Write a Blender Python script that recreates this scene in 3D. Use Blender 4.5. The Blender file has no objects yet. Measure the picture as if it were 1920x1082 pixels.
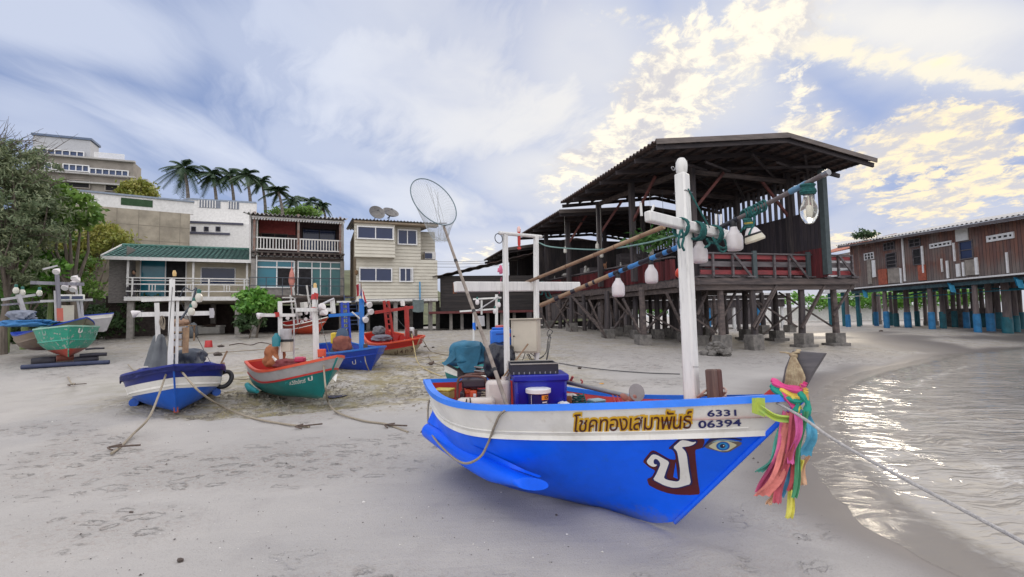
import bpy, bmesh, math, random
import numpy as np
from mathutils import Vector, Matrix, noise
from mathutils.bvhtree import BVHTree
from mathutils.geometry import tessellate_polygon
random.seed(7)
R = math.radians
sc = bpy.context.scene
COL = sc.collection

# ------------------------------------------------------------------ camera
EYE = Vector((0, 0, 1.6)); PITCH = R(3.5); ROLL = .0192; FOC = 927.0
_F = Vector((0, math.cos(PITCH), math.sin(PITCH))); _R0 = Vector((1, 0, 0)); _U0 = _R0.cross(_F)
_R = _R0*math.cos(ROLL) - _U0*math.sin(ROLL); _U = _R0*math.sin(ROLL) + _U0*math.cos(ROLL)
cam_data = bpy.data.cameras.new('camera'); cam = bpy.data.objects.new('camera', cam_data); COL.objects.link(cam)
cam_data.sensor_width = 36; cam_data.lens = FOC/1920*36; cam_data.clip_end = 5000; cam_data.clip_start = .05
m = Matrix((( _R.x, _U.x, -_F.x, EYE.x), (_R.y, _U.y, -_F.y, EYE.y), (_R.z, _U.z, -_F.z, EYE.z), (0, 0, 0, 1)))
cam.matrix_world = m; sc.camera = cam

# ------------------------------------------------------------------ sky, sun, exposure
SUN_EL, SUN_AZ = R(24), R(30)          # azimuth clockwise from +y
sd = Vector((math.sin(SUN_AZ)*math.cos(SUN_EL), math.cos(SUN_AZ)*math.cos(SUN_EL), math.sin(SUN_EL)))
sun_d = bpy.data.lights.new('sun', 'SUN'); sun = bpy.data.objects.new('sun', sun_d); COL.objects.link(sun)
sun_d.energy = 1.1; sun_d.angle = R(14); sun_d.color = (1, .87, .68)
sun.rotation_euler = sd.to_track_quat('Z', 'Y').to_euler(); sun.location = (20, 10, 30)
sc.view_settings.view_transform = 'Standard'; sc.view_settings.look = 'None'
sc.view_settings.exposure = 0.33; sc.view_settings.gamma = 1
world = bpy.data.worlds.new('World'); sc.world = world; world.use_nodes = True
WT = world.node_tree; WN = WT.nodes; WL = WT.links; WN.clear()

class NT:
    """small helper to write node graphs"""
    def __init__(s, tree): s.t = tree; s.n = tree.nodes; s.l = tree.links
    def set(s, sock, v):
        if hasattr(v, 'is_output') or isinstance(v, bpy.types.NodeSocket): s.l.new(v, sock)
        elif isinstance(v, (tuple, list)) and len(v) == 3 and sock.type == 'RGBA': sock.default_value = (*v, 1)
        else: sock.default_value = v
    def math(s, op, a, b=0., c=0., clamp=False):
        n = s.n.new('ShaderNodeMath'); n.operation = op; n.use_clamp = clamp
        s.set(n.inputs[0], a); s.set(n.inputs[1], b); s.set(n.inputs[2], c); return n.outputs[0]
    def vm(s, op, a, b=(0, 0, 0), sc_=None):
        n = s.n.new('ShaderNodeVectorMath'); n.operation = op; s.set(n.inputs[0], a)
        if op == 'SCALE': s.set(n.inputs['Scale'], sc_)
        else: s.set(n.inputs[1], b)
        return n.outputs['Value'] if op in ('DOT_PRODUCT', 'LENGTH', 'DISTANCE') else n.outputs[0]
    def mix(s, f, a, b, mode='MIX'):
        n = s.n.new('ShaderNodeMix'); n.data_type = 'RGBA'; n.blend_type = mode; n.clamp_factor = True
        s.set(n.inputs[0], f); s.set(n.inputs[6], a); s.set(n.inputs[7], b); return n.outputs[2]
    def noise(s, vec, scale, detail=4, rough=.55, dist=0.):
        n = s.n.new('ShaderNodeTexNoise'); s.set(n.inputs['Vector'], vec); n.inputs['Scale'].default_value = scale
        n.inputs['Detail'].default_value = detail; n.inputs['Roughness'].default_value = rough; n.inputs['Distortion'].default_value = dist
        return n.outputs['Fac']
    def vor(s, vec, scale, feat='F1', out='Distance', rnd=1.):
        n = s.n.new('ShaderNodeTexVoronoi'); n.feature = feat; s.set(n.inputs['Vector'], vec); n.inputs['Scale'].default_value = scale
        n.inputs['Randomness'].default_value = rnd
        return n.outputs[out]
    def ramp(s, v, lo, hi, a=0., b=1., smooth=True):
        n = s.n.new('ShaderNodeMapRange'); n.interpolation_type = 'SMOOTHSTEP' if smooth else 'LINEAR'; n.clamp = True
        for i, x in enumerate((v, lo, hi, a, b)): s.set(n.inputs[i], x)
        return n.outputs[0]
    def sep(s, v):
        n = s.n.new('ShaderNodeSeparateXYZ'); s.set(n.inputs[0], v); return n.outputs
    def comb(s, x, y, z):
        n = s.n.new('ShaderNodeCombineXYZ'); s.set(n.inputs[0], x); s.set(n.inputs[1], y); s.set(n.inputs[2], z); return n.outputs[0]
    def scale(s, v, x, y, z): return s.vm('MULTIPLY', v, (x, y, z))
    def bump(s, h, dist=.01, strength=1.):
        n = s.n.new('ShaderNodeBump'); s.set(n.inputs['Height'], h); n.inputs['Distance'].default_value = dist
        s.set(n.inputs['Strength'], strength); return n

def azel(px, py):
    d = (_F + _R*((px-960)/FOC) - _U*((py-541)/FOC)).normalized(); return d
def build_sky():
    g = NT(WT)
    tc = WN.new('ShaderNodeTexCoord'); d = g.vm('NORMALIZE', tc.outputs['Generated'])
    sky = WN.new('ShaderNodeTexSky'); sky.sky_type = 'NISHITA'; sky.sun_disc = False
    sky.sun_elevation = SUN_EL; sky.sun_rotation = SUN_AZ; sky.air_density = 1.0; sky.dust_density = 1.4; sky.ozone_density = 2.5
    x, y, z = g.sep(d)
    den = g.math('ADD', g.math('MAXIMUM', z, 0.0), .16)
    P = g.comb(g.math('DIVIDE', x, den), g.math('DIVIDE', y, den), 0.)       # plan of the cloud deck
    px_, py_, _ = g.sep(P)
    def rot(v, a, sx=1., sy=1., k=0.):
        a_, b_, _z = g.sep(v)
        return g.comb(g.math('MULTIPLY', g.math('ADD', g.math('MULTIPLY', a_, math.cos(a)), g.math('MULTIPLY', b_, math.sin(a))), sx),
                      g.math('MULTIPLY', g.math('SUBTRACT', g.math('MULTIPLY', b_, math.cos(a)), g.math('MULTIPLY', a_, math.sin(a))), sy), k)
    yy = g.math('MAXIMUM', y, .04)
    Q = g.comb(g.math('DIVIDE', x, yy), g.math('DIVIDE', z, yy), 0.)          # direction on a plane due ahead (east)
    sdot = g.vm('DOT_PRODUCT', d, tuple(sd))
    # noise fields
    wv = g.vm('ADD', P, g.vm('SCALE', g.comb(g.noise(P, 1.3, 3), g.noise(g.vm('ADD', P, (5, 3, 0)), 1.3, 3), 0.), sc_=.38))
    st = g.noise(rot(wv, R(-14), 1.5, .36), 1.3, 7, .58)                     # long streaks
    st2 = g.noise(rot(wv, R(25), 2.4, .8, 4.), 1.5, 7, .6)
    soft = g.noise(wv, 1.1, 6, .55)
    cw = g.vm('ADD', P, g.vm('SCALE', g.comb(g.noise(P, 4., 3), g.noise(g.vm('ADD', P, (5, 3, 0)), 4., 3), 0.), sc_=.13))
    cu1 = g.noise(rot(cw, R(-40), 1., .62, 1.), 3.2, 4, .55); cu2 = g.noise(rot(cw, R(-30), 1., .75, 2.), 11., 8, .66)
    cum = g.math('ADD', g.math('MULTIPLY', cu1, .5), g.math('MULTIPLY', cu2, .5))
    def ell(px, py, rx, ry, ang, amp=1., nz=None, k=.0):
        """soft elliptical region of the sky round one fixed direction"""
        a = azel(px, py); c = (a.x/a.y, a.z/a.y, 0); v = g.vm('SUBTRACT', Q, c)
        ln = g.vm('LENGTH', rot(v, R(ang), FOC/(rx*1.45), FOC/(ry*1.45)))
        if nz is not None: ln = g.math('ADD', ln, g.math('MULTIPLY', g.math('SUBTRACT', .5, nz), k))
        return g.math('MULTIPLY', g.ramp(ln, 1., .2), amp)
    def mx(L):
        o = None
        for e in L: o = e if o is None else g.math('MAXIMUM', o, e)
        return o
    base = g.vm('MULTIPLY', g.vm('SCALE', sky.outputs[0], sc_=.07), (.95, .98, 1.1))
    col = g.mix(.62, g.vm('MINIMUM', base, (.36, .43, .60)), (.25, .33, .57))
    # wide soft veils
    veil = mx([ell(60, 40, 420, 110, -12, .75, st, 2.), ell(560, 120, 300, 120, -20, .55, st, 2.6), ell(80, 210, 260, 70, -20, .6, st, 2.4), ell(640, 300, 260, 70, -18, .6, st2, 2.4), ell(330, 250, 520, 60, -25, .95, st, 2.2), ell(760, 370, 420, 55, -14, .9, st, 2.2), ell(100, 330, 300, 60, -8, .5, st, 2.), ell(700, 60, 420, 170, -14, .75, st2, 2.4),
               ell(850, 190, 430, 150, -12, .95, st2, 1.8), ell(1060, 330, 240, 90, -5, .9, soft, 1.6), ell(1700, 50, 480, 130, -6, 1., soft, 1.2), ell(1100, 120, 200, 220, 10, .7, soft, 1.6), ell(1330, 150, 260, 190, 20, .7, soft, 1.6), ell(1780, 420, 300, 60, 5, .45, st, 2.), ell(1480, 320, 220, 90, 0, .45, soft, 2.), ell(900, 470, 300, 60, 0, .8, soft, 1.)])
    veil = g.math('MULTIPLY', veil, .9)
    near = g.ramp(sdot, .6, 1.0)
    vcol = g.mix(near, (.62, .66, .76), (.78, .755, .71))
    vcol = g.mix(g.math('MULTIPLY', g.ramp(soft, .42, .66), .45), vcol, (.38, .435, .60))
    col = g.mix(veil, col, vcol)
    # long cream ridge across the upper right, seen edge-lit
    rid = mx([ell(1560, 95, 260, 26, -10, 1., cu2, 3.5), ell(1800, 140, 220, 22, -12, .95, cu2, 3.5), ell(1440, 60, 140, 60, 30, .8, cu2, 3.5)])
    col = g.mix(rid, col, (.82, .76, .63))
    # broken cumulus
    reg = mx([ell(1390, 40, 170, 110, 30, 1.), ell(1300, 140, 190, 100, 40, 1.), ell(1215, 250, 180, 95, 45, 1.), ell(1120, 320, 110, 60, 20, .75), ell(1510, 225, 110, 40, 0, .75), ell(1460, 180, 90, 90, 0, .5), ell(1760, 290, 190, 110, 25, .95), ell(1830, 350, 190, 60, 10, 1.), ell(1670, 330, 90, 70, 0, .8), ell(1590, 445, 110, 26, 0, .75), ell(1730, 110, 60, 30, 0, .6), ell(880, 470, 60, 26, 0, .6), ell(1830, 220, 90, 30, -10, .6)])
    thr = g.math('ADD', cum, g.math('MULTIPLY', reg, .17))
    body = g.math('MULTIPLY', g.ramp(thr, .555, .645), g.ramp(reg, .02, .4))
    lit = g.ramp(g.math('SUBTRACT', cu2, g.math('MULTIPLY', g.math('SUBTRACT', cu1, .5), .4)), .38, .58)
    gold = g.ramp(g.vm('DOT_PRODUCT', d, tuple(azel(1850, 360))), math.cos(R(20)), 1.)
    ccol = g.mix(lit, (.55, .54, .57), g.mix(gold, (.90, .83, .69), (.88, .76, .54)))
    col = g.mix(g.math('MULTIPLY', g.math('MULTIPLY', g.ramp(reg, .0, .9), g.ramp(cu1, .35, .6)), .8), col, (.62, .60, .60))
    col = g.mix(body, col, ccol)
    # low haze glow
    col = g.mix(g.math('MULTIPLY', g.ramp(z, .0, .16, 1., 0.), .55), col, g.mix(g.ramp(sdot, .55, .95), (.56, .57, .62), (.74, .68, .58)))
    col = g.mix(g.ramp(z, -.03, .0), (.26, .27, .29), col)
    # unseen sky behind and above the viewer, brightened to add fill light
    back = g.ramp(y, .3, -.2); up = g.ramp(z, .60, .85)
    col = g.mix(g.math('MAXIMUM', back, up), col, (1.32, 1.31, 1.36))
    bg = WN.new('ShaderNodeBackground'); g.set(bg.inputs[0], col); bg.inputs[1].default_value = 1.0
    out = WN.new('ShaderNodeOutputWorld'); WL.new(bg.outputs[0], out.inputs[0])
build_sky()

# ------------------------------------------------------------------ materials
MATS = {}
def newmat(name):
    m = bpy.data.materials.new(name); m.use_nodes = True
    g = NT(m.node_tree); b = m.node_tree.nodes['Principled BSDF']; tc = g.n.new('ShaderNodeTexCoord')
    return m, g, b, tc.outputs['Object']
def mat(name, col, rough=.6, var=.18, scale=6., bump=0., bscale=60., col2=None, dirt=0., dcol=(.12, .10, .08), metal=0., stretch=(1, 1, 1), spec=None, chips=0., ccol=(.3, .28, .25), low=None, streak=None):
    if name in MATS: return MATS[name]
    m, g, b, o = newmat(name); tcz = o
    if stretch != (1, 1, 1): o = g.scale(o, *stretch)
    n = g.noise(o, scale, 5, .6)
    c2 = col2 or tuple(c*(1-var) for c in col)
    c = g.mix(g.ramp(n, .3, .7), tuple(min(1, k*(1+var*.35)) for k in col) if not col2 else col, c2)
    if dirt:
        dn = g.noise(o, scale*1.7, 6, .7); c = g.mix(g.math('MULTIPLY', g.ramp(dn, .5, .75), dirt), c, dcol)
    if chips:
        dn = g.noise(o, scale*4, 4, .7); c = g.mix(g.ramp(dn, .72-chips, .74-chips), c, ccol)
    if streak: c = g.mix(g.math('MULTIPLY', g.ramp(g.noise(g.scale(tcz, 1, 1, .09), 16, 5, .7), .58, .76), streak[0]), c, streak[1])
    if low:
        zz = g.sep(tcz)[2]; lf = g.ramp(g.math('ADD', zz, g.math('MULTIPLY', g.noise(tcz, 9, 6, .75), .35)), low[0], low[1], .0, 1.)
        c = g.mix(g.ramp(lf, .6, .0, .0, low[2]), c, low[3])
    g.set(b.inputs['Base Color'], c)
    g.set(b.inputs['Roughness'], g.math('MULTIPLY_ADD', n, .25, rough-.12, clamp=True)); b.inputs['Metallic'].default_value = metal
    if spec is not None: b.inputs['Specular IOR Level'].default_value = spec
    if bump: g.l.new(g.bump(g.noise(o, bscale, 5, .6), bump).outputs[0], b.inputs['Normal'])
    MATS[name] = m; return m
def wood(name, col, col2, axis='x', rough=.75, freq=9., bump=.004, gap=None, band=None):
    """weathered wood, grain along axis; gap = board width drawn as grooves across given axis letter ('z',.15)"""
    if name in MATS: return MATS[name]
    m, g, b, o = newmat(name)
    st = {'x': (.12, 1, 1), 'y': (1, .12, 1), 'z': (1, 1, .12)}[axis]
    os_ = g.scale(o, *st)
    n = g.noise(os_, freq, 6, .65); n2 = g.noise(os_, freq*5, 4, .6); n3 = g.noise(o, .9, 3)
    c = g.mix(g.ramp(n, .32, .68), col, col2)
    c = g.mix(g.math('MULTIPLY', g.ramp(n2, .5, .8), .45), c, tuple(k*.35 for k in col2))
    c = g.mix(g.math('MULTIPLY', g.ramp(n3, .45, .7), .35), c, tuple(k*.6 for k in col))
    h = g.math('ADD', n, g.math('MULTIPLY', n2, .5))
    if gap:
        ax, w = gap; xyz = g.sep(o); v = xyz['xyz'.index(ax)]
        idx = g.math('FLOOR', g.math('DIVIDE', v, w)); fr = g.math('FRACT', g.math('DIVIDE', v, w))
        wn = g.n.new('ShaderNodeTexWhiteNoise'); wn.noise_dimensions = '1D'; g.set(wn.inputs['W'], idx)
        c = g.mix(g.ramp(wn.outputs['Value'], .0, 1., .0, .55), c, tuple(k*.45 for k in col2))
        line = g.math('LESS_THAN', fr, .07); c = g.mix(g.math('MULTIPLY', line, .9), c, (.012, .010, .009))
        h = g.math('SUBTRACT', h, g.math('MULTIPLY', line, 3.))
    g.set(b.inputs['Base Color'], c); b.inputs['Roughness'].default_value = rough
    g.l.new(g.bump(h, bump).outputs[0], b.inputs['Normal'])
    MATS[name] = m; return m
def glass_dark(name, col=(.02, .04, .09), rough=.08):
    if name in MATS: return MATS[name]
    m, g, b, o = newmat(name); n = g.noise(o, 1.3, 2)
    g.set(b.inputs['Base Color'], g.mix(n, col, tuple(c*1.8 for c in col))); b.inputs['Roughness'].default_value = rough
    b.inputs['Specular IOR Level'].default_value = .35
    MATS[name] = m; return m
def leafmat(name, c1, c2, c3):
    if name in MATS: return MATS[name]
    m, g, b, o = newmat(name)
    gi = g.n.new('ShaderNodeNewGeometry')
    n = g.noise(o, .8, 3); r = gi.outputs['Random Per Island']
    c = g.mix(g.ramp(n, .35, .65), c1, c2); c = g.mix(g.ramp(r, .55, 1., 0., .8, False), c, c3)
    g.set(b.inputs['Base Color'], c); b.inputs['Roughness'].default_value = .5
    tr = g.n.new('ShaderNodeBsdfTranslucent'); g.set(tr.inputs[0], c)
    mx = g.n.new('ShaderNodeMixShader'); mx.inputs[0].default_value = .28
    g.l.new(b.outputs[0], mx.inputs[1]); g.l.new(tr.outputs[0], mx.inputs[2])
    g.l.new(mx.outputs[0], g.n['Material Output'].inputs[0]); MATS[name] = m; return m

# ------------------------------------------------------------------ mesh builder
def V(*a): return Vector(a[0]) if len(a) == 1 else Vector(a)
class MB:
    def __init__(s): s.v = []; s.f = []; s.mi = []; s.k = 0
    def add(s, vs, fs):
        b = len(s.v); s.v += [tuple(x) for x in vs]; s.f += [tuple(i+b for i in f) for f in fs]; s.mi += [s.k]*len(fs); return s
    def box(s, c, size, rz=0., rot=None):
        x, y, z = (k/2 for k in size); c = V(c)
        M = rot if rot is not None else Matrix.Rotation(rz, 3, 'Z')
        vs = [c + M @ V(i*x, j*y, k*z) for k in (-1, 1) for j in (-1, 1) for i in (-1, 1)]
        return s.add(vs, [(0, 2, 3, 1), (4, 5, 7, 6), (0, 1, 5, 4), (2, 6, 7, 3), (0, 4, 6, 2), (1, 3, 7, 5)])
    def bar(s, p, q, w, h=None, up=(0, 0, 1), taper=1.):
        p, q = V(p), V(q); h = h or w; d = (q-p).normalized(); u = V(up)
        if abs(d.dot(u)) > .98: u = V(0, 1, 0) if abs(d.y) < .9 else V(1, 0, 0)
        r = d.cross(u).normalized(); t = r.cross(d).normalized()
        vs = []
        for c, k in ((p, 1.), (q, taper)):
            for a, b in ((-1, -1), (1, -1), (1, 1), (-1, 1)): vs.append(c + r*(a*w/2*k) + t*(b*h/2*k))
        return s.add(vs, [(3, 2, 1, 0), (4, 5, 6, 7), (0, 1, 5, 4), (1, 2, 6, 5), (2, 3, 7, 6), (3, 0, 4, 7)])
    def tube(s, pts, rad, n=8, cap=True, closed=False):
        pts = [V(p) for p in pts]; N = len(pts); rad = rad if isinstance(rad, (list, tuple)) else [rad]*N
        up = V(0, 0, 1); rings = []; prev = None
        for i, p in enumerate(pts):
            if closed: d = pts[(i+1) % N]-pts[i-1]
            else: d = pts[min(i+1, N-1)]-pts[max(i-1, 0)]
            if d.length < 1e-9: d = V(0, 0, 1)
            d.normalize()
            if prev is None:
                a = up if abs(d.dot(up)) < .95 else V(1, 0, 0); x = d.cross(a).normalized()
            else: x = (prev - d*prev.dot(d)).normalized()
            prev = x; y = d.cross(x)
            rings.append([p + x*(rad[i]*math.cos(2*math.pi*j/n)) + y*(rad[i]*math.sin(2*math.pi*j/n)) for j in range(n)])
        vs = [v for r in rings for v in r]; fs = []
        for i in range(N if closed else N-1):
            a = i*n; b = ((i+1) % N)*n
            for j in range(n): fs.append((a+j, a+(j+1) % n, b+(j+1) % n, b+j))
        if cap and not closed: fs.append(tuple(range(n-1, -1, -1))); fs.append(tuple((N-1)*n+j for j in range(n)))
        return s.add(vs, fs)
    def lathe(s, prof, at=(0, 0, 0), axis=(0, 0, 1), n=16, sx=1., sy=1.):
        z = V(axis).normalized(); a = V(1, 0, 0) if abs(z.x) < .9 else V(0, 1, 0)
        y = z.cross(a).normalized(); x = y.cross(z); at = V(at)
        vs = [at + x*(r*math.cos(2*math.pi*j/n)*sx) + y*(r*math.sin(2*math.pi*j/n)*sy) + z*h for r, h in prof for j in range(n)]
        fs = [(i*n+j, i*n+(j+1) % n, (i+1)*n+(j+1) % n, (i+1)*n+j) for i in range(len(prof)-1) for j in range(n)]
        fs.append(tuple(range(n-1, -1, -1))); fs.append(tuple((len(prof)-1)*n+j for j in range(n)))
        return s.add(vs, fs)
    def prism(s, poly, vec):
        vec = V(vec); n = len(poly); p = [V(a) for a in poly]
        return s.add(p+[a+vec for a in p], [tuple(range(n-1, -1, -1)), tuple(range(n, 2*n))]+[(i, (i+1) % n, n+(i+1) % n, n+i) for i in range(n)])
    def grid(s, fn, nu, nv, cu=False):
        vs = [fn(i/(nu if cu else nu-1), j/(nv-1)) for i in range(nu) for j in range(nv)]; fs = []
        for i in range(nu if cu else nu-1):
            for j in range(nv-1):
                a = i*nv+j; b = ((i+1) % nu)*nv+j; fs.append((a, b, b+1, a+1))
        return s.add(vs, fs)
    def slab(s, fn, nu, nv, th):
        """grid with thickness along fn-normal approximated by vector th"""
        th = V(th); a = len(s.v); s.grid(fn, nu, nv); s.grid(lambda u, v: V(fn(u, v))+th, nu, nv); b = a+nu*nv
        def idx(i, j): return i*nv+j
        rim = [(i, 0) for i in range(nu)]+[(nu-1, j) for j in range(1, nv)]+[(i, nv-1) for i in range(nu-2, -1, -1)]+[(0, j) for j in range(nv-2, 0, -1)]
        for k in range(len(rim)):
            p, q = idx(*rim[k]), idx(*rim[(k+1) % len(rim)]); s.f.append((a+p, a+q, b+q, b+p)); s.mi.append(s.k)
        return s
    def blob(s, c, r, amp=.2, fr=2., n=14, seed=0, rot=None, squash=1.):
        c = V(c); r = (r, r, r) if isinstance(r, (int, float)) else r; M = rot or Matrix.Identity(3)
        def fn(u, v):
            t = math.pi*v; a = 2*math.pi*u; d = V(math.sin(t)*math.cos(a), math.sin(t)*math.sin(a), math.cos(t))
            k = 1+amp*noise.noise(d*fr+V(seed*7.3, seed*1.7, 3))*1.6
            return c + M @ V(d.x*r[0]*k, d.y*r[1]*k, d.z*r[2]*k)
        return s.grid(fn, n, n//2+2, cu=True)
    def xf(s, M): s.v = [tuple(M @ V(p)) for p in s.v]; return s

def mesh_obj(name, mb, mats, parent=None, inv=None, loc=None, sharp=38, bevel=0., smooth=True):
    me = bpy.data.meshes.new(name)
    vs = mb.v
    if inv is not None: vs = [tuple(inv @ V(p)) for p in vs]
    if loc is not None: vs = [tuple(V(p)-V(loc)) for p in vs]
    me.from_pydata(vs, [], mb.f)
    if not isinstance(mats, (list, tuple)): mats = [mats]
    for m in mats: me.materials.append(m)
    if len(mats) > 1: me.polygons.foreach_set('material_index', mb.mi)
    if smooth:
        me.shade_smooth(); me.set_sharp_from_angle(angle=R(sharp))
    o = bpy.data.objects.new(name, me); COL.objects.link(o)
    if parent is not None: o.parent = parent
    if loc is not None: o.location = loc
    if bevel:
        b = o.modifiers.new('bevel', 'BEVEL'); b.width = bevel; b.segments = 2; b.limit_method = 'ANGLE'; b.angle_limit = R(40)
    return o
def tag(o, label=None, cat=None, group=None, kind=None):
    if label: o['label'] = label
    if cat: o['category'] = cat
    if group: o['group'] = group
    if kind: o['kind'] = kind
    return o
class Thing:
    def __init__(s, name, label, cat, M=None, loc=None, group=None):
        s.M = M if M is not None else Matrix.Translation(V(loc or (0, 0, 0)))
        s.e = bpy.data.objects.new(name, None); COL.objects.link(s.e); s.e.matrix_world = s.M; s.e.empty_display_size = .2
        tag(s.e, label, cat, group); s.inv = s.M.inverted()
    def part(s, name, mb, mats, parent=None, world=False, label=None, **k):
        o = mesh_obj(name, mb, mats, parent or s.e, inv=s.inv if world else None, **k)
        if label: o['label'] = label
        return o
def solo(name, mb, mats, label, cat, loc=None, group=None, **k):
    if loc is None:
        a = np.array(mb.v); loc = (float(a[:, 0].mean()), float(a[:, 1].mean()), float(a[:, 2].min()))
    return tag(mesh_obj(name, mb, mats, loc=loc, **k), label, cat, group)
def struct(name, mb, mats, **k): return tag(mesh_obj(name, mb, mats, **k), kind='structure')
def copy_tree(o, parent=None):
    c = o.copy(); COL.objects.link(c)
    if parent is not None: c.parent = parent
    for ch in o.children: copy_tree(ch, c)
    return c

# ------------------------------------------------------------------ pixels of the photograph -> points of the place
def ray(px, py): return _F + _R*((px-960)/FOC) - _U*((py-541)/FOC)
def at(px, py, y):
    d = ray(px, py); return EYE + d*(y/d.y)
def proj(p):
    d = V(p)-EYE; z = d.dot(_F); return (960+FOC*d.dot(_R)/z, 541-FOC*d.dot(_U)/z)
class Fr:
    """local frame of a building or boat"""
    def __init__(s, M): s.M = M; s.inv = M.inverted(); s.c = s.inv @ EYE; s.r3 = s.inv.to_3x3()
    def hit(s, px, py, ax, val):
        d = s.r3 @ ray(px, py); return s.c + d*((val-s.c[ax])/d[ax])
    def W(s, *p): return s.M @ V(*p)
def frame2(x, y, ang, z=0.): return Fr(Matrix.Translation((x, y, z)) @ Matrix.Rotation(ang, 4, 'Z'))

def sstep(a, b, x):
    t = min(1, max(0, (x-a)/(b-a))); return t*t*(3-2*t)
# shoreline as x(y)
SH = [(-30, 2.95), (3.0, 2.95), (3.7, 2.98), (4.3, 3.08), (5.6, 3.6), (6.9, 4.3), (9.4, 5.9), (11.6, 7.8), (13.6, 10.1), (15.5, 12.7), (18, 16.0), (20.6, 21.5), (21.6, 30), (22.5, 60), (23, 400)]
def shore_sd(x, y):
    """distance inland from the waterline (positive on sand)"""
    best = 1e9
    for i in range(len(SH)-1):
        y0, x0 = SH[i]; y1, x1 = SH[i+1]
        dx, dy = x1-x0, y1-y0; t = max(0, min(1, ((x-x0)*dx+(y-y0)*dy)/(dx*dx+dy*dy)))
        best = min(best, math.hypot(x-x0-t*dx, y-y0-t*dy))
    if y <= SH[0][0]: xs = SH[0][1]
    elif y >= SH[-1][0]: xs = 1e9
    else:
        for i in range(len(SH)-1):
            if SH[i][0] <= y <= SH[i+1][0]:
                t = (y-SH[i][0])/(SH[i+1][0]-SH[i][0]); xs = SH[i][1]+t*(SH[i+1][1]-SH[i][1]); break
    return best if x < xs else -best
BEDE = [(-60, 9.), (-9, 9.), (-5.2, 8.3), (-3.9, 8.45), (-2.9, 8.9), (-1.9, 9.9), (-1.0, 10.9), (.0, 12.), (1.5, 13.)]
def bed(x, y):
    """depth of the scoured stream bed between the boats"""
    if x > 1.5 or x < -7.5: return 0.
    for i in range(len(BEDE)-1):
        if BEDE[i][0] <= x <= BEDE[i+1][0]:
            t = (x-BEDE[i][0])/(BEDE[i+1][0]-BEDE[i][0]); ye = BEDE[i][1]+t*(BEDE[i+1][1]-BEDE[i][1])
    k = sstep(ye, ye+.22, y)*(1-sstep(ye+1.5, ye+5.5, y))*sstep(-7.5, -5, x)*(1-sstep(-.4, 1., x))
    return k
def gz(x, y):
    g = 1.05*(max(0, min(y, 25.)-7)/18)**1.3
    if y > 25: g += .004*min(y-25, 60)
    s = 1-.45*sstep(2, 9, x)
    a = g*s; b = .13*shore_sd(x, y) if x > -2 else 9
    if b < 0: return max(-1.5, b*.45)
    h = max(0, 1-abs(a-b)/.1)
    z = min(a, b)-h*h*.1*.25 if a > .02 else min(a, b)
    return z-.15*bed(x, y)
def gp(px, py):
    """where the photograph's pixel meets the sand"""
    d = ray(px, py); lo = None; t = .5
    while t < 300:
        p = EYE+d*t
        if p.z < gz(p.x, p.y):
            a, b = t/1.03, t
            for _ in range(14):
                m_ = (a+b)/2; p = EYE+d*m_
                if p.z < gz(p.x, p.y): b = m_
                else: a = m_
            return EYE+d*a
        t *= 1.03
    return EYE+d*60
def on(x, y): return V(x, y, gz(x, y))
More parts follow.
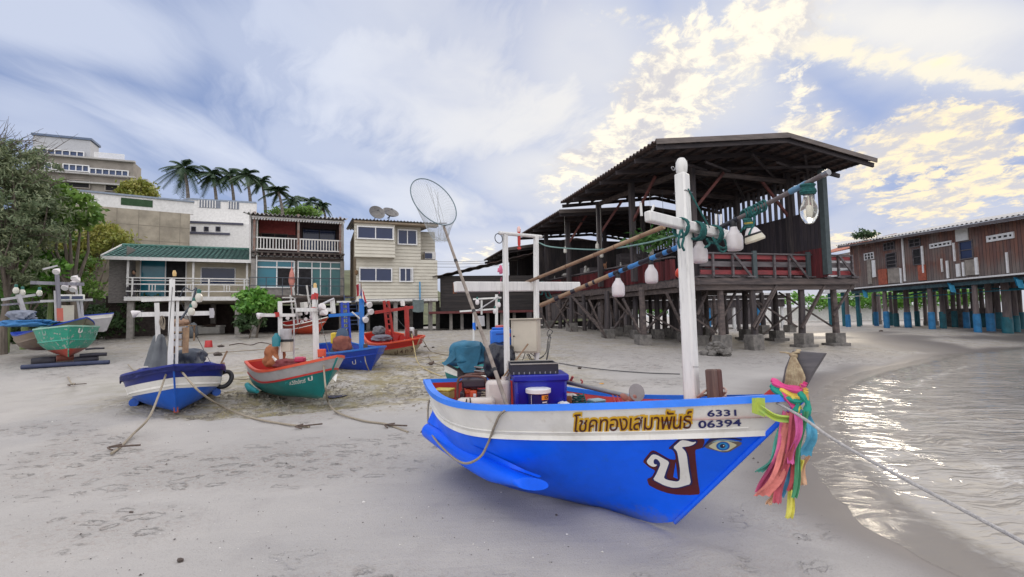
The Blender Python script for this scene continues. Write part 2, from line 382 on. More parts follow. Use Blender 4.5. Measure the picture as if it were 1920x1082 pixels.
# ------------------------------------------------------------------ ground
def sand_mat():
    m, g, b, o = newmat('beach_sand')
    at_ = lambda nm: (lambda n: (setattr(n, 'attribute_name', nm), n.outputs['Fac'])[1])(g.n.new('ShaderNodeAttribute'))
    wet, peb, foot = at_('wet'), at_('peb'), at_('foot')
    n1 = g.noise(o, .35, 4); n2 = g.noise(o, 2.3, 5, .6); n3 = g.noise(o, 90, 3, .7); n4 = g.noise(o, 14, 5, .7)
    dry = g.mix(g.ramp(n1, .3, .7), (.415, .392, .368), (.352, .335, .318))
    dry = g.mix(g.math('MULTIPLY', g.ramp(n2, .5, .72), .3), dry, (.30, .28, .27))
    dry = g.mix(g.math('MULTIPLY', g.ramp(n3, .52, .66), .4), dry, (.24, .22, .20))
    # darker reddish tone mottled over the trodden patches
    dry = g.mix(g.math('MULTIPLY', g.math('MULTIPLY', foot, g.ramp(n4, .5, .62)), .42), dry, (.26, .19, .155))
    pv = g.vor(o, 9, out='Color'); pd = g.vor(o, 9)
    pg = g.n.new('ShaderNodeSeparateColor'); g.l.new(pv, pg.inputs[0])
    pc = g.mix(pg.outputs[0], (.14, .12, .09), (.50, .46, .38)); pc = g.mix(g.ramp(n2, .42, .6), pc, (.30, .255, .155))
    pm = g.math('MULTIPLY', peb, g.ramp(g.noise(o, 1.6, 5, .65), .34, .56))
    col = g.mix(pm, dry, pc)
    alg = at_('algae'); col = g.mix(g.math('MULTIPLY', alg, g.ramp(n2, .35, .6, .15, .8)), col, (.14, .145, .055))
    wetc = g.mix(g.ramp(n1, .3, .7), (.125, .11, .105), (.165, .15, .14))
    col = g.mix(wet, col, g.mix(g.math('MULTIPLY', pm, .7), wetc, (.15, .125, .08)))
    sp = g.vor(o, 3.1); col = g.mix(g.math('MULTIPLY', g.math('LESS_THAN', sp, .022), .85), col, (.06, .05, .045))
    sp2 = g.vor(g.vm('ADD', o, (9, 4, 0)), 2.6); col = g.mix(g.math('LESS_THAN', sp2, .014), col, (.75, .73, .7))
    g.set(b.inputs['Base Color'], col)
    g.set(b.inputs['Roughness'], g.math('MULTIPLY_ADD', wet, -.36, .9, clamp=True))
    g.set(b.inputs['Specular IOR Level'], g.math('MULTIPLY_ADD', wet, .25, .1))
    # prints of feet and paws, ripples, grain
    v1 = g.vor(g.scale(g.vm('ADD', o, g.vm('SCALE', g.comb(n2, n4, 0.), sc_=.25)), 3.6, 6.2, 1), 1., 'SMOOTH_F1')
    prints = g.math('MULTIPLY', g.ramp(v1, .16, .32), foot)
    rip = g.noise(g.scale(o, .8, 3.6, 1), 1.2, 4, .55)
    h = g.math('ADD', g.math('MULTIPLY', prints, .9), g.math('MULTIPLY', rip, .35))
    h = g.math('ADD', h, g.math('MULTIPLY', g.math('MULTIPLY', n4, foot), .9))
    h = g.math('ADD', h, g.math('MULTIPLY', n3, .10)); h = g.math('ADD', h, g.math('MULTIPLY', g.math('SUBTRACT', .6, pd), g.math('MULTIPLY', pm, 1.1)))
    h = g.math('MULTIPLY', h, g.math('MULTIPLY_ADD', wet, -.93, 1., clamp=True))
    g.l.new(g.bump(h, .06, .85).outputs[0], b.inputs['Normal'])
    return m
def build_sand():
    ang = [R(a) for a in np.concatenate([np.linspace(-58, 58, 470), np.linspace(58, 302, 62)[1:-1]])]
    rad = [.35*(1.0262**i) for i in range(285)]; rad = [r for r in rad if r < 700]
    vs = []; W = []; P = []; FT = []; AL = []
    for r in rad:
        for a in ang:
            x, y = r*math.sin(a), r*math.cos(a); z = gz(x, y)
            sd_ = shore_sd(x, y) if (x > -3 or y < 0) else 9
            nn = noise.noise(V(x*.5, y*.5, 0)); n2 = noise.noise(V(x*2.2, y*2.2, 4))
            ww = .75+1.5*math.exp(-((y-8.5)/4)**2)+.5*nn+.2*n2; wet = 1-sstep(ww*.35, ww, sd_) if sd_ > 0 else 1.
            # sheet of seeping water in front of the stilt house
            if x > 9 and 18 < y < 27: wet = max(wet, sstep(.02, .25, noise.noise(V(x*.22, y*.55, 2))+.17)*sstep(9.5, 15, x)*(1-sstep(25, 27, y))*.95)
            bd = bed(x, y)
            peb = sstep(8.3, 9.8, y+.4*n2)*(1-sstep(15, 22, y))*sstep(-9.5, -6, x)*(1-sstep(0, 3., x))
            peb = max(peb, bd, .35*sstep(15, 19, y)*(1-sstep(26, 30, y)))
            ft = sstep(.05, .4, noise.noise(V(x*.45+3, y*.6, 8)))*.85
            for (fx, fy, fr, fw) in ((-2.6, 5.9, 1.9, 1.), (-1.2, 6.6, 1.3, .8), (-4.6, 5.6, 1.6, .8), (-3.3, 4.0, .9, .9), (1.3, 3.0, .8, .5), (2.3, 3.9, .7, .7)):
                ft = max(ft, fw*max(0, 1-math.hypot(x-fx, (y-fy)*1.6)/fr)**.6 if math.hypot(x-fx, (y-fy)*1.6) < fr else 0)
            ft = max(ft, .7*sstep(12, 15, y)); ft *= (1-wet)
            al = (.3*bd*(1-sstep(-3.6, -2.2, x))*(.4+.6*sstep(-.2, .3, nn)) + .35*math.exp(-((x+8)**2/9+(y-12)**2/3)))
            q_ = (x-1.17+.64*1.2, y-3.76-.76*1.2); sl = -.65*(x-.9)+.76*(y-4.1); tl = .76*(x-.9)+.65*(y-4.1)
            if abs(sl) < 1.8 and abs(tl) < .7: z += .06*math.exp(-(abs(tl)-.22)**2/.025)*(1-sstep(1.2, 1.8, abs(sl)))*(.7+.6*n2)
            if r < 60: z += (.012*n2+.02*nn)*sstep(.0, 1.2, max(sd_, 0)) + (.016*noise.noise(V(x*9, y*9, 1))*max(ft, peb*.8))
            vs.append((x, y, z)); W.append(wet); P.append(peb*(1-wet*.3)); FT.append(ft); AL.append(min(1, al))
    na = len(ang); fs = []
    for i in range(len(rad)-1):
        for j in range(na):
            k = (j+1) % na; fs.append((i*na+j, i*na+k, (i+1)*na+k, (i+1)*na+j))
    fs.append(tuple(range(na-1, -1, -1)))
    mb = MB(); mb.v = vs; mb.f = fs; mb.mi = [0]*len(fs)
    o = struct('sand', mb, sand_mat(), sharp=180)
    for nm, arr in (('wet', W), ('peb', P), ('foot', FT), ('algae', AL)):
        a = o.data.attributes.new(nm, 'FLOAT', 'POINT'); a.data.foreach_set('value', arr)
    o['label'] = 'pale grey beach sand with prints, wet near the water'
build_sand()

def water_mat(name, deep, shallow, bumps=1., fade=False):
    m, g, b, o = newmat(name)
    n = g.n.new('ShaderNodeAttribute'); n.attribute_name = 'depth'; dp = n.outputs['Fac']
    f = g.n.new('ShaderNodeAttribute'); f.attribute_name = 'foam'; fm = f.outputs['Fac']
    # ripple trains roughly parallel to the shore
    w = g.vm('ADD', o, g.vm('SCALE', g.comb(g.noise(o, .7, 3), g.noise(g.vm('ADD', o, (7, 7, 0)), .9, 3), 0.), sc_=1.0))
    r1 = g.noise(g.scale(w, .5, 3.0, 1), 1.5, 3, .5, .2); r2 = g.noise(g.scale(w, 1.4, 6.5, 1), 1.9, 3, .5, .1)
    r3 = g.noise(g.scale(o, .5, 1.3, 1), 1., 3, .5)
    h = g.math('ADD', g.math('MULTIPLY', r1, .8), g.math('MULTIPLY', r2, .3)); h = g.math('ADD', h, g.math('MULTIPLY', r3, .6))
    c = g.mix(g.ramp(dp, .0, 1.), shallow, deep)
    fn = g.noise(w, 7, 6, .75)
    fo = g.math('MULTIPLY', fm, g.ramp(fn, .42, .6)); c = g.mix(fo, c, (.78, .77, .74))
    g.set(b.inputs['Base Color'], c); g.set(b.inputs['Roughness'], g.math('MULTIPLY_ADD', fo, .5, .08))
    b.inputs['IOR'].default_value = 1.33; b.inputs['Specular IOR Level'].default_value = .6
    e = g.n.new('ShaderNodeAttribute'); e.attribute_name = 'edge'; ed = e.outputs['Fac']
    g.l.new(g.bump(g.math('MULTIPLY', h, g.math('MULTIPLY_ADD', ed, .75, .25)), .07*bumps, .85).outputs[0], b.inputs['Normal'])
    if fade:      # thin clear water at the very edge lets the wet sand show
        tr = g.n.new('ShaderNodeBsdfTransparent'); mxs = g.n.new('ShaderNodeMixShader'); g.set(mxs.inputs[0], g.math('MAXIMUM', g.ramp(g.math('ADD', ed, g.math('MULTIPLY', g.math('SUBTRACT', fn, .5), .25)), .0, .3, .2, 1.), fo)); g.l.new(tr.outputs[0], mxs.inputs[1]); g.l.new(b.outputs[0], mxs.inputs[2]); g.l.new(mxs.outputs[0], g.n['Material Output'].inputs[0])
    return m
def build_water():
    mb = MB(); D = []; FO = []; ED = []; vs = []; NV = 60
    ys = [SH[0][0]]+list(np.linspace(-8, 2.5, 12))+list(np.linspace(2.7, 20.2, 230))+list(np.linspace(20.4, 23, 16))
    offs = [-.35, -.25, -.17, -.1, -.04, 0, .05, .1, .16, .22]+[.3*1.13**i for i in range(62)]
    for y in ys:
        for k in offs:
            # find shoreline x
            for i in range(len(SH)-1):
                if SH[i][0] <= y <= SH[i+1][0]:
                    t = (y-SH[i][0])/(SH[i+1][0]-SH[i][0]); xs = SH[i][1]+t*(SH[i+1][1]-SH[i][1]); break
            wob = .16*noise.noise(V(0, y*.9, 1))+.07*noise.noise(V(3, y*3., 1))
            x = xs+k+wob
            sdv = max(0, -shore_sd(x, y))
            z = -.012+.018*noise.noise(V(x*.8, y*2.2, 5))*min(1, sdv)
            if k < .3: z = -.012-.004*0
            vs.append((x, y, max(z, gz(x, y)+.004) if sdv < .5 else z))
            D.append(sstep(.2, 5.5, sdv+.6*noise.noise(V(x*.4, y*.6, 2)))); e = abs(sdv-.05-.2*noise.noise(V(x*1.1, y*1.1, 9)))
            fo = max(0, 1-e/.07)*.45
            for (c0, wd, am) in ((1.25, .10, .8), (2.9, .12, .5)):
                e2 = abs(sdv-c0-.5*noise.noise(V(x*.5, y*.35, 3)))
                fo = max(fo, .6*am*max(0, 1-e2/wd)*sstep(-.1, .25, noise.noise(V(x*.3, y*.4, 6))))
            FO.append(fo); ED.append(min(1, sdv/1.1))
    mb.v = vs; n = len(offs)
    mb.f = [(i*n+j, i*n+j+1, (i+1)*n+j+1, (i+1)*n+j) for i in range(len(ys)-1) for j in range(n-1)]; mb.mi = [0]*len(mb.f)
    o = struct('sea_water', mb, water_mat('sea', (.07, .075, .095), (.36, .33, .29), fade=True), sharp=180)
    for nm, arr in (('depth', D), ('foam', FO), ('edge', ED)):
        a = o.data.attributes.new(nm, 'FLOAT', 'POINT'); a.data.foreach_set('value', arr)
    # open sea far beyond
    fb = MB(); x0 = 3.3+offs[-1]; fb.add([(x0, -600, -.02), (3000, -600, -.02), (3000, 22.4, -.02), (x0, 22.4, -.02)], [(0, 1, 2, 3)])
    struct('open_sea', fb, water_mat('sea_far', (.10, .11, .11), (.10, .11, .11)))
build_water()
# puddle left in the stream bed behind the teal boat
def build_puddle():
    pts = [(612, 742), (640, 723), (662, 714), (700, 708), (742, 709), (752, 714), (725, 722), (700, 727), (668, 733), (650, 743), (622, 750)]
    c = [gp(*p) for p in pts]; z = min(p.z for p in c)+.035
    mb = MB(); cx = sum(p.x for p in c)/len(c); cy = sum(p.y for p in c)/len(c)
    vs = [(cx, cy, z)]; N = 66; ring = []
    for i in range(N):
        t = i/N*len(c); a = c[int(t) % len(c)]; b = c[(int(t)+1) % len(c)]; f = t-int(t)
        p = a.lerp(b, f); k = 1+.12*noise.noise(V(i*.7, 0, 0)); ring.append((cx+(p.x-cx)*k, cy+(p.y-cy)*k, z))
    mb.add(vs+ring, [(0, i+1, (i+1) % N+1) for i in range(N)])
    struct('puddle', mb, mat('puddle_water', (.12, .11, .095), rough=.16, var=.3, scale=3, spec=.5))
build_puddle()
# small stones and shell bits lying in the stream bed
def build_pebbles():
    mb = MB(); rnd = random.Random(3)
    for i in range(7000):
        x = rnd.uniform(-6.4, .8); y = rnd.uniform(8.6, 15.0)
        if rnd.random() > .12+.88*bed(x, y): continue
        s = rnd.uniform(.008, .028)*(1.6 if rnd.random() < .06 else 1)
        p = on(x, y); a = rnd.uniform(0, 6.3); sq = rnd.uniform(.4, .8)
        vs = [p+V(s*math.cos(a+k*math.pi/2.5)*rnd.uniform(.8, 1.3), s*math.sin(a+k*math.pi/2.5), 0) for k in range(5)]
        t = [v.lerp(p, .45)+V(0, 0, s*sq) for v in vs]
        mb.add(vs+t, [(5, 6, 7, 8, 9)]+[(k, (k+1) % 5, 5+(k+1) % 5, 5+k) for k in range(5)])
    tag(mesh_obj('pebbles', mb, mat('pebble_stone', (.34, .31, .26), col2=(.16, .14, .11), scale=5, rough=.85)), 'grey brown pebbles and shell bits in the stream bed', kind='stuff')
build_pebbles()

def build_shells():
    mb = MB(); rnd = random.Random(33)
    for i in range(1500):
        y = 2.2+7.5*rnd.random()**1.3; x = rnd.uniform(-1.05, .62)*y*1.02
        if shore_sd(x, y) < .6 or (abs(.76*(x-.9)+.65*(y-4.1)) < .35): continue
        s = rnd.uniform(.0025, .007)*(2.4 if rnd.random() < .05 else 1); p = on(x, y)+V(0, 0, .004); a = rnd.uniform(0, 6.3); mb.k = 0 if rnd.random() < .72 else 1
        vs = [p+V(s*math.cos(a+k*2.1)*rnd.uniform(.7, 1.6), s*math.sin(a+k*2.1), 0) for k in range(3)]; mb.add(vs+[p+V(0, 0, s*.8)], [(0, 1, 3), (1, 2, 3), (2, 0, 3)])
    tag(mesh_obj('shell_grit', mb, [mat('dark_grit', (.07, .06, .055), rough=.9), mat('shell_white', (.62, .6, .56), rough=.7)]), 'dark grit and white shell chips strewn over the near sand', kind='stuff')
build_shells()

# ------------------------------------------------------------------ leaves
def leaf_arrays(P, size, rnd, elong=1.8, droop=None, flat=0.):
    N = len(P); a = rnd.normal(size=(N, 3)); a[:, 2] *= (1-flat)
    if droop is not None: a += droop
    a /= np.linalg.norm(a, axis=1)[:, None]; b = np.cross(a, rnd.normal(size=(N, 3))); b /= np.linalg.norm(b, axis=1)[:, None]
    s = size*rnd.uniform(.6, 1.4, (N, 1)); la = a*s*elong/2; lb = b*s/2
    v = np.stack([P-la, P+lb*.9-la*.1, P+la, P-lb*.9-la*.1], 1).reshape(-1, 3)
    return v
def leaf_obj(name, P, size, m, parent=None, seed=0, loc=(0, 0, 0), **k):
    rnd = np.random.default_rng(seed); v = leaf_arrays(np.asarray(P, float), size, rnd, **k)-np.array(loc)
    me = bpy.data.meshes.new(name); n = len(P)
    me.vertices.add(4*n); me.vertices.foreach_set('co', v.astype(np.float32).ravel())
    me.loops.add(4*n); me.loops.foreach_set('vertex_index', np.arange(4*n, dtype=np.int32))
    me.polygons.add(n); me.polygons.foreach_set('loop_start', np.arange(0, 4*n, 4, dtype=np.int32))
    me.update(calc_edges=True); me.materials.append(m)
    o = bpy.data.objects.new(name, me); COL.objects.link(o)
    if parent: o.parent = parent
    return o
def clumps(blobs, n_cl, n_leaf, cl_r, seed, shell=.55, up=.0):
    """leaf points gathered in clumps spread through ellipsoids blobs=[(center, radii)]"""
    rnd = np.random.default_rng(seed); out = []
    vol = np.array([r[0]*r[1]*r[2] for c, r in blobs])**.75; pr = vol/vol.sum()
    for i in range(n_cl):
        c, r = blobs[rnd.choice(len(blobs), p=pr)]
        d = rnd.normal(size=3); d /= np.linalg.norm(d); rr = rnd.uniform(shell, 1.)**.6
        q = np.array(c)+d*np.array(r)*rr*rnd.uniform(.85, 1.12); k = cl_r*rnd.uniform(.5, 1.4)
        out.append(q+rnd.normal(size=(int(n_leaf*rnd.uniform(.5, 1.5)), 3))*np.array([k, k, k*.6])*.6)
    return np.concatenate(out)
def tree(name, label, base, blobs, leafm, barkm, n_cl=120, n_leaf=60, cl_r=.35, size=.1, trunk_r=.16, seed=1, twigs=0, group=None, cat='tree', **k):
    base = V(base); t = Thing(name, label, cat, loc=base, group=group); rnd = random.Random(seed)
    P = clumps(blobs, n_cl, n_leaf, cl_r, seed, shell=k.pop('shell', .55))
    leaf_obj('crown', P, size, leafm, t.e, seed, loc=tuple(base), **k)
    mb = MB(); c0 = sum((V(c) for c, r in blobs), V(0, 0, 0))/len(blobs); fork = base.lerp(c0, .38)+V(.1, 0, 0)
    mb.tube([base-V(0, 0, .2), base.lerp(fork, .5)+V(rnd.uniform(-.15, .15), 0, 0), fork], [trunk_r*1.2, trunk_r, trunk_r*.8], 9)
    for c, r in blobs:
        for j in range(3):
            e = V(c)+V(rnd.uniform(-.7, .7)*r[0], rnd.uniform(-.7, .7)*r[1], rnd.uniform(-.3, .7)*r[2])
            mid = fork.lerp(e, .5)+V(rnd.uniform(-.3, .3), rnd.uniform(-.3, .3), rnd.uniform(-.1, .3))
            mb.tube([fork, mid, e], [trunk_r*.6, trunk_r*.35, trunk_r*.08], 6)
    for i in range(twigs):
        c, r = blobs[i % len(blobs)]; a = rnd.uniform(-.6, 1.2)
        s_ = V(c)+V(rnd.uniform(-.5, .5)*r[0], rnd.uniform(-.4, .4)*r[1], r[2]*.5)
        d = V(math.sin(a)*r[0]*1.25, rnd.uniform(-.4, .4), abs(math.cos(a))*r[2]*1.0)
        pts = [s_+d*f_+V(rnd.uniform(-.12, .12), 0, rnd.uniform(-.1, .1))*f_*2-V(0, 0, .5*f_*f_) for f_ in (0, .35, .7, 1.05)]
        mb.tube(pts, [.03, .02, .012, .005], 4)
        for j in range(3):
            q = pts[1+j % 2].lerp(pts[2], rnd.random()); mb.tube([q, q+V(rnd.uniform(-.3, .7), rnd.uniform(-.3, .3), rnd.uniform(-.1, .6))], [.01, .004], 3)
    t.part('trunk', mb, barkm)
    o = t.e.children[-1]; o.data.transform(Matrix.Translation(-base))
    return t
# ------------------------------------------------------------------ buildings
M_frame = mat('white_frame', (.70, .70, .70), rough=.5, var=.12, dirt=.25)
M_white = mat('white_paint_old', (.66, .65, .63), rough=.6, var=.12, dirt=.35, dcol=(.3, .27, .23), bump=.002)
M_cream = mat('cream_render', (.56, .50, .39), rough=.8, var=.12, scale=2, dirt=.3, dcol=(.3, .26, .2), bump=.004)
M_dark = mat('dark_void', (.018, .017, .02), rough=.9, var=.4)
M_conc = mat('old_concrete', (.30, .28, .26), rough=.9, var=.25, scale=4, bump=.01, bscale=25, dirt=.5, dcol=(.12, .11, .10), col2=(.2, .185, .17))
M_teal_glass = glass_dark('teal_glass', (.015, .11, .15), .12)
M_glass = glass_dark('navy_glass', (.012, .02, .055), .06)
M_asb = mat('grey_roof_sheet', (.42, .41, .40), rough=.85, var=.2, scale=3, dirt=.6, dcol=(.16, .15, .15), bump=.003)
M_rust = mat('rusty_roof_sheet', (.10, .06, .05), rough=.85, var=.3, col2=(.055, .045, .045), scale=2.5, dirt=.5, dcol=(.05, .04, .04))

def window(t, x0, x1, z0, z1, y, nx=2, nz=1, fw=.05, pm=None, fm=None, dep=.06, sp=None, name='window'):
    """framed window standing proud of the wall plane y (outside is -y)"""
    fm = fm or M_frame; pm = pm or M_glass; f = MB(); yc = y-dep/2+.005
    f.box(((x0+x1)/2, yc, z1-fw/2), (x1-x0, dep, fw)); f.box(((x0+x1)/2, yc, z0+fw/2), (x1-x0, dep, fw))
    xs = sp or [x0+(x1-x0)*i/nx for i in range(nx+1)]
    for i, x in enumerate(xs):
        w = fw if i in (0, len(xs)-1) else fw*.8; xx = min(max(x, x0+w/2), x1-w/2)
        f.box((xx, yc, (z0+z1)/2), (w, dep-.004, z1-z0-2*fw))
    for i in range(1, nz):
        z = z0+(z1-z0)*i/nz; f.box(((x0+x1)/2, yc+.004, z), (x1-x0-2*fw, dep-.012, fw*.7))
    w_ = t.part(name, f, fm); p = MB(); p.box(((x0+x1)/2, y-.005, (z0+z1)/2), (x1-x0-fw, .012, z1-z0-fw)); t.part('pane', p, pm, parent=w_)
    return w_
def corr_sheet(mb, P0, ex, ey, nx, ny, amp, per, L, W, th=.012, wav='sin', rnd=None):
    """corrugated sheet: waves run along ex (ribs parallel to ex), period along ey"""
    P0, ex, ey = V(P0), V(ex), V(ey); nrm = ex.normalized().cross(ey.normalized()).normalized()
    if nrm.z < 0: nrm = -nrm
    def fn(u, v):
        s_ = v*W; ph = (s_/per) % 1.
        h = math.sin(2*math.pi*ph) if wav == 'sin' else (1-2*ph)
        return P0+ex*(u*L)+ey*s_+nrm*(amp*h+.01*noise.noise(V(s_*.4, u*L*.3, 2)))
    return mb.slab(fn, nx, ny, nrm*(-th))
def siding(mb, x0, x1, z0, z1, y, pitch=.18, lap=.035):
    n = max(1, round((z1-z0)/pitch)); p = (z1-z0)/n
    for i in range(n):
        a = z0+i*p; mb.add([(x0, y-lap, a), (x1, y-lap, a), (x1, y, a+p), (x0, y, a+p), (x0, y+.03, a), (x1, y+.03, a)], [(0, 1, 2, 3), (4, 5, 1, 0)])

# --- house with the green tiled roof, left
def green_house():
    fr = frame2(-18.4, 23.5, R(24)); W_ = 5.4; t = Thing('beach_house', 'low cream house on concrete posts with green tiled roof and railed balcony', 'house', M=fr.M)
    fz = fr.hit(235, 557, 1, 0).z; ez = fr.hit(300, 484, 1, -.3).z
    Wd = fr.hit(468, 556, 1, 0).x; g0 = .75
    D = 1.1      # balcony depth
    b = MB(); b.box((Wd/2, 2.9, fz-.1), (Wd+.1, 5.8, .16)); t.part('floor_slab', b, M_cream)
    w = MB(); y = D; H = ez-fz
    gx = [(262, 489, 413, 525, ), (376, 492, 440, 527)]
    def X(px, yy=D): return fr.hit(px, 520, 1, yy).x
    a0, a1, c0, c1 = X(262), X(350), X(376), X(442)
    for x0, x1 in ((0.02, a0), (a1, c0), (c1, Wd)): w.box(((x0+x1)/2, y+.08, fz+H/2), (x1-x0, .14, H))
    for x0, x1, zt in ((a0, a1, 2.05), (c0, c1, 1.62)): w.box(((x0+x1)/2, y+.08, fz+(zt+H)/2), (x1-x0, .14, H-zt))
    w.box(((c0+c1)/2, y+.08, fz+.35), (c1-c0, .14, .7))
    w.box((Wd-.07, 3.5, fz+H/2), (.14, 4.5, H)); w.box((Wd/2, 5.7, fz+H/2), (Wd, .14, H)); t.part('wall', w, M_cream)
    s = MB(); rxw = fr.hit(204, 520, 1, .7).x
    s.box((rxw/2, .75, fz+H/2-.1), (-rxw, .1, H+.3))
    for i in range(18):
        zz = fz-.15+i*.145; s.add([(-.03, 5.75, zz), (-.03, .02, zz), (.0, .02, zz+.145), (.0, 5.75, zz+.145)], [(0, 1, 2, 3)])
    s.box((.06, 2.9, fz+H/2), (.08, 5.7, H+.1)); t.part('side_wall', s, mat('grey_shingle', (.24, .22, .21), var=.3, scale=9, rough=.9, bump=.01, bscale=30, stretch=(1, 1, 3)), label='side wall clad in grey shingles')
    window(t, a0, a1, fz+.03, fz+2.05, D+.02, sp=[a0, a0+(a1-a0)*.54, a1], pm=M_teal_glass, name='sliding_door')
    dk = MB(); dk.box((a0+(a1-a0)*.77, D+.004, fz+1.04), ((a1-a0)*.42, .01, 1.9)); t.part('open_doorway', dk, M_dark)
    window(t, c0, c1, fz+.7, fz+1.62, D+.02, nx=1)
    # roof: ridge along x
    rx0, rx1 = fr.hit(190, 483, 1, -.3).x, Wd+.2; ye, yr, yb = -.3, 2.75, 5.9; zr = fr.hit(300, 463, 1, yr).z+.05
    zr = ez+.95
    def tiles(y0, z0, y1, z1, nm):
        mb = MB(); L = math.hypot(y1-y0, z1-z0); n = 9
        for r_ in range(n):
            u0, u1 = r_/n, (r_+1)/n
            def fn(u, v, u0=u0, u1=u1):
                k = u0+(u1-u0)*v*1.04; x = rx0+(rx1-rx0)*u
                return (x, y0+(y1-y0)*k, z0+(z1-z0)*k+.028*math.sin(2*math.pi*x/.22)+.035*(1-v))
            mb.grid(fn, 200, 2)
        o = t.part(nm, mb, mat('green_roof_tile', (.05, .15, .12), var=.35, scale=3, rough=.55, dirt=.45, dcol=(.35, .38, .36), spec=.4), sharp=60)
        return o
    rf = tiles(ye, ez, yr, zr, 'roof'); tiles(yb, ez, yr, zr, 'rear_roof')
    rc = MB(); rc.tube([(rx0, yr, zr+.03), (rx1, yr, zr+.03)], .09, 10); t.part('ridge_cap', rc, MATS['green_roof_tile'], parent=rf)
    u = MB(); u.add([(rx0, ye, ez-.04), (rx1, ye, ez-.04), (rx1, yr, zr-.04), (rx0, yr, zr-.04), (rx1, yb, ez-.04), (rx0, yb, ez-.04)], [(0, 1, 2, 3), (3, 2, 4, 5)]); t.part('roof_lining', u, mat('roof_board_grey', (.12, .12, .14), rough=.9))
    fa = MB(); fa.box(((rx0+rx1)/2, ye-.02, ez-.05), (rx1-rx0, .035, .16)); fa.bar((rx0-.02, ye, ez), (rx0-.02, yr, zr), .04, .16); fa.bar((rx0-.02, yb, ez), (rx0-.02, yr, zr), .04, .16)
    t.part('fascia', fa, M_white)
    ga = MB(); ga.add([(0, .2, ez), (0, yr, zr-.1), (0, yb, ez)], [(0, 1, 2)]); t.part('gable', ga, MATS['roof_board_grey'])
    # posts of the balcony
    for px in (235, 362, 463):
        x = min(max(fr.hit(px, 520, 1, 0).x, .05), Wd-.05); p = MB(); p.box((x, .06, (fz+ez)/2), (.09, .09, ez-fz)); t.part('balcony_post', p, M_white)
    # balcony rail
    rl = MB()
    for z in (.93, .80, .62, .28): rl.box((Wd/2, -.01, fz+z), (Wd, .045, .055 if z != .80 else .03))
    xs = [.25+i*(Wd-.5)/3 for i in range(4)]
    for x in xs: rl.box((x, -.01, fz+.46), (.07, .05, .95))
    for i in range(3):
        c = (xs[i]+xs[i+1])/2
        for k in (-.12, 0, .12): rl.box((c+k, -.012, fz+.46), (.035, .04, .36))
    t.part('balcony_rail', rl, M_white, bevel=.004)
    be = MB(); be.box((Wd/2, -.04, fz-.08), (Wd+.1, .08, .2)); t.part('edge_beam', be, M_white)
    for px, yy in ((245, .3), (352, .5), (446, .3), (300, 4.8), (400, 4.8)):
        x = fr.hit(px, 600, 1, yy).x; w_ = fr.W(x, yy, 0); zb = gz(w_.x, w_.y)-.2; p = MB(); p.box((x, yy, (zb+fz-.1)/2), (.26, .26, fz-.1-zb)); t.part('post', p, M_conc)
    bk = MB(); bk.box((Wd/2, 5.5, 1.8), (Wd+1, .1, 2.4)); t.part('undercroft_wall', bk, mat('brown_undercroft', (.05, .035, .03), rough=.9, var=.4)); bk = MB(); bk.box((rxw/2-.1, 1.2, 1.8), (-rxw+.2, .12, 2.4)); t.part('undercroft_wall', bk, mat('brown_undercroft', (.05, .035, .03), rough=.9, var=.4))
    return fr, fz, D, Wd
GH = green_house()

# --- person sitting on that balcony
def person_seated(fr, x, y, fz):
    p = MB(); B = V(x, y, fz)
    def c(a, b_, r0, r1, n=10): p.tube([B+V(*a), B+(V(*a)+V(*b_))/2, B+V(*b_)], [r0, (r0+r1)/2*1.05, r1], n)
    me = bpy.data.meshes.new('person')
    J = [(0, 0, .50), (0, .02, .70), (0, .03, .92), (0, .0, 1.02), (0, -.02, 1.12),              # pelvis..neck
         (-.09, -.02, .48), (-.12, -.42, .50), (-.12, -.45, .08), (-.12, -.58, .04),
         (.09, -.02, .48), (.12, -.42, .50), (.12, -.45, .08), (.12, -.58, .04),
         (-.19, .02, .93), (-.24, -.05, .68), (-.16, -.26, .60), (-.13, -.36, .58),
         (.19, .02, .93), (.24, -.05, .68), (.16, -.26, .60), (.13, -.36, .58)]
    E_ = [(0, 1), (1, 2), (2, 3), (3, 4), (0, 5), (5, 6), (6, 7), (7, 8), (0, 9), (9, 10), (10, 11), (11, 12), (2, 13), (13, 14), (14, 15), (15, 16), (2, 17), (17, 18), (18, 19), (19, 20)]
    rad = [.14, .13, .14, .06, .05, .09, .07, .05, .04, .09, .07, .05, .04, .06, .045, .035, .03, .06, .045, .035, .03]
    me.from_pydata([B+V(*j) for j in J], E_, []); o = bpy.data.objects.new('person', me); COL.objects.link(o)
    o.modifiers.new('skin', 'SKIN'); o.modifiers.new('sub', 'SUBSURF').levels = 1
    for i, r_ in enumerate(rad): me.skin_vertices[0].data[i].radius = (r_, r_*.85)
    me.skin_vertices[0].data[0].use_root = True
    o.parent = None; o.matrix_world = fr.M @ Matrix.Rotation(0, 4, 'Z')
    me.materials.append(mat('dark_shirt', (.05, .045, .05), rough=.9)); 
    tag(o, 'dark haired person in a dark shirt seated behind the balcony rail', 'person')
    h = MB(); h.blob(B+V(0, -.03, 1.22), (.075, .095, .115), amp=.03, n=14); h.blob(B+V(0, -.125, 1.21), (.012, .018, .02), amp=0, n=6)
    for s_ in (-1, 1): h.blob(B+V(.078*s_, -.02, 1.21), (.012, .02, .03), amp=0, n=6)
    hd = mesh_obj('head', h, mat('skin_tan', (.32, .19, .12), rough=.6), o)
    hr = MB(); hr.blob(B+V(0, -.005, 1.26), (.086, .10, .095), amp=.08, fr=5, n=14); mesh_obj('hair', hr, mat('black_hair', (.012, .01, .01), rough=.6), o)
x_ = GH[0].hit(251, 520, 1, .45).x; person_seated(GH[0], x_, .45, GH[1]-.0)
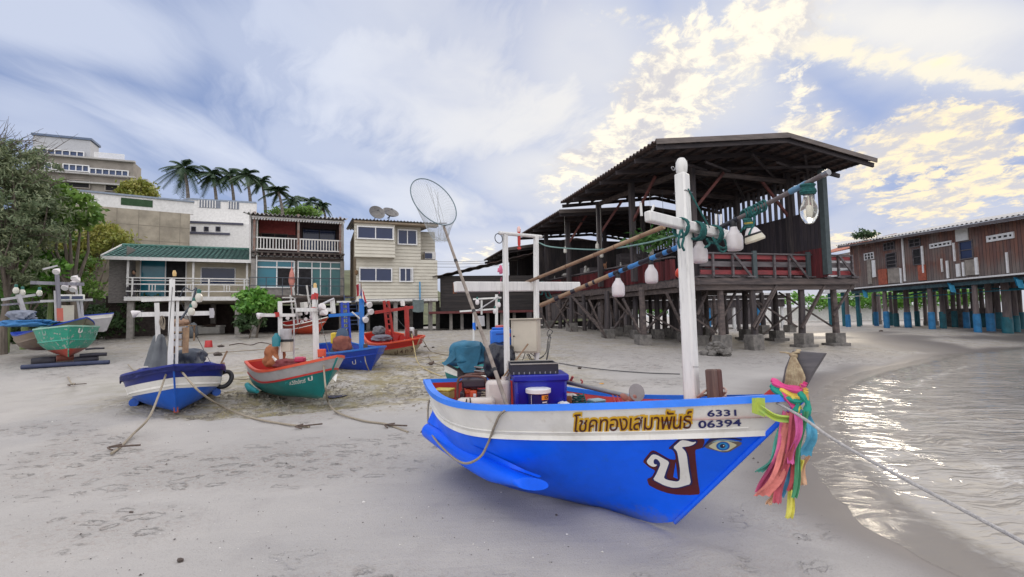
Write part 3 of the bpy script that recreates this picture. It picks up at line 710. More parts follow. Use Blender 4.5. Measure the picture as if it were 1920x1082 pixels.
ch = Thing('balcony_chair', 'dark plastic chair under the seated person on the balcony', 'chair', M=GH[0].M @ Matrix.Translation((x_, .45, GH[1])))
cb = MB(); cb.box((0, -.12, .42), (.46, .48, .04)); ch.part('seat', cb, mat('dark_plastic', (.05, .05, .06), rough=.5)); cb = MB(); cb.box((0, .19, .63), (.44, .04, .42)); ch.part('backrest', cb, MATS['dark_plastic'])
for i, j in ((-1, -1), (1, -1), (-1, 1), (1, 1)):
    cb = MB(); cb.box((.19*i, -.12+.2*j, .2), (.035, .035, .4)); ch.part('leg', cb, MATS['dark_plastic'])

# --- two storey house with white balcony
def balcony_house():
    fr = frame2(at(470, 600, 25.4).x, 25.4, R(24)); t = Thing('balcony_house', 'two storey house with white baluster balcony over glass sliding doors', 'house', M=fr.M)
    Wd = fr.hit(645, 500, 1, 0).x; Z = lambda py, px=560, y=0: fr.hit(px, py, 1, y).z; X = lambda px, y=0: fr.hit(px, 500, 1, y).x
    z0 = Z(556); zm0, zm1 = Z(488), Z(474); zt = Z(404)
    b = MB(); b.box((Wd/2, 3, z0-.1), (Wd, 6, .2)); t.part('floor_slab', b, M_conc)
    b = MB(); b.box((Wd/2, -.12, zm1-.05), (Wd, .5, .07)); 
    for i in range(15): b.box((.2+i*(Wd-.4)/14, -.1, zm1-.16), (.09, .55, .13))
    b.box((Wd/2, .15, zm0+.06), (Wd, .16, .18)); t.part('balcony_deck', b, wood('dark_deck_wood', (.12, .09, .075), (.05, .04, .035)))
    # side walls and back
    w = MB(); w.box((.07, 3.2, (z0+zt)/2), (.14, 6.2, zt-z0)); w.box((Wd-.07, 3.2, (z0+zt)/2), (.14, 6.2, zt-z0)); w.box((Wd/2, 6.2, (z0+zt)/2+.2), (Wd, .14, zt-z0+.4)); t.part('wall', w, M_white)
    w = MB(); w.prism([(-.1, -.35, zt+.1), (-.1, 5.5, zt+.75), (-.1, 5.5, Z(495)), (-.1, .0, Z(495))], (.08, 0, 0)); t.part('side_wall', w, M_white)
    for px in (468, 643): c = MB(); x = min(max(X(px), .1), Wd-.1); c.box((x, -.05, (z0+zm0)/2), (.2, .22, zm0-z0)); t.part('corner_pier', c, M_conc)
    # ground floor glazing
    A = [X(477), X(519), X(553)]; Bx = [X(558), X(585), X(601), X(620), X(640)]
    zg = Z(489); zz = Z(502)
    window(t, A[0], A[2], z0+.45, zg, .12, sp=[A[0], A[1], A[2]], pm=M_teal_glass, name='sliding_door', fw=.07)
    window(t, Bx[0], Bx[4], z0+.02, zg, .12, sp=Bx, pm=glass_dark('green_glass', (.015, .08, .085), .1), name='sliding_door', fw=.06)
    d = MB(); d.box(((A[1]+A[2])/2, .105, (z0+.5+zz)/2), (A[2]-A[1]-.1, .02, zz-z0-.6)); d.box(((Bx[0]+Bx[1])/2, .105, (z0+zz)/2), (Bx[1]-Bx[0]-.08, .02, zz-z0-.1)); t.part('open_doorway', d, M_dark)
    h = MB(); h.box(((A[0]+A[2])/2, .08, zz), (A[2]-A[0], .06, .07)); h.box(((Bx[0]+Bx[4])/2, .08, zz), (Bx[4]-Bx[0], .06, .07)); t.part('transom_bar', h, M_frame)
    w = MB(); w.box(((A[0]+A[2])/2, .2, z0+.22), (A[2]-A[0], .12, .44)); t.part('low_wall', w, M_conc)
    # upper storey set back
    up = MB(); yb = 1.4; up.box((Wd/2, yb+.07, (zm1+zt)/2), (Wd, .14, zt-zm1)); t.part('upper_wall', up, mat('recess_shade_wall', (.06, .03, .03), rough=.8, var=.2)); up = MB(); up.box((X(517, yb), yb-.02, zt-.45), (X(556, yb)-X(482, yb), .06, .8)); t.part('red_wall_panel', up, mat('pink_red_wall', (.30, .055, .05), rough=.8, var=.2))  # wall coloured dark to stand for the unlit depth behind the balcony
    gw = MB(); gw.box((X(482, .7), .7, (zm1+zt)/2), (.05, 1.4, zt-zm1)); t.part('partition', gw, mat('pale_green_wall', (.32, .45, .30), rough=.8))
    x0, x1 = X(566, yb), X(630, yb); window(t, x0, x1, zm1+.2, Z(428, y=yb), yb, nx=2, fm=M_dark)
    x0, x1 = X(488, yb), X(540, yb); window(t, x0, x1, zm1+.35, Z(440, y=yb), yb, nx=2, fm=mat('brown_frame', (.1, .05, .04)), pm=M_dark)
    for px in (477, 559, 637):
        p = MB(); p.box((X(px), -.28, (zm1+zt)/2), (.11, .11, zt-zm1)); t.part('balcony_post', p, mat('brown_post', (.20, .09, .06), rough=.8, col2=(.26, .22, .2)))
    rl = MB(); xa, xb = X(480), X(640); hr = Z(450)-zm1
    rl.box(((xa+xb)/2, -.3, zm1+hr), (xb-xa, .07, .06)); rl.box(((xa+xb)/2, -.3, zm1+.1), (xb-xa, .06, .06))
    n = 29
    for i in range(n): rl.box((xa+(i+.5)*(xb-xa)/n, -.3, zm1+hr/2+.05), (.045, .045, hr-.1))
    t.part('balcony_rail', rl, M_white)
    # fretwork under the eave
    fw = MB(); ze = Z(414)
    fw.box((Wd/2, -.42, ze), (Wd, .03, .09))
    for i in range(34): fw.box((.08+i*(Wd-.16)/33, -.42, ze-.09), (.07, .02, .1), rot=Matrix.Rotation(R(45), 3, 'Y'))
    t.part('eave_trim', fw, M_white)
    mb = MB(); corr_sheet(mb, (-.35, -.75, ze+.12), V(0, 5.9, 1.0).normalized(), (1, 0, 0), 3, 330, .05, .2, 5.9, Wd+.5, th=.015)
    t.part('roof', mb, M_asb, sharp=80)
    dp = MB(); dp.tube([(.25, -.14, z0), (.25, -.14, zt-.1)], .035, 8); t.part('drainpipe', dp, M_white)
    for px, yy in ((478, .4), (560, .4), (640, .4), (480, 5), (600, 5)):
        x = X(px, yy); w_ = fr.W(x, yy, 0); zb = gz(w_.x, w_.y)-.2; p = MB(); p.box((x, yy, (zb+z0)/2), (.24, .24, z0-zb)); t.part('post', p, M_conc)
    pl = MB(); pl.box((Wd/2+.2, -.6, z0-.05), (Wd, 1.1, .1)); t.part('porch_deck', pl, MATS['dark_deck_wood'])
    r2 = MB(); 
    for zz_ in (.9, .5): r2.tube([(0.0, -1.1, z0+zz_), (Wd-.1, -1.1, z0+zz_)], .02, 6)
    for i in range(7): r2.tube([(i*(Wd-.1)/6, -1.1, z0), (i*(Wd-.1)/6, -1.1, z0+.9)], .02, 6)
    t.part('porch_rail', r2, mat('dark_metal', (.05, .06, .08), rough=.5))
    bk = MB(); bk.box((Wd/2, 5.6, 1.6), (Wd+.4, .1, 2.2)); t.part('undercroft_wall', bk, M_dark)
    for i in range(5):
        p = MB(); a = X(600+i*5); p.bar((a, -1.15, .9+z0*0+.4), (a, -1.15, z0), .04); 
    st = MB(); xs = X(652)
    for i in range(8): st.box((xs, -1.3-.22*i*.5, z0-.12-.2*i), (.6, .16, .03))
    st.bar((xs-.3, -1.2, z0), (xs-.3, -2.2, z0-1.6), .04, .1); st.bar((xs+.3, -1.2, z0), (xs+.3, -2.2, z0-1.6), .04, .1)
    t.part('stair', st, mat('navy_steel', (.04, .07, .16), rough=.5))
    # towel hanging on the porch
    return fr, z0
BH = balcony_house()
# folded umbrella on the porch
tb = MB(); q = BH[0]; xx = q.hit(547, 520, 1, -.9).x; zz = BH[1]
tb.lathe([(.02, 0), (.03, .3), (.1, .5), (.16, .75), (.12, 1.1), (.04, 1.4), (.015, 1.5), (.015, 1.75)], n=12)
tb.v = [tuple(q.W(xx+p[0], -.9+p[1], zz+p[2])) for p in tb.v]
solo('parasol', tb, mat('faded_pink_cloth', (.55, .22, .18), rough=.9), 'folded faded pink parasol on the porch of the balcony house', 'parasol')

# --- cream weatherboard house
def cream_house():
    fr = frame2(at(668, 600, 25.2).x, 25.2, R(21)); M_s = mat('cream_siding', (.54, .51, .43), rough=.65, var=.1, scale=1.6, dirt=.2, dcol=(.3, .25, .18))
    t = Thing('weatherboard_house', 'tall cream weatherboard house on posts with dark blue windows', 'house', M=fr.M)
    X = lambda px, y=0: fr.hit(px, 500, 1, y).x; Z = lambda py, px=740, y=0: fr.hit(px, py, 1, y).z
    z0 = Z(560); z1 = Z(424); Wd = X(820); xs = X(789); zs = Z(486)
    w = MB(); siding(w, 0, Wd, z0, zs, 0); siding(w, 0, xs, zs, z1, 0)
    w.box((Wd/2, .08, (z0+zs)/2), (Wd-.01, .1, zs-z0)); w.box((xs/2, .08, (z1+zs)/2), (xs-.01, .1, z1-zs))
    t.part('front_wall', w, M_s, smooth=False)
    w = MB(); Dp = 6.
    n = 26
    for i in range(n):
        a = z0+i*(z1-z0)/n; w.add([(-.02, Dp, a), (-.02, 0, a), (0, 0, a+.15), (0, Dp, a+.15)], [(0, 1, 2, 3)])
    w.box((.05, Dp/2, (z0+z1)/2), (.08, Dp, z1-z0)); w.box((Wd-.05, Dp/2+.6, (z0+zs)/2), (.08, Dp-1.2, zs-z0)); w.box((xs-.05, Dp/2, (zs+z1)/2), (.08, Dp, z1-zs))
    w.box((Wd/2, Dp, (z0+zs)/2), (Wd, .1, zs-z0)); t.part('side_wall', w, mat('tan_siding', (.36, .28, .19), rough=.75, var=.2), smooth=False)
    w = MB(); siding(w, xs, X(816, 1.2), zs, z1-.1, 1.2); w.box(((xs+X(816, 1.2))/2, 1.3, (zs+z1)/2), (X(816, 1.2)-xs, .1, z1-zs)); t.part('rear_bay_wall', w, M_s, smooth=False)
    fl = MB(); fl.box((Wd/2, Dp/2, z0-.08), (Wd, Dp, .14)); fl.box((Wd/2, -.02, z0-.06), (Wd, .06, .12)); t.part('floor', fl, M_white)
    # projecting bay upper left
    bx0, bx1, bz0, bz1 = X(665, -.45), X(741, -.45), Z(483, y=-.45), Z(420, y=-.45)
    w = MB(); siding(w, bx0, bx1, bz0, bz1, -.45); w.box(((bx0+bx1)/2, -.22, (bz0+bz1)/2), (bx1-bx0, .42, bz1-bz0)); t.part('bay', w, M_s, smooth=False)
    window(t, X(669, -.45), X(738, -.45), Z(451, y=-.45), Z(427, y=-.45), -.52, fw=.06)
    window(t, X(745), X(782), Z(459), Z(430), -.075, fw=.06)
    window(t, X(673), X(735), Z(529), Z(503), -.075, fw=.06)
    window(t, X(748), X(774), Z(529), Z(502), -.075, sp=[X(748), X(760), X(770), X(774)], fw=.06)
    ac = MB(); ac.box((X(806, .9), .95, Z(478, y=.9)), (.62, .4, .42)); a_ = t.part('air_conditioner', ac, M_white, bevel=.01)
    gr = MB(); gr.box((X(804, .7), .742, Z(478, y=.74)), (.4, .02, .3)); t.part('grille', gr, M_glass, parent=a_)
    mb = MB(); corr_sheet(mb, (-.25, -.75, z1+.14), V(0, 7, .7).normalized(), (1, 0, 0), 3, 300, .03, .17, 7.2, Wd+.3, th=.012); t.part('roof', mb, mat('blue_grey_roof', (.20, .19, .18), rough=.8, dirt=.4), sharp=80)
    s = MB(); s.box((Wd/2-.1, -.6, z1+.04), (Wd+.1, .03, .1)); s.box((Wd/2-.1, -.3, z1+.01), (Wd+.1, .6, .03)); t.part('eave', s, mat('tan_trim', (.33, .26, .18)))
    la = MB(); lx, lz = X(667, -.1)-.02, Z(512); la.lathe([(.02, -.14), (.07, -.1), (.09, .06), (.03, .12)], at=(lx+.05, -.12, lz), n=8); t.part('lantern', la, mat('brass_brown', (.16, .09, .04), rough=.5))
    for px, yy in ((676, .3), (741, .3), (806, .3), (690, 4), (770, 4), (820, 3)):
        x = X(px, yy); w_ = fr.W(x, yy, 0); zb = gz(w_.x, w_.y)-.2; p = MB(); p.box((x, yy, (zb+z0)/2), (.2, .2, z0-zb)); t.part('post', p, M_conc)
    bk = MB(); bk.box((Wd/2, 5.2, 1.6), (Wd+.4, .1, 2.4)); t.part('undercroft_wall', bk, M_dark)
    bp = MB(); bp.box((X(787, -.2), -.2, Z(548)), (.06, .06, 1.1)); t.part('blue_post', bp, mat('blue_pole', (.02, .25, .5)))
    # round tanks on the roof
    for k, (px, r_, tl) in enumerate(((705, .44, 62), (731, .46, 40))):
        # satellite dishes lying back on their mounts
        yy = 1.6+.4*k; c = V(X(px, yy), yy, Z(408, y=yy)+.1)
        dt = Thing('satellite_dish', ['dark mesh satellite dish, lower of the two on the cream house roof', 'tilted satellite dish with pale rim, upper of the two on the cream house roof'][k], 'dish', M=fr.M @ Matrix.Translation(c) @ Matrix.Rotation(R(tl), 4, 'X') @ Matrix.Rotation(R(12), 4, 'Y'), group='dishes on the roof')
        d = MB(); prof = [(r_*q_/8, .5*(q_/8)**2*r_) for q_ in range(9)]; prof2 = [(max(.001, a-.005), b_+.02) for a, b_ in prof[::-1]]
        d.lathe([(max(.001, a), b_) for a, b_ in prof]+prof2, n=32); dt.part('reflector', d, mat('dish_grey', (.20, .19, .18), var=.2, metal=.2))
        d = MB(); d.tube([(0, 0, 0), (0, 0, -.15)], .04, 8); d.bar((0, 0, -.1), (0, .3, -.35), .04); d.bar((0, 0, -.1), (0, -.3, -.4), .04); dt.part('mount', d, MATS['dark_metal'])
        d = MB(); d.tube([(r_*.8, 0, .3*r_), (0, 0, .9*r_)], .008, 5); d.tube([(-r_*.8, 0, .3*r_), (0, 0, .9*r_)], .008, 5); d.lathe([(.03, 0), (.03, .08)], at=(0, 0, .85*r_), n=8); dt.part('feed_arm', d, MATS['dark_metal'])
    return fr
CH = cream_house()

# --- dark wooden hut on posts right of the cream house
def dark_hut():
    fr = frame2(at(826, 600, 27).x, 27, R(8)); t = Thing('wooden_hut', 'dark plank hut with rusty sheet roof on short posts', 'hut', M=fr.M)
    X = lambda px, y=0: fr.hit(px, 560, 1, y).x; Z = lambda py, px=880, y=0: fr.hit(px, py, 1, y).z
    Wd = X(1000); z0, z1 = Z(583), Z(524, 850)
    M_d = wood('dark_planks', (.052, .042, .038), (.025, .022, .024), axis='x', gap=('z', .16))
    w = MB(); w.box((Wd/2, 2, (z0+z1)/2+.1), (Wd, 4, z1-z0+.2)); t.part('wall', w, M_d)
    w = MB(); w.box((X(935), -.03, (z0+z1)/2), (.25, .1, z1-z0)); t.part('corner_board', w, M_d)
    mb = MB()
    za, zb_ = Z(520, 826), Z(492, 930)
    mb.slab(lambda u, v: V(-.4+u*(Wd+.6), -.5+5*v, za+(zb_-za)*u*(Wd+.6)/(X(930)+.4)+.25*v+.02*math.sin(u*60)), 90, 3, (0, 0, -.03)); t.part('roof', mb, M_rust)
    d = MB(); d.box((Wd/2-.2, -.5, z0-.08), (Wd+.8, 1.2, .12)); t.part('deck', d, mat('dark_red_deck', (.12, .03, .03), rough=.8))
    for i, px in enumerate((845, 866, 890, 915, 940, 965)):
        x = X(px, -.4); w_ = fr.W(x, -.4, 0); zb = gz(w_.x, w_.y)-.2; p = MB(); p.box((x, -.4+.3*(i % 2), (zb+z0)/2), (.16, .16, z0-.1-zb)); t.part('post', p, M_conc)
    s = MB(); s.box((X(857), -.03, Z(540)), (.35, .03, .42)); sg = t.part('poster', s, mat('poster_white', (.6, .58, .55), var=.2))
    s = MB(); s.box((X(858), -.052, Z(540)), (.12, .01, .34)); s.blob((X(858), -.055, Z(532)), (.07, .008, .07), n=10); t.part('poster_figure', s, mat('poster_brown', (.3, .12, .06)), parent=sg)
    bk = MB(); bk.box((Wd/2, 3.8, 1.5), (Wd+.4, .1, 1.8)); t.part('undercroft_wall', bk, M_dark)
dark_hut()

# --- retaining wall and white building behind the beach houses
def hill_buildings():
    M_stone = mat('tan_block_wall', (.34, .30, .235), rough=.9, var=.3, scale=1, bump=.01, dirt=.4, dcol=(.2, .17, .12))
    fr = frame2(at(120, 500, 32).x, 32, R(34)); X = lambda px: fr.hit(px, 430, 1, 0).x; Z = lambda py, px: fr.hit(px, py, 1, 0).z
    t = Thing('retaining_wall', 'long tan block retaining wall above the green roof, white parapet on top', 'wall', M=fr.M)
    x0, x1 = X(60), X(356); za, zb = Z(384, 155), Z(411, 350); zw = Z(374, 155)
    w = MB(); w.box(((x0+x1)/2, .6, za/2), (x1-x0, 1.2, za)); 
    ob = t.part('wall_face', w, M_stone)
    j = MB()
    for k in range(1, 9): j.box(((x0+x1)/2, -.004, za*k/9), (x1-x0, .012, .035))
    for k in range(7): j.box((x0+(x1-x0)*(k+.5)/7, -.006, za/2), (.03, .012, za))
    t.part('block_joint', j, mat('joint_dark', (.2, .17, .13)))
    zc = Z(372, 155)
    p = MB(); p.box(((x0+x1)/2, .2, za+.45), (x1-x0+.4, .2, .9)); t.part('parapet', p, M_white)
    p = MB(); p.box(((x0+x1)/2, .2, za+.95), (x1-x0+.5, .4, .12)); t.part('coping', p, mat('blue_grey_coping', (.22, .26, .32)))
    ins = MB(); a, b = X(225), X(285); ins.box(((a+b)/2, .09, za+.5), (b-a, .04, .5)); t.part('planter_gap', ins, mat('dark_green_gap', (.03, .07, .03), rough=.9))
    # white building with small windows
    fr = frame2(at(356, 500, 38).x, 38, R(20)); X = lambda px: fr.hit(px, 430, 1, 0).x; Z = lambda py, px: fr.hit(px, py, 1, 0).z
    t = Thing('white_building', 'plain white rendered building with three small square windows and dark bands', 'building', M=fr.M)
    x0, x1 = X(356), X(470); z1 = Z(416, 370)
    w = MB(); w.box(((x0+x1)/2, 3, z1/2), (x1-x0, 6, z1)); t.part('wall', w, M_white)
    for py in (417, 437):
        b = MB(); zz = Z(py, 370); b.box(((x0+X(455 if py < 430 else 430))/2, -.05, zz), (X(455 if py < 430 else 430)-x0+.1, .12, .16)); t.part('band', b, mat('dark_band', (.06, .06, .09)))
    for px in (363, 387, 409): window(t, X(px-4.5), X(px+4.5), Z(434, px), Z(425, px), 0, nx=1, fm=MATS['dark_band'], pm=M_dark)
    fr2 = frame2(at(300, 500, 40).x, 40, R(20)); X2 = lambda px: fr2.hit(px, 400, 1, 0).x; Z2 = lambda py, px: fr2.hit(px, py, 1, 0).z
    t = Thing('terrace_wall', 'white terrace wall with metal railing below the palms', 'wall', M=fr2.M)
    a, b, c = X2(300), X2(352), X2(480); zt = Z2(374, 352); zl = Z2(388, 300)
    w = MB(); w.prism([(a, 0, 3), (c, 0, 3), (c, 0, zt), (b, 0, zt), (a, 0, zl)], (0, .4, 0)); t.part('wall_face', w, M_white)
    w = MB(); w.bar((a, .2, zl+.05), (b, .2, zt+.05), .5, .14); w.bar((b, .2, zt+.05), (c, .2, zt+.05), .5, .14); t.part('coping', w, MATS['blue_grey_coping'])
    rl = MB()
    for px0, px1 in ((373, 413), (428, 448)):
        xa, xb = X2(px0), X2(px1); n = int((xb-xa)/.16); ins = MB()
        rl.box(((xa+xb)/2, -.02, zt-.32), (xb-xa, .03, .62))
    t.part('recess', rl, mat('recess_dark', (.16, .18, .22)))
    rr = MB()
    for px0, px1 in ((373, 413), (428, 448)):
        xa, xb = X2(px0), X2(px1); n = int((xb-xa)/.2)
        for i in range(n): rr.box((xa+i*.2, -.06, zt-.3), (.07, .03, .62))
    t.part('railing', rr, M_white)
hill_buildings()

# --- stepped hotel on the hill
def hotel():
    fr = frame2(at(60, 400, 66).x, 66, R(22)); M_h = mat('hotel_stone', (.27, .245, .215), rough=.9, var=.2, scale=.8, dirt=.3); M_hg = glass_dark('hotel_glass', (.03, .05, .11), .1)
    t = Thing('stepped_hotel', 'large tan stepped apartment block on the hill with banded balconies', 'building', M=fr.M)
    X = lambda px, y=0: fr.hit(px, 320, 1, y).x; Z = lambda py, px, y=0: fr.hit(px, py, 1, y).z
    def blk(px0, px1, pyt, pxt, zb, y0, dep, nm, m_):
        b = MB(); a, c = X(px0, y0), X(px1, y0); zt = Z(pyt, pxt, y0); b.box(((a+c)/2, y0+dep/2, (zt+zb)/2), (c-a, dep, zt-zb)); t.part(nm, b, m_); return a, c, zt
    a, c, z4 = blk(60, 275, 342, 150, 4, 0, 5, 'lower_block', M_h)
    blk(60, 250, 297, 170, z4, 1.2, 3.5, 'upper_block', M_h)
    a5, c5, z5 = blk(60, 168, 256, 110, z4, 2.4, 3, 'penthouse', mat('hotel_white', (.40, .41, .43), var=.1))
    b = MB(); b.box(((a5+c5)/2, 2.4+1.5, z5), (c5-a5+.4, 3.4, .3)); t.part('penthouse_roof', b, mat('slate_blue', (.10, .14, .22)))
    for (px0, px1, py0, py1, y0, n, m_) in ((60, 158, 292, 281, 2.3, 7, M_hg), (118, 168, 322, 309, 1.1, 4, M_hg), (168, 242, 332, 318, 1.1, 6, M_hg), (60, 110, 318, 305, 1.1, 4, M_hg), (112, 171, 353, 337, -.05, 1, M_dark), (198, 236, 360, 345, -.05, 1, M_dark), (60, 100, 346, 330, -.05, 1, M_dark), (112, 150, 372, 363, -.05, 1, M_dark)):
        xm = (px0+px1)/2; window(t, X(px0, y0), X(px1, y0), Z(py0, xm, y0), Z(py1, xm, y0), y0, nx=n, fw=.12, pm=m_, fm=M_frame if n > 1 else M_h, dep=.25)
    for py, pxr, y0, x1p in ((297, 170, 1.0, 250), (327, 170, .9, 250), (342, 150, -.2, 275), (366, 150, -.3, 275)):
        b = MB(); zz = Z(py, pxr, y0); a, c = X(60, y0), X(x1p, y0); b.box(((a+c)/2, y0, zz), (c-a+.4, .7, .22)); t.part('balcony_band', b, mat('pale_band', (.38, .37, .355)))
    r_ = MB(); a, c = X(176, 1.3), X(232, 1.3); zz = Z(299, 200, 1.3)
    r_.box(((a+c)/2, 1.3, zz+.9), (c-a, .08, .1))
    for i in range(30): r_.box((a+(c-a)*i/29, 1.3, zz+.45), (.07, .07, .9))
    t.part('roof_railing', r_, M_frame)
    b = MB(); a, c = X(232, 6), X(277, 6); z = Z(334, 255, 6); b.box(((a+c)/2, 9, (z+4)/2), (c-a, 6, z-4)); t.part('rear_block', b, MATS['hotel_white'])
hotel()
# wooded hillside that carries the hotel and palms
def hillside():
    mb = MB()
    def fn(u, v):
        x = -150+150*u*1.05; y = 40+70*v; k = sstep(0, 22, -x-4)*1.0
        z = 1.2+(6.5*sstep(0, .28, v)+5*sstep(.3, 1, v))*k*sstep(1.0, .9, u)*1.0+noise.noise(V(x*.1, y*.1, 0))
        return V(x, y, z)
    mb.grid(fn, 80, 50); struct('hillside', mb, mat('hill_earth', (.10, .11, .05), rough=.95, var=.4, scale=.3))
hillside()
# ------------------------------------------------------------------ open restaurant pavilion on stilts
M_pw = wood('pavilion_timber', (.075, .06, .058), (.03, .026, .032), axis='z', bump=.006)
M_rf = wood('shade_dark_framing', (.055, .042, .042), (.022, .018, .022), axis='x', bump=.004)  # darker copy of the pavilion timber; shade under the roof put into its colour
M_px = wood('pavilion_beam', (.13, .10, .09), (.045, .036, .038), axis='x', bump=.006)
M_red = wood('dark_red_board', (.27, .04, .045), (.15, .03, .035), axis='x', bump=.003)
M_redv = wood('red_plank_fence', (.19, .028, .032), (.08, .016, .022), axis='z', gap=('y', .14))
M_gb = wood('grey_rail_board', (.14, .125, .13), (.06, .05, .055), axis='x')
M_foot = mat('footing_concrete', (.20, .185, .17), rough=.95, var=.3, scale=5, col2=(.10, .095, .09), bump=.03, bscale=14, dirt=.5, dcol=(.05, .045, .045))
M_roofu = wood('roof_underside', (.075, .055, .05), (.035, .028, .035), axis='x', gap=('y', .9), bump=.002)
PV = frame2(4.58, 15, R(15.3))
def pavilion():
    fr = PV; t = Thing('stilt_pavilion', 'large dark open timber pavilion on stilts under a wide corrugated roof', 'pavilion', M=fr.M)
    ZE, ZR = 7.06, 7.67; LW, LR = 8.75, 5.04; RL = 8.4; DZ = 3.0
    def roof(x0, xr, x1, y0, y1, ze, zr, ze2, nm, fas=True):
        mb = MB(); e1 = V(xr-x0, 0, zr-ze); e2 = V(xr-x1, 0, zr-ze2)
        corr_sheet(mb, (x0, y0, ze), e1.normalized(), (0, 1, 0), 3, int((y1-y0)/.028), .042, .235, e1.length, y1-y0, th=.02)
        corr_sheet(mb, (x1, y0, ze2), e2.normalized(), (0, 1, 0), 3, int((y1-y0)/.028), .042, .235, e2.length, y1-y0, th=.02)
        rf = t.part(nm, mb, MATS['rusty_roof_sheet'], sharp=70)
        # purlins along the building, rafters across
        for i in range(8):
            u = (i+.5)/8
            for (xa, za) in ((x0, ze), (x1, ze2)):
                x = xa+(xr-xa)*u; z = za+(zr-za)*u-.10
                b = MB(); b.bar((x, y0+.1, z), (x, y1-.05, z+.02*math.sin(i*3)), .07, .09); t.part('purlin', b, M_rf, parent=rf)
        k = int((y1-y0)/1.35)
        for i in range(k+1):
            y = y0+.12+i*(y1-y0-.25)/k
            for (xa, za) in ((x0, ze), (x1, ze2)):
                b = MB(); b.bar((xa+.05, y, za-.22), (xr, y, zr-.22), .07, .15); t.part('rafter', b, M_rf, parent=rf)
        if fas:
            f = MB(); f.bar((x0-.05, y0-.03, ze-.09), (xr, y0-.03, zr-.09), .035, .15); f.bar((x1+.05, y0-.03, ze2-.09), (xr, y0-.03, zr-.09), .035, .15)
            t.part('barge_board', f, wood('grey_barge_board', (.17, .14, .125), (.09, .075, .07), axis='x'), parent=rf)
            for (xa, xb, za, zb) in ((x0+1.2, x0+3.2, ze-.3, zr-.42), (x0+2.4, x0+4.2, ze-.28, zr-.6), (x1-3.4, x1-1., ze2-.1, ze2-.33)):
                b = MB(); b.bar((xa, y0+.9, za), (xb, y0+1.9, za+.08), .05, .07); t.part('roof_brace', b, M_rf, parent=rf)
        return rf
    rf = roof(0, LR, LW, 0, RL, ZE, ZR, ZE, 'roof')
    roof(.02, LR-.2, 8.3, 8.55, 15.8, 6.72-.0, 7.1, 6.7, 'rear_roof')
    z3 = fr.hit(945, 466, 1, 16.).z; x3 = fr.hit(945, 466, 1, 16.).x
    roof(x3, 4.0, 8., 16., 22, z3, z3+.75, z3+.3, 'far_roof')
    # criss-cross ties seen under the right slope
    for (a, b_) in (((4.3, .9, 7.2), (6.9, 2.6, 6.95)), ((4.6, 2.6, 7.2), (7.2, .8, 6.9)), ((6.2, .5, 7.15), (8.1, 2.2, 6.8)), ((5.6, 3.4, 7.1), (7.6, 5.2, 6.85)), ((3.6, 3.2, 7.1), (5.8, 5., 7.1)), ((2.6, 4.4, 7.), (4.8, 2.8, 7.15))):
        b = MB(); b.bar(a, b_, .07, .09); t.part('roof_tie', b, M_rf, parent=rf)
    # deck outline
    XL = lambda y: 2.5-(y-1.8)*.1
    d = MB(); d.prism([(XL(1.75), 1.75, DZ-.1), (9.55, 1.75, DZ-.1), (9.3, 20, DZ-.1), (XL(20), 20, DZ-.1)], (0, 0, .07)); dk = t.part('deck', d, wood('deck_boards', (.10, .085, .08), (.05, .04, .042), axis='x', gap=('y', .16)))
    b = MB(); b.bar((XL(1.7)-.05, 1.68, DZ-.22), (9.6, 1.68, DZ-.22), .12, .22); t.part('deck_beam', b, M_px)
    b = MB(); b.bar((XL(1.7)-.1, 1.8, DZ-.42), (9.5, 1.8, DZ-.42), .14, .2); t.part('deck_beam', b, M_px)
    b = MB(); b.bar((XL(1.7)-.06, 1.6, DZ-.22), (XL(20)-.06, 20, DZ-.22), .12, .24); t.part('deck_beam', b, M_px)
    b = MB(); b.bar((XL(1.7)+.1, 1.9, DZ-.45), (XL(20)+.1, 20, DZ-.45), .16, .18); t.part('deck_beam', b, M_px)
    for i in range(8):
        y = 2.6+i*2.1; b = MB(); b.bar((XL(y)-.15, y, DZ-.3), (9.4, y, DZ-.3), .12, .16); t.part('joist', b, M_px)
    for i in range(11):
        x = 2.6+i*.68; b = MB(); b.box((x, 1.66, DZ-.05), (.35, .2, .05)); t.part('deck_plank_end', b, M_gb)
    # left plank parapet
    b = MB()
    n = 60
    for i in range(n):
        y = 3.0+i*17/n; x = XL(y)-.03; h = .72+.04*noise.noise(V(i*.6, 0, 0)); lift = (0 if i % 7 else .03)
        b.bar((x, y, DZ-.05+lift), (x, y, DZ+h), .04, .20, up=(1, 0, 0))
    t.part('plank_parapet', b, M_redv)
    b = MB(); b.bar((XL(2.9)-.05, 2.9, DZ+.80), (XL(20)-.05, 20, DZ+.80), .2, .05); t.part('parapet_cap', b, M_gb)
    # front railing: red, grey, red boards between posts
    xa, xb = XL(1.75)+.15, 9.5
    for z, h, m_ in ((.68, .15, M_red), (.42, .19, M_gb), (.12, .16, M_red)):
        b = MB(); b.box(((xa+xb)/2, 1.78, DZ+z), (xb-xa, .035, h)); t.part('rail_board', b, m_)
    b = MB(); b.box(((xa+xb)/2, 1.75, DZ+.80), (xb-xa, .12, .05)); t.part('top_rail', b, M_gb)
    for i, px in enumerate((1337, 1374, 1415, 1452, 1480, 1516, 1549, 1572, 1598)):
        x = fr.hit(px, 500, 1, 1.72).x; wd = .17 if px in (1415, 1516) else .07
        b = MB(); b.box((x, 1.72, DZ+.33), (wd, .08, 1.0 if wd < .1 else 1.15)); t.part('rail_post', b, mat('green_grey_post', (.06, .08, .085), rough=.8) if wd > .1 else M_gb)
        if px in (1374, 1480, 1572): 
            b = MB(); b.bar((x, 1.66, DZ+.78), (x+.75, 1.62, DZ-.1), .05, .08); t.part('rail_brace', b, M_gb)
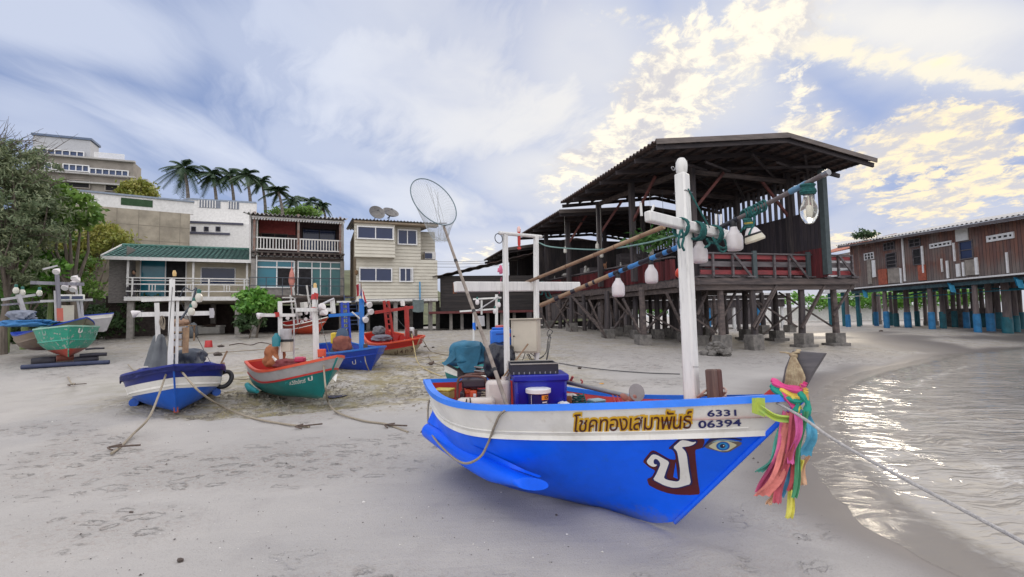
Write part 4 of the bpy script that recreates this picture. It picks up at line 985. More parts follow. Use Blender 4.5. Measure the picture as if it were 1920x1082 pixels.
    # inner rail seen through the gaps
    b = MB(); b.box((6, 3.4, DZ+.55), (6, .05, .06)); b.box((6, 3.4, DZ+.2), (6, .05, .2)); t.part('inner_bench', b, M_gb)
    # posts carrying the roof
    def post(px, y, ztop, w=.2, x=None):
        x = fr.hit(px, 450, 1, y).x if x is None else x
        b = MB(); b.box((x, y, (DZ+ztop)/2), (w, w, ztop-DZ)); t.part('roof_post', b, M_pw); return x
    P = [post(1255+0, 2.2, 7.1, .2, 2.75), post(1187, 4.6, 7.05), post(1124, 7.6, 6.95), post(1065, 10.5, 6.6), post(1024, 14, 6.6), post(972, 17, 5.9)]
    for y, x in ((2.6, 7.45), (5.5, 7.4), (8.2, 7.35), (8.2, 4.2), (12, 4), (5.5, 5.)): post(0, y, 7.2, .18, x)
    # red diagonal struts from posts to rafters
    for (x, y, dx, dy) in ((2.75, 2.2, 1.4, 0), (P[1], 4.6, .2, -1.5), (P[2], 7.6, .9, -.6), (P[3], 10.5, .8, -.8), (7.45, 2.6, -1.3, 0)):
        b = MB(); b.bar((x, y, 5.4), (x+dx, y+dy, 6.9), .07, .1); t.part('strut', b, wood('brown_red_strut', (.17, .05, .04), (.08, .03, .03), axis='x'))
    # cross beams on the posts
    b = MB(); b.bar((P[1], 4.6, 6.75), (7.4, 5.5, 6.9), .1, .18); t.part('tie_beam', b, M_px)
    b = MB(); b.bar((2.75, 2.2, 6.85), (7.45, 2.6, 6.85), .1, .16); t.part('tie_beam', b, M_px)
    b = MB(); b.bar((2.75, 2.2, 6.95), (P[2], 7.6, 6.85), .12, .18); t.part('wall_plate', b, M_px)
    # right plank wall with open slats under the roof, rear wall
    b = MB(); xw = 7.55; y0 = 1.1
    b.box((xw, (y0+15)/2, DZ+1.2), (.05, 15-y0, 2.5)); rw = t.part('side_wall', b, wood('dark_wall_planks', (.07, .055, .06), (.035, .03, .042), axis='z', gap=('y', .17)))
    b = MB(); b.box((xw-.03, (y0+15)/2, DZ+.45), (.02, 15-y0, 1.1)); t.part('red_dado', b, M_redv, parent=rw)
    b = MB()
    n = 46
    for i in range(n):
        y = y0+.15+i*(15-y0)/n; top = 6.98-.0; b.bar((xw, y, DZ+2.4), (xw, y+.03*math.sin(i*5), top-.02*(i % 3)), .03, .15+.05*noise.noise(V(i*1.7, 0, 0)), up=(1, 0, 0))
    t.part('slat_screen', b, M_pw, parent=rw)
    b = MB(); b.box((xw, y0, (DZ+6.9)/2), (.2, .2, 6.9-DZ)); t.part('corner_post', b, mat('green_grey_post', (.06, .08, .085)))
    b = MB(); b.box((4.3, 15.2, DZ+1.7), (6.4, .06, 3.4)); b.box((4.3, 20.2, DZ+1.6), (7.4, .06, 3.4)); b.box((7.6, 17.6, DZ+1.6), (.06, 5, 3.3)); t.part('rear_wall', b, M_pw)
    for c_, s_ in (((5.5, 11, DZ+1.), (2.4, .6, 2.)), ((4, 9.2, DZ+.4), (1.2, .8, .75)), ((6, 6.5, DZ+.38), (1.6, .8, .74)), ((3.2, 12.5, DZ+.7), (.8, .6, 1.4))): b = MB(); b.box(c_, s_); t.part('counter', b, M_gb)
    # stilts, footings and braces
    front = [(1352, 1.9), (1412, 1.9), (1505, 1.9), (1565, 1.9)]
    cells = [(fr.hit(px, 600, 1, y).x, y, True) for px, y in front]
    cells += [(fr.hit(1455, 600, 1, 4.6).x, 4.6, True), (fr.hit(1398, 600, 1, 5.6).x, 5.6, True), (fr.hit(1205, 620, 1, 3.7).x, 3.7, True), (fr.hit(1140, 620, 1, 6.1).x, 6.1, True), (fr.hit(1072, 620, 1, 9.).x, 9., True), (fr.hit(1030, 620, 1, 12).x, 12., True)]
    for px, y in ((1232, 6.5), (1258, 8.), (1282, 5.), (1312, 3.9), (1180, 8.5), (1165, 10.8), (1220, 11), (1105, 12), (1325, 8), (1360, 9), (1430, 8), (1480, 8.6), (1118, 15), (1060, 15.5), (1245, 14), (1295, 12.5), (1385, 12.5), (1000, 15), (985, 17.5), (1020, 18.5), (1340, 12), (1450, 13), (1095, 9.5), (1130, 9), (1155, 7.2), (1192, 6.2), (1246, 10), (1268, 6.8), (1050, 11), (1080, 13), (1112, 11), (1150, 14.5), (1200, 15.5), (1272, 16)):
        cells.append((fr.hit(px, 600, 1, y).x, y, y < 9))
    rnd = random.Random(5); st = []
    for i, (x, y, foot) in enumerate(cells):
        w_ = fr.W(x, y, 0); g0 = gz(w_.x, w_.y); lean = rnd.uniform(-.06, .06); hf = (.52 if y < 3 else .42)*rnd.uniform(.9, 1.1)
        if foot:
            b = MB(); b.box((x, y, g0+hf/2-.1), (.5 if y < 4 else .44, .46, hf+.2), rz=R(rnd.uniform(-6, 6)))
            if i in (2, 3, 4, 5): b.box((x, y, g0+.02), (.78, .6, .16), rz=R(rnd.uniform(-6, 6)))
            f_ = t.part('footing', b, M_foot, bevel=.02)
        zb = g0+(hf-.05 if foot else -.2)
        b = MB(); rr = .115 if y < 9 else .1
        b.tube([(x+lean, y, zb), (x+lean*.3+.02, y, (zb+DZ)/2), (x, y, DZ-.3)], [rr*1.1, rr, rr*.95], 9); t.part('stilt', b, M_pw if i % 3 else M_px); st.append((x, y, g0, hf))
    # diagonal braces
    def brace(a, b_, w=.09):
        b = MB(); b.bar(a, b_, w, w*.7); t.part('brace', b, M_px)
    X = lambda px, y: fr.hit(px, 600, 1, y).x
    def bpx(p0, p1, y0, y1=None, w=.09):
        y1 = y0 if y1 is None else y1; a = fr.hit(p0[0], p0[1], 1, y0); b_ = fr.hit(p1[0], p1[1], 1, y1); brace(a, b_, w)
    bpx((1465, 522), (1416, 618), 1.75); bpx((1462, 522), (1412, 614), 1.7); bpx((1552, 522), (1503, 615), 1.75, w=.12); bpx((1601, 528), (1562, 592), 1.75); bpx((1384, 538), (1347, 612), 2.2)
    bpx((1334, 526), (1308, 590), 2.4); bpx((1398, 552), (1495, 613), 2.9, 2.1); bpx((1460, 548), (1560, 612), 3.2, 2.1); bpx((1497, 575), (1400, 652), 4.4, 3.4, .07)
    bpx((1288, 586), (1345, 625), 3.2, 2.6); bpx((1250, 550), (1278, 610), 2.9, 3.); bpx((1168, 560), (1200, 624), 3.5); bpx((1104, 562), (1136, 634), 5.9); bpx((1080, 565), (1135, 630), 6., 5.8); bpx((1042, 568), (1078, 630), 8.8)
    bpx((1180, 575), (1140, 632), 6.8, 6.2); bpx((1216, 588), (1280, 624), 4.6, 4.2); bpx((1255, 575), (1205, 625), 5., 4.2); bpx((1150, 556), (1178, 590), 5.); bpx((1345, 590), (1275, 640), 7, 5); bpx((1012, 580), (1040, 640), 11)
    bpx((1372, 560), (1330, 640), 4.0); bpx((1300, 560), (1345, 640), 4.2, 3.4)
    rb = random.Random(11)
    for i in range(90):
        a = cells[rb.randrange(4, len(cells))]; c = cells[rb.randrange(4, len(cells))]
        if .8 < math.hypot(a[0]-c[0], a[1]-c[1]) < 3.6: brace((a[0], a[1], 2.7), (c[0], c[1], rb.uniform(.8, 1.3)), rb.uniform(.06, .1))
    return cells
PC = pavilion()
# heap of broken concrete at the foot of the corner stilt
def rubble():
    p = gp(1352, 668); mb = MB(); rnd = random.Random(2)
    for i in range(46):
        a = rnd.uniform(0, 6.3); r = rnd.uniform(0, .42); s = rnd.uniform(.06, .17); h = max(0, .5-r)*rnd.uniform(.3, 1)
        mb.blob((p.x+r*math.cos(a), p.y+.3+r*math.sin(a)*.8, p.z+h), (s, s*.8, s*.7), amp=.4, fr=2.5, n=8, seed=i)
    tag(mesh_obj('rubble', mb, M_foot, sharp=20), 'heap of grey concrete rubble at the foot of the corner stilt', kind='stuff')
rubble()
# things standing on the left parapet
def parapet_bits():
    fr = PV; M_t = mat('terracotta', (.45, .22, .12), rough=.8); M_gs = mat('grey_statue', (.30, .29, .27), rough=.9, bump=.003)
    XL = lambda y: 2.5-(y-1.8)*.1-.05
    def spot(px):
        lo, hi = 2.9, 19.5
        for _ in range(40):
            m_ = (lo+hi)/2; u = proj(fr.W(XL(m_), m_, 3.83))[0]
            if u > px: lo = m_
            else: hi = m_
        return (XL(m_), m_, 3.83)
    x, y, z = spot(1132); t = Thing('dog_figurine', 'small tan dog figurine standing on the parapet cap', 'figurine', M=fr.M @ Matrix.Translation((x, y, z)) @ Matrix.Rotation(R(-75), 4, 'Z'))
    b = MB(); b.blob((0, 0, .19), (.17, .07, .075), amp=.05, n=12); b.blob((-.19, 0, .29), (.075, .055, .06), amp=.05, n=10); b.tube([(-.12, 0, .2), (-.18, 0, .29)], [.05, .04], 8); b.tube([(.15, 0, .22), (.22, 0, .32)], [.02, .01], 6); b.blob((-.26, 0, .27), (.04, .03, .03), amp=0, n=8)
    for i in (-1, 1): b.lathe([(.02, 0), (.004, .05)], at=(-.18, .03*i, .33), n=6)
    t.part('figure_body', b, M_t)
    for i in (-1, 1):
        for j in (-1, 1): b = MB(); b.tube([(.12*i, .04*j, .17), (.12*i, .045*j, 0)], [.028, .02], 7); t.part('leg', b, M_t)
    for k, (px, s, lab) in enumerate(((1098, .34, 'tall grey carved stone figure on the parapet left of the dog'), (1164, .16, 'small round grey stone head on the parapet right of the dog'), (1062, .2, 'low grey stone animal lying on the parapet cap'), (1040, .14, 'grey stone bust on the parapet next to the low stone animal'), (1218, .24, 'pale stone figure on the parapet behind the striped pole'))):
        x, y, z = spot(px); b = MB(); o_ = V(*fr.W(x, y, z))
        if k == 2: b.blob(o_+V(0, 0, .08), (.24, .1, .1), amp=.25, n=12); b.blob(o_+V(.2, 0, .14), (.07, .06, .07), n=8)
        else: b.lathe([(s*.28, 0), (s*.3, s*.15), (s*.18, s*.55), (s*.2, s*.62)], at=o_, n=10); b.blob(o_+V(0, 0, s*.78), (s*.2, s*.2, s*.24), amp=.2, n=10, seed=k)
        if k == 0: b.blob(o_+V(.12, -.03, s*.35), (.07, .06, .12), n=8)
        solo('stone_figure', b, M_gs, lab, 'figurine', loc=tuple(o_), group='stone figures on the parapet')
    # pendant lights hanging under the roof in the dark
    for k, (px, py, yy) in enumerate(((1222, 473, 4.6), (1060, 470, 9), (1120, 462, 7.2), (1128, 478, 7.4))):
        p = fr.hit(px, py, 1, yy); b = MB(); W_ = fr.W(*p)
        b.lathe([(.02, .22), (.03, .14), (.08, .1), (.09, -.08), (.06, -.12)], at=W_, n=12); b.tube([W_+V(0, 0, .2), W_+V(0, 0, max(.5, 6.7-W_.z))], .006, 4)
        solo('pendant_lamp', b, mat('pale_lamp', (.6, .58, .52)), ['pale bottle shaped pendant lamp behind the tall mast', 'pale pendant lamp farthest left under the pavilion roof', 'small pendant lamp above the brown pole', 'small pendant lamp just below its neighbour by the brown pole'][k], 'lamp', loc=tuple(W_), group='lamps under the pavilion roof')
    # hanging fern
    p = fr.W(*fr.hit(1232, 445, 1, 3.6)); t = Thing('hanging_plant', 'green fern in a white lattice basket hanging from the pavilion roof', 'plant', loc=p)
    rnd = np.random.default_rng(4); P = rnd.normal(size=(420, 3))*np.array([.42, .3, .16])+np.array(p)+np.array([-.15, 0, -.05]); leaf_obj('foliage', P, .11, leafmat('fern_leaf', (.04, .12, .03), (.07, .18, .04), (.12, .22, .06)), t.e, 3, loc=tuple(p), elong=2.6)
    b = MB()
    for i in range(7):
        for j in range(3): b.box((.1+.09*i, .1, -.02+.09*j), (.05, .02, .055))
    t.part('basket', b, M_frame)
    b = MB(); b.tube([(.3, .1, .2), (.3, .1, 1.9)], .008, 4); t.part('cord', b, MATS['dark_metal'])
parapet_bits()

# ------------------------------------------------------------------ long plank house on blue piles, right
SHF = Fr(Matrix.Translation((23, 33.4, 0)) @ Matrix.Rotation(R(-90), 4, 'Z'))
def stilt_house():
    fr = SHF; M_v = None
    m, g, b, o = newmat('rusty_planks')
    os_ = g.scale(o, 1, 1, .1); n = g.noise(os_, 7, 6, .65); n2 = g.noise(o, .55, 4, .6); n3 = g.noise(os_, 26, 4, .6)
    x, y, z = g.sep(o)
    c = g.mix(g.ramp(n, .3, .7), (.21, .09, .062), (.125, .07, .055)); c = g.mix(g.math('MULTIPLY', g.ramp(n2, .46, .62), .65), c, (.19, .165, .15))
    low = g.ramp(g.math('SUBTRACT', z, g.math('MULTIPLY', n, 1.3)), 2.7, 3.6, 1., 0.); c = g.mix(g.math('MULTIPLY', low, .75), c, (.17, .155, .14))
    c = g.mix(g.math('MULTIPLY', g.ramp(n3, .52, .75), .55), c, (.04, .03, .035))
    fr_ = g.math('FRACT', g.math('DIVIDE', x, .17)); wn = g.n.new('ShaderNodeTexWhiteNoise'); wn.noise_dimensions = '1D'; g.set(wn.inputs['W'], g.math('FLOOR', g.math('DIVIDE', x, .17)))
    c = g.mix(g.math('MULTIPLY', wn.outputs['Value'], .5), c, (.07, .045, .05)); ln = g.math('LESS_THAN', fr_, .08); c = g.mix(ln, c, (.015, .012, .012))
    g.set(b.inputs['Base Color'], c); b.inputs['Roughness'].default_value = .85; g.l.new(g.bump(g.math('SUBTRACT', n, g.math('MULTIPLY', ln, 2.)), .01).outputs[0], b.inputs['Normal']); M_v = m
    t = Thing('plank_stilt_house', 'long rust brown plank house standing on blue sleeved piles over the wet sand', 'house', M=fr.M)
    L = 22.; z0 = 3.2; X = lambda px, y=0, py=480: fr.hit(px, py, 1, y).x; Z = lambda py, px, y=0: fr.hit(px, py, 1, y).z
    z1 = Z(456, 1620); 
    SL = lambda mb: (setattr(mb, 'v', [(a, b_, c-.038*max(a, 0)) if c > z1-.6 else (a, b_, c) for a, b_, c in mb.v]), mb)[1]
    w = MB(); w.box((L/2, .1, (z0+z1)/2), (L, .12, z1-z0)); SL(w); w.box((.06, 3, (z0+z1)/2), (.12, 6, z1-z0)); t.part('wall', w, M_v)
    w = MB(); w.box((L/2, 6, (z0+z1)/2), (L, .12, z1-z0)); SL(w); t.part('rear_wall', w, M_pw)
    mb = MB(); corr_sheet(mb, (-.5, -.6, z1+.12), V(0, 6.5, 1.1).normalized(), (1, 0, 0), 3, 640, .035, .25, 7, L+1, th=.015); SL(mb); t.part('roof', mb, M_asb, sharp=80)
    mb = MB(); mb.box((L/2, -.55, z1+.0), (L+.8, .03, .14)); SL(mb); t.part('fascia', mb, M_gb)
    b = MB(); b.box((L/2, 3, z0-.1), (L, 6.2, .14)); t.part('floor', b, M_pw)
    b = MB(); b.box((L/2, -.18, z0-.03), (L+.2, .32, .07)); t.part('edge_board', b, M_frame)
    b = MB(); b.box((L/2, 0, z0-.24), (L, .16, .22)); b.box((L/2, 2.8, z0-.26), (L, .16, .22)); t.part('floor_beam', b, mat('teal_beam', (.05, .10, .12), rough=.8, var=.4))
    def win(px0, px1, py0, py1, nx=2, nz=2, fm=M_gb, pm=M_dark, nm='window', fw=.05):
        xm = (px0+px1)/2; window(t, X(px0), X(px1), Z(py1, xm), Z(py0, xm), .04, nx=nx, nz=nz, fw=fw, fm=fm, pm=pm, name=nm)
    win(1657, 1678, 454, 469, 3, 2); win(1660, 1680, 474, 503, 1, 4, nm='shutter'); win(1705, 1727, 447, 463, 2, 2); win(1711, 1727, 466, 497, 1, 2)
    win(1620, 1638, 474, 487, 3, 2, fm=M_frame); win(1744, 1785, 454, 463, 5, 1, fm=M_frame, fw=.08); win(1852, 1904, 438, 450, 5, 1, fm=M_frame, fw=.1); win(1799, 1825, 451, 486, 1, 2, pm=M_glass)
    def panel(px0, px1, py0, py1, m_, nm='panel', th=.05):
        xm = (px0+px1)/2; a, c, z_0, z_1 = X(px0), X(px1), Z(py1, xm), Z(py0, xm); b = MB(); b.box(((a+c)/2, .02-th/2, (z_0+z_1)/2), (c-a, th, z_1-z_0)); t.part(nm, b, m_)
    M_pl = mat('weathered_panel', (.27, .24, .21), var=.3, rough=.9, dirt=.4, scale=3)
    panel(1795, 1818, 428, 451, mat('white_panel', (.62, .62, .60), var=.1, dirt=.2), 'white_shutter'); panel(1809, 1828, 487, 516, M_pl); panel(1663, 1685, 503, 531, M_pl); panel(1720, 1734, 497, 526, mat('orange_brown_panel', (.33, .08, .04), var=.3)); panel(1645, 1661, 505, 534, mat('orange_brown_panel', (.33, .08, .04)))
    panel(1625, 1632, 486, 533, M_pl, 'pale_post'); panel(1634, 1640, 488, 520, M_frame, 'pale_post')
    for px, a, b_, w_ in ((1694, 447, 528, .09), (1730, 461, 512, .1), (1687, 503, 531, .09), (1790, 455, 490, .08), (1775, 489, 522, .1), (1795, 495, 519, .2), (1805, 492, 518, .1), (1830, 483, 515, .14), (1765, 485, 510, .06), (1888, 473, 512, .07)):
        x = X(px); b = MB(); b.box((x, -.01, (Z(a, px)+Z(b_, px))/2), (w_, .07, Z(a, px)-Z(b_, px))); t.part('pale_post', b, M_frame)
    # piles
    M_blue = mat('blue_pile_sleeve', (.02, .18, .40), rough=.6, var=.3, dirt=.6, dcol=(.04, .11, .15), scale=3); M_tealp = mat('teal_pile_sleeve', (.015, .13, .17), rough=.6, var=.3, dirt=.5, dcol=(.02, .05, .06), scale=3)
    M_pile = wood('grey_pile_wood', (.20, .16, .15), (.09, .07, .075), axis='z')
    rows = [(px, .1, .16, M_blue) for px in (1590, 1662, 1747, 1832)]+[(1702, 1.4, .19, M_blue), (1768, 1.4, .16, M_tealp), (1857, 1.1, .18, M_blue), (1888, 1.2, .22, M_tealp)]
    rnd = random.Random(8)
    for px, yy in ((1612, 2.6), (1643, 3.), (1672, 4.), (1681, 2.4), (1720, 3.6), (1790, 3.2), (1812, 2.4), (1826, 3.2), (1874, 2.6), (1905, 2.), (1915, 3.4), (1650, 5.4), (1700, 5.4), (1755, 5.4), (1640, 4.6), (1736, 4.8), (1776, 4.9), (1800, 5.2), (1843, 4.2), (1868, 4.8), (1895, 4.6)):
        rows.append((px, yy, .15, M_tealp if rnd.random() < .85 else M_blue))
    for i, (px, yy, r_, m_) in enumerate(rows):
        x = fr.hit(px, 600, 1, yy).x; w_ = fr.W(x, yy, 0); g0 = gz(w_.x, w_.y); hs = (.95 if px < 1800 else .9)*rnd.uniform(.85, 1.05)
        if yy > 3.3 and i % 2: hs = .3
        b = MB(); b.tube([(x+rnd.uniform(-.05, .05), yy, g0+hs-.1), (x, yy, z0-.2)], [r_*.78, r_*.7], 10); p_ = t.part('pile', b, M_pile)
        b = MB(); b.lathe([(r_*.98, -.25), (r_, hs*.5), (r_*.96, hs), (r_*.8, hs+.02)], at=(x, yy, g0), n=14); t.part('pile_sleeve', b, m_ if yy <= 3.3 or not i % 2 else M_foot)
    # sagging pipes and tarp scraps under the floor
    b = MB(); b.tube([(x_, 1.6, z0-.5-.12*math.sin(x_*.8)) for x_ in np.linspace(0, L, 30)], .05, 6); b.tube([(x_, .5, z0-.75-.05*math.sin(x_*.5)) for x_ in np.linspace(2, L, 30)], .025, 6); t.part('pipe', b, mat('teal_pipe', (.02, .16, .22), rough=.6))
    for px, yy in ((1626, .0), (1790, .0), (1918, .0)):
        a = fr.hit(px, 560, 1, yy); b = MB(); b.slab(lambda u, v: V(a.x-.15+.3*u+.1*v, yy-.2+.12*math.sin(u*7), z0-.15-.4*v-.15*u), 8, 6, (0, .01, 0)); t.part('tarp_scrap', b, mat('blue_tarp_scrap', (.02, .22, .38), rough=.6))
    b = MB(); b.box((X(1800, 4), 4.4, .95), (3.2, .3, 1.5)); t.part('block_pier', b, M_foot)
    # small annex with red tiles at the left end
    fa = frame2(0, 0, 0); t2 = Thing('red_roof_annex', 'small annex with red tile roof and pale gable behind the pavilion', 'house', M=fr.M)
    a0 = fr.hit(1566, 468, 1, 2.0); a1 = fr.hit(1650, 437, 1, 2.)
    b = MB(); b.slab(lambda u, v: V(-4.4+4.6*u, .2+2.9*v, z1-.1+.9*v+.02*math.sin(u*120)), 120, 4, (0, 0, -.04)); t2.part('roof', b, mat('red_tile', (.38, .12, .07), var=.3, scale=5, rough=.8, dirt=.3), sharp=80)
    b = MB(); b.box((-2.2, .9, (z0+z1)/2-.15), (4.2, .12, z1-z0-.2)); t2.part('wall', b, M_white)
    b = MB(); b.box((-1.6, .78, z0+1.1), (1.6, .08, .6)); t2.part('shutter', b, M_gb)
    b = MB(); b.box((-2.2, .7, z0-.1), (4.4, .5, .12)); b.box((-2.2, .65, z0-.5), (4.4, .06, .05)); t2.part('floor', b, M_frame)
    for x in (-4, -2.5, -1.): b = MB(); b.tube([(x, 1., .3), (x, 1., z0-.1)], .12, 10); t2.part('pile', b, M_tealp)
stilt_house()
# beach house platform with blue posts seen between the stilts far behind
def far_shed():
    fr = frame2(12.5, 34, R(10)); t = Thing('low_shed', 'long low dark shed with white edge board seen between the stilts', 'shed', M=fr.M)
    b = MB(); b.box((1, 2, 2.55), (12, 4, .9)); t.part('wall', b, M_pw); b = MB(); b.box((1, -.1, 3.), (12.3, .2, .14)); b.box((1, -.1, 2.65), (12.3, .1, .05)); t.part('edge_board', b, M_frame)
    for i in range(7): b = MB(); b.lathe([(.12, 0), (.12, 2.2)], at=(-4.5+i*1.9, .2, .0), n=10); t.part('pile', b, MATS['blue_pile_sleeve'] if i % 2 else M_frame)
far_shed()
# ------------------------------------------------------------------ trees and plants
L_grey = leafmat('grey_green_leaf', (.125, .175, .09), (.185, .225, .12), (.27, .29, .16))
L_mid = leafmat('mid_green_leaf', (.09, .18, .035), (.15, .27, .045), (.23, .33, .08))
L_bright = leafmat('bright_green_leaf', (.09, .25, .035), (.15, .34, .05), (.22, .40, .07))
L_yel = leafmat('yellow_green_leaf', (.18, .22, .04), (.27, .27, .05), (.34, .30, .07))
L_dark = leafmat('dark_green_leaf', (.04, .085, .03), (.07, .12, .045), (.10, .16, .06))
BARK = wood('bark', (.16, .13, .10), (.08, .065, .05), axis='z', bump=.01)
def A(px, py, y): return tuple(at(px, py, y))
def sz(px, y): return px*y/FOC
y = 19.
tree('rain_tree', 'tall grey green tree with bare twigs at the left edge of the beach', on(-19.5, y), [(A(20, 310, y), (sz(60, y), 1.6, sz(50, y))), (A(-40, 380, y), (sz(120, y), 2., sz(130, y))), (A(42, 395, y), (sz(60, y), 1.6, sz(80, y))), (A(20, 480, y), (sz(60, y), 1.4, sz(70, y)))], L_grey, BARK, n_cl=400, n_leaf=90, cl_r=.27, size=.055, twigs=60, seed=3, elong=3.4, shell=.35, trunk_r=.12)
y = 21.
tree('almond_tree', 'broad leaved bright green tree beside the tan retaining wall', on(-18.6, 21.5), [(A(128, 395, y), (sz(52, y), 1.2, sz(30, y))), (A(80, 365, y), (sz(55, y), 1.2, sz(26, y))), (A(60, 430, y), (sz(55, y), 1.2, sz(26, y)))], L_mid, BARK, n_cl=130, n_leaf=38, cl_r=.26, size=.17, seed=5, elong=1.9)
y = 31.
tree('yellowing_tree', 'yellow green tree behind the left end of the green roof', on(-26, 31), [(A(160, 448, y), (sz(85, y), 1.4, sz(30, y))), (A(110, 480, y), (sz(80, y), 1.4, sz(40, y))), (A(205, 456, y), (sz(45, y), 1.2, sz(18, y)))], L_yel, BARK, n_cl=260, n_leaf=60, cl_r=.36, size=.10, seed=6, elong=2.4)
y = 22.
tree('leafy_tree', 'mid green tree in front of the dark hedge left of the cream house', on(-19.2, 22), [(A(125, 500, y), (sz(42, y), 1, sz(30, y))), (A(85, 520, y), (sz(55, y), 1.2, sz(45, y))), (A(165, 545, y), (sz(22, y), .6, sz(18, y)))], L_mid, BARK, n_cl=130, n_leaf=60, cl_r=.28, size=.09, seed=7)
y = 60.
tree('hill_tree', 'rounded yellow green tree in front of the stepped hotel', tuple(at(258, 400, y)-V(0, 0, 1)), [(A(258, 362, y), (sz(28, y), 1.6, sz(22, y))), (A(272, 378, y), (sz(24, y), 1.6, sz(14, y)))], L_yel, BARK, n_cl=90, n_leaf=40, cl_r=.5, size=.24, seed=8)
# banana plant
def banana(px, py, y, s, lab, seed=1, n=9):
    b = at(px, py, y); b.z = gz(b.x, b.y); top = at(px, py, y); t = Thing('banana_plant', lab, 'plant', loc=b, group='banana plants under the trees'); rnd = random.Random(seed)
    mb = MB(); H = top.z-b.z; mb.tube([(0, 0, -.1), (.05, 0, H*.6), (.0, 0, H)], [.12, .1, .05], 8); t.part('trunk', mb, mat('banana_stem', (.14, .19, .06), rough=.6))
    for i in range(n):
        a = rnd.uniform(0, 6.3); L = s*rnd.uniform(.7, 1.1); el = rnd.uniform(.4, 1.2); mb = MB()
        def fn(u, v, a=a, L=L, el=el):
            r = L*v*math.cos(el*(1-.5*v)); z = H+L*(math.sin(el)*v-.55*v*v); w = .22*s*math.sin(math.pi*min(1, v*.9+.08))*(u-.5)*1.4
            return V(r*math.cos(a)-w*math.sin(a), r*math.sin(a)+w*math.cos(a), z-abs(w)*.5)
        mb.slab(fn, 5, 10, (0, 0, .006)); t.part('leaf', mb, mat('banana_leaf', (.07, .20, .03), col2=(.13, .30, .05), rough=.45, scale=4, stretch=(1, 1, 1)))
banana(48, 545, 20.5, 1.5, 'banana plant with broad arching leaves left of the green boat mast', 1); banana(95, 520, 21.5, 1.4, 'taller banana plant behind the green boat mast', 2); banana(14, 560, 19.5, 1.1, 'low banana plant at the left edge of the photo', 3)
tree('young_tree', 'bright green young tree behind the masts at far left', on(-20.5, 20.8), [(A(55, 505, 20.8), (sz(58, 20), .8, sz(36, 20)))], L_bright, BARK, n_cl=80, n_leaf=45, cl_r=.25, size=.13, seed=17, elong=2.4, trunk_r=.08)
# dark understorey between the trunks
def understorey():
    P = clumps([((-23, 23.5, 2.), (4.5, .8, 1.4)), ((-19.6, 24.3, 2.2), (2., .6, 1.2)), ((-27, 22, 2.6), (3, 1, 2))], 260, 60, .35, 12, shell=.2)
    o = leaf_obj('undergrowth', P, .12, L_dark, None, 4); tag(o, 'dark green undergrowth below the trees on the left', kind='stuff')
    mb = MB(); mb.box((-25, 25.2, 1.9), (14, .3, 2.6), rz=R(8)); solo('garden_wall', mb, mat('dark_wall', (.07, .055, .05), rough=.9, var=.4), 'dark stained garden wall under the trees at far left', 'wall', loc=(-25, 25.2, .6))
understorey()
def hill_scrub():
    P = clumps([((-52, 52, 8.5), (9, 3, 3.)), ((-60, 60, 12), (10, 4, 3)), ((-44, 50, 9), (8, 3, 2.2)), ((-32, 48, 9.5), (7, 2.5, 2.))], 420, 50, 1., 31, shell=.3)
    o = leaf_obj('scrub', P, .34, L_mid, None, 14); tag(o, 'green scrub covering the slope above the beach houses', kind='stuff')
hill_scrub()
def grass_bank():
    P = clumps([((15, 50, 2.8), (3.5, 1.5, .9)), ((24, 52, 3.2), (2.4, 2, .6)), ((42, 54, 3.1), (13, 2, 1.0))], 260, 60, .5, 21, shell=.1)
    o = leaf_obj('far_greenery', P, .18, L_bright, None, 5); tag(o, 'sunlit green bushes beyond the stilts', kind='stuff')
    mb = MB(); mb.box((36, 55, 1.5), (34, .5, 1.5)); solo('sea_wall', mb, M_white, 'long pale sea wall far behind the blue piles', 'wall', loc=(36, 55, .7))
    mb = MB(); mb.box((4, 47, 2.6), (15, .5, 5)); mb.box((21, 49, 2.6), (7.5, .5, 5)); solo('dark_shed', mb, M_pw, 'dark planked back wall far behind the pavilion stilts', 'shed', loc=(4, 47, .1))
grass_bank()
# potted papaya-like shrub between the two houses
b0 = at(480, 622, 23.4); b0.z = gz(b0.x, b0.y)
y = b0.y
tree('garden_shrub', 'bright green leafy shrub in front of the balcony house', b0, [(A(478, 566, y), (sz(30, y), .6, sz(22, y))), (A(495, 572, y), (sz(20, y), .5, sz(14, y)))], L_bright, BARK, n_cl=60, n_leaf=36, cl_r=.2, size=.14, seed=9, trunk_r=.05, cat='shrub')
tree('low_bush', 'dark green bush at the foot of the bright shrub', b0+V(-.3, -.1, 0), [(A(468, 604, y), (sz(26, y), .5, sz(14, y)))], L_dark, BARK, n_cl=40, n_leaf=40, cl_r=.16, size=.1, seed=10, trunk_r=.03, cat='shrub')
# weed on the far red roof
p = at(1622, 440, 31); tree('roof_weed', 'small tuft of weeds growing behind the rusty plank house roof', p-V(0, 0, .5), [(tuple(p), (.6, .3, .12))], L_dark, BARK, n_cl=14, n_leaf=40, cl_r=.25, size=.12, seed=11, trunk_r=.02, twigs=2, cat='plant')

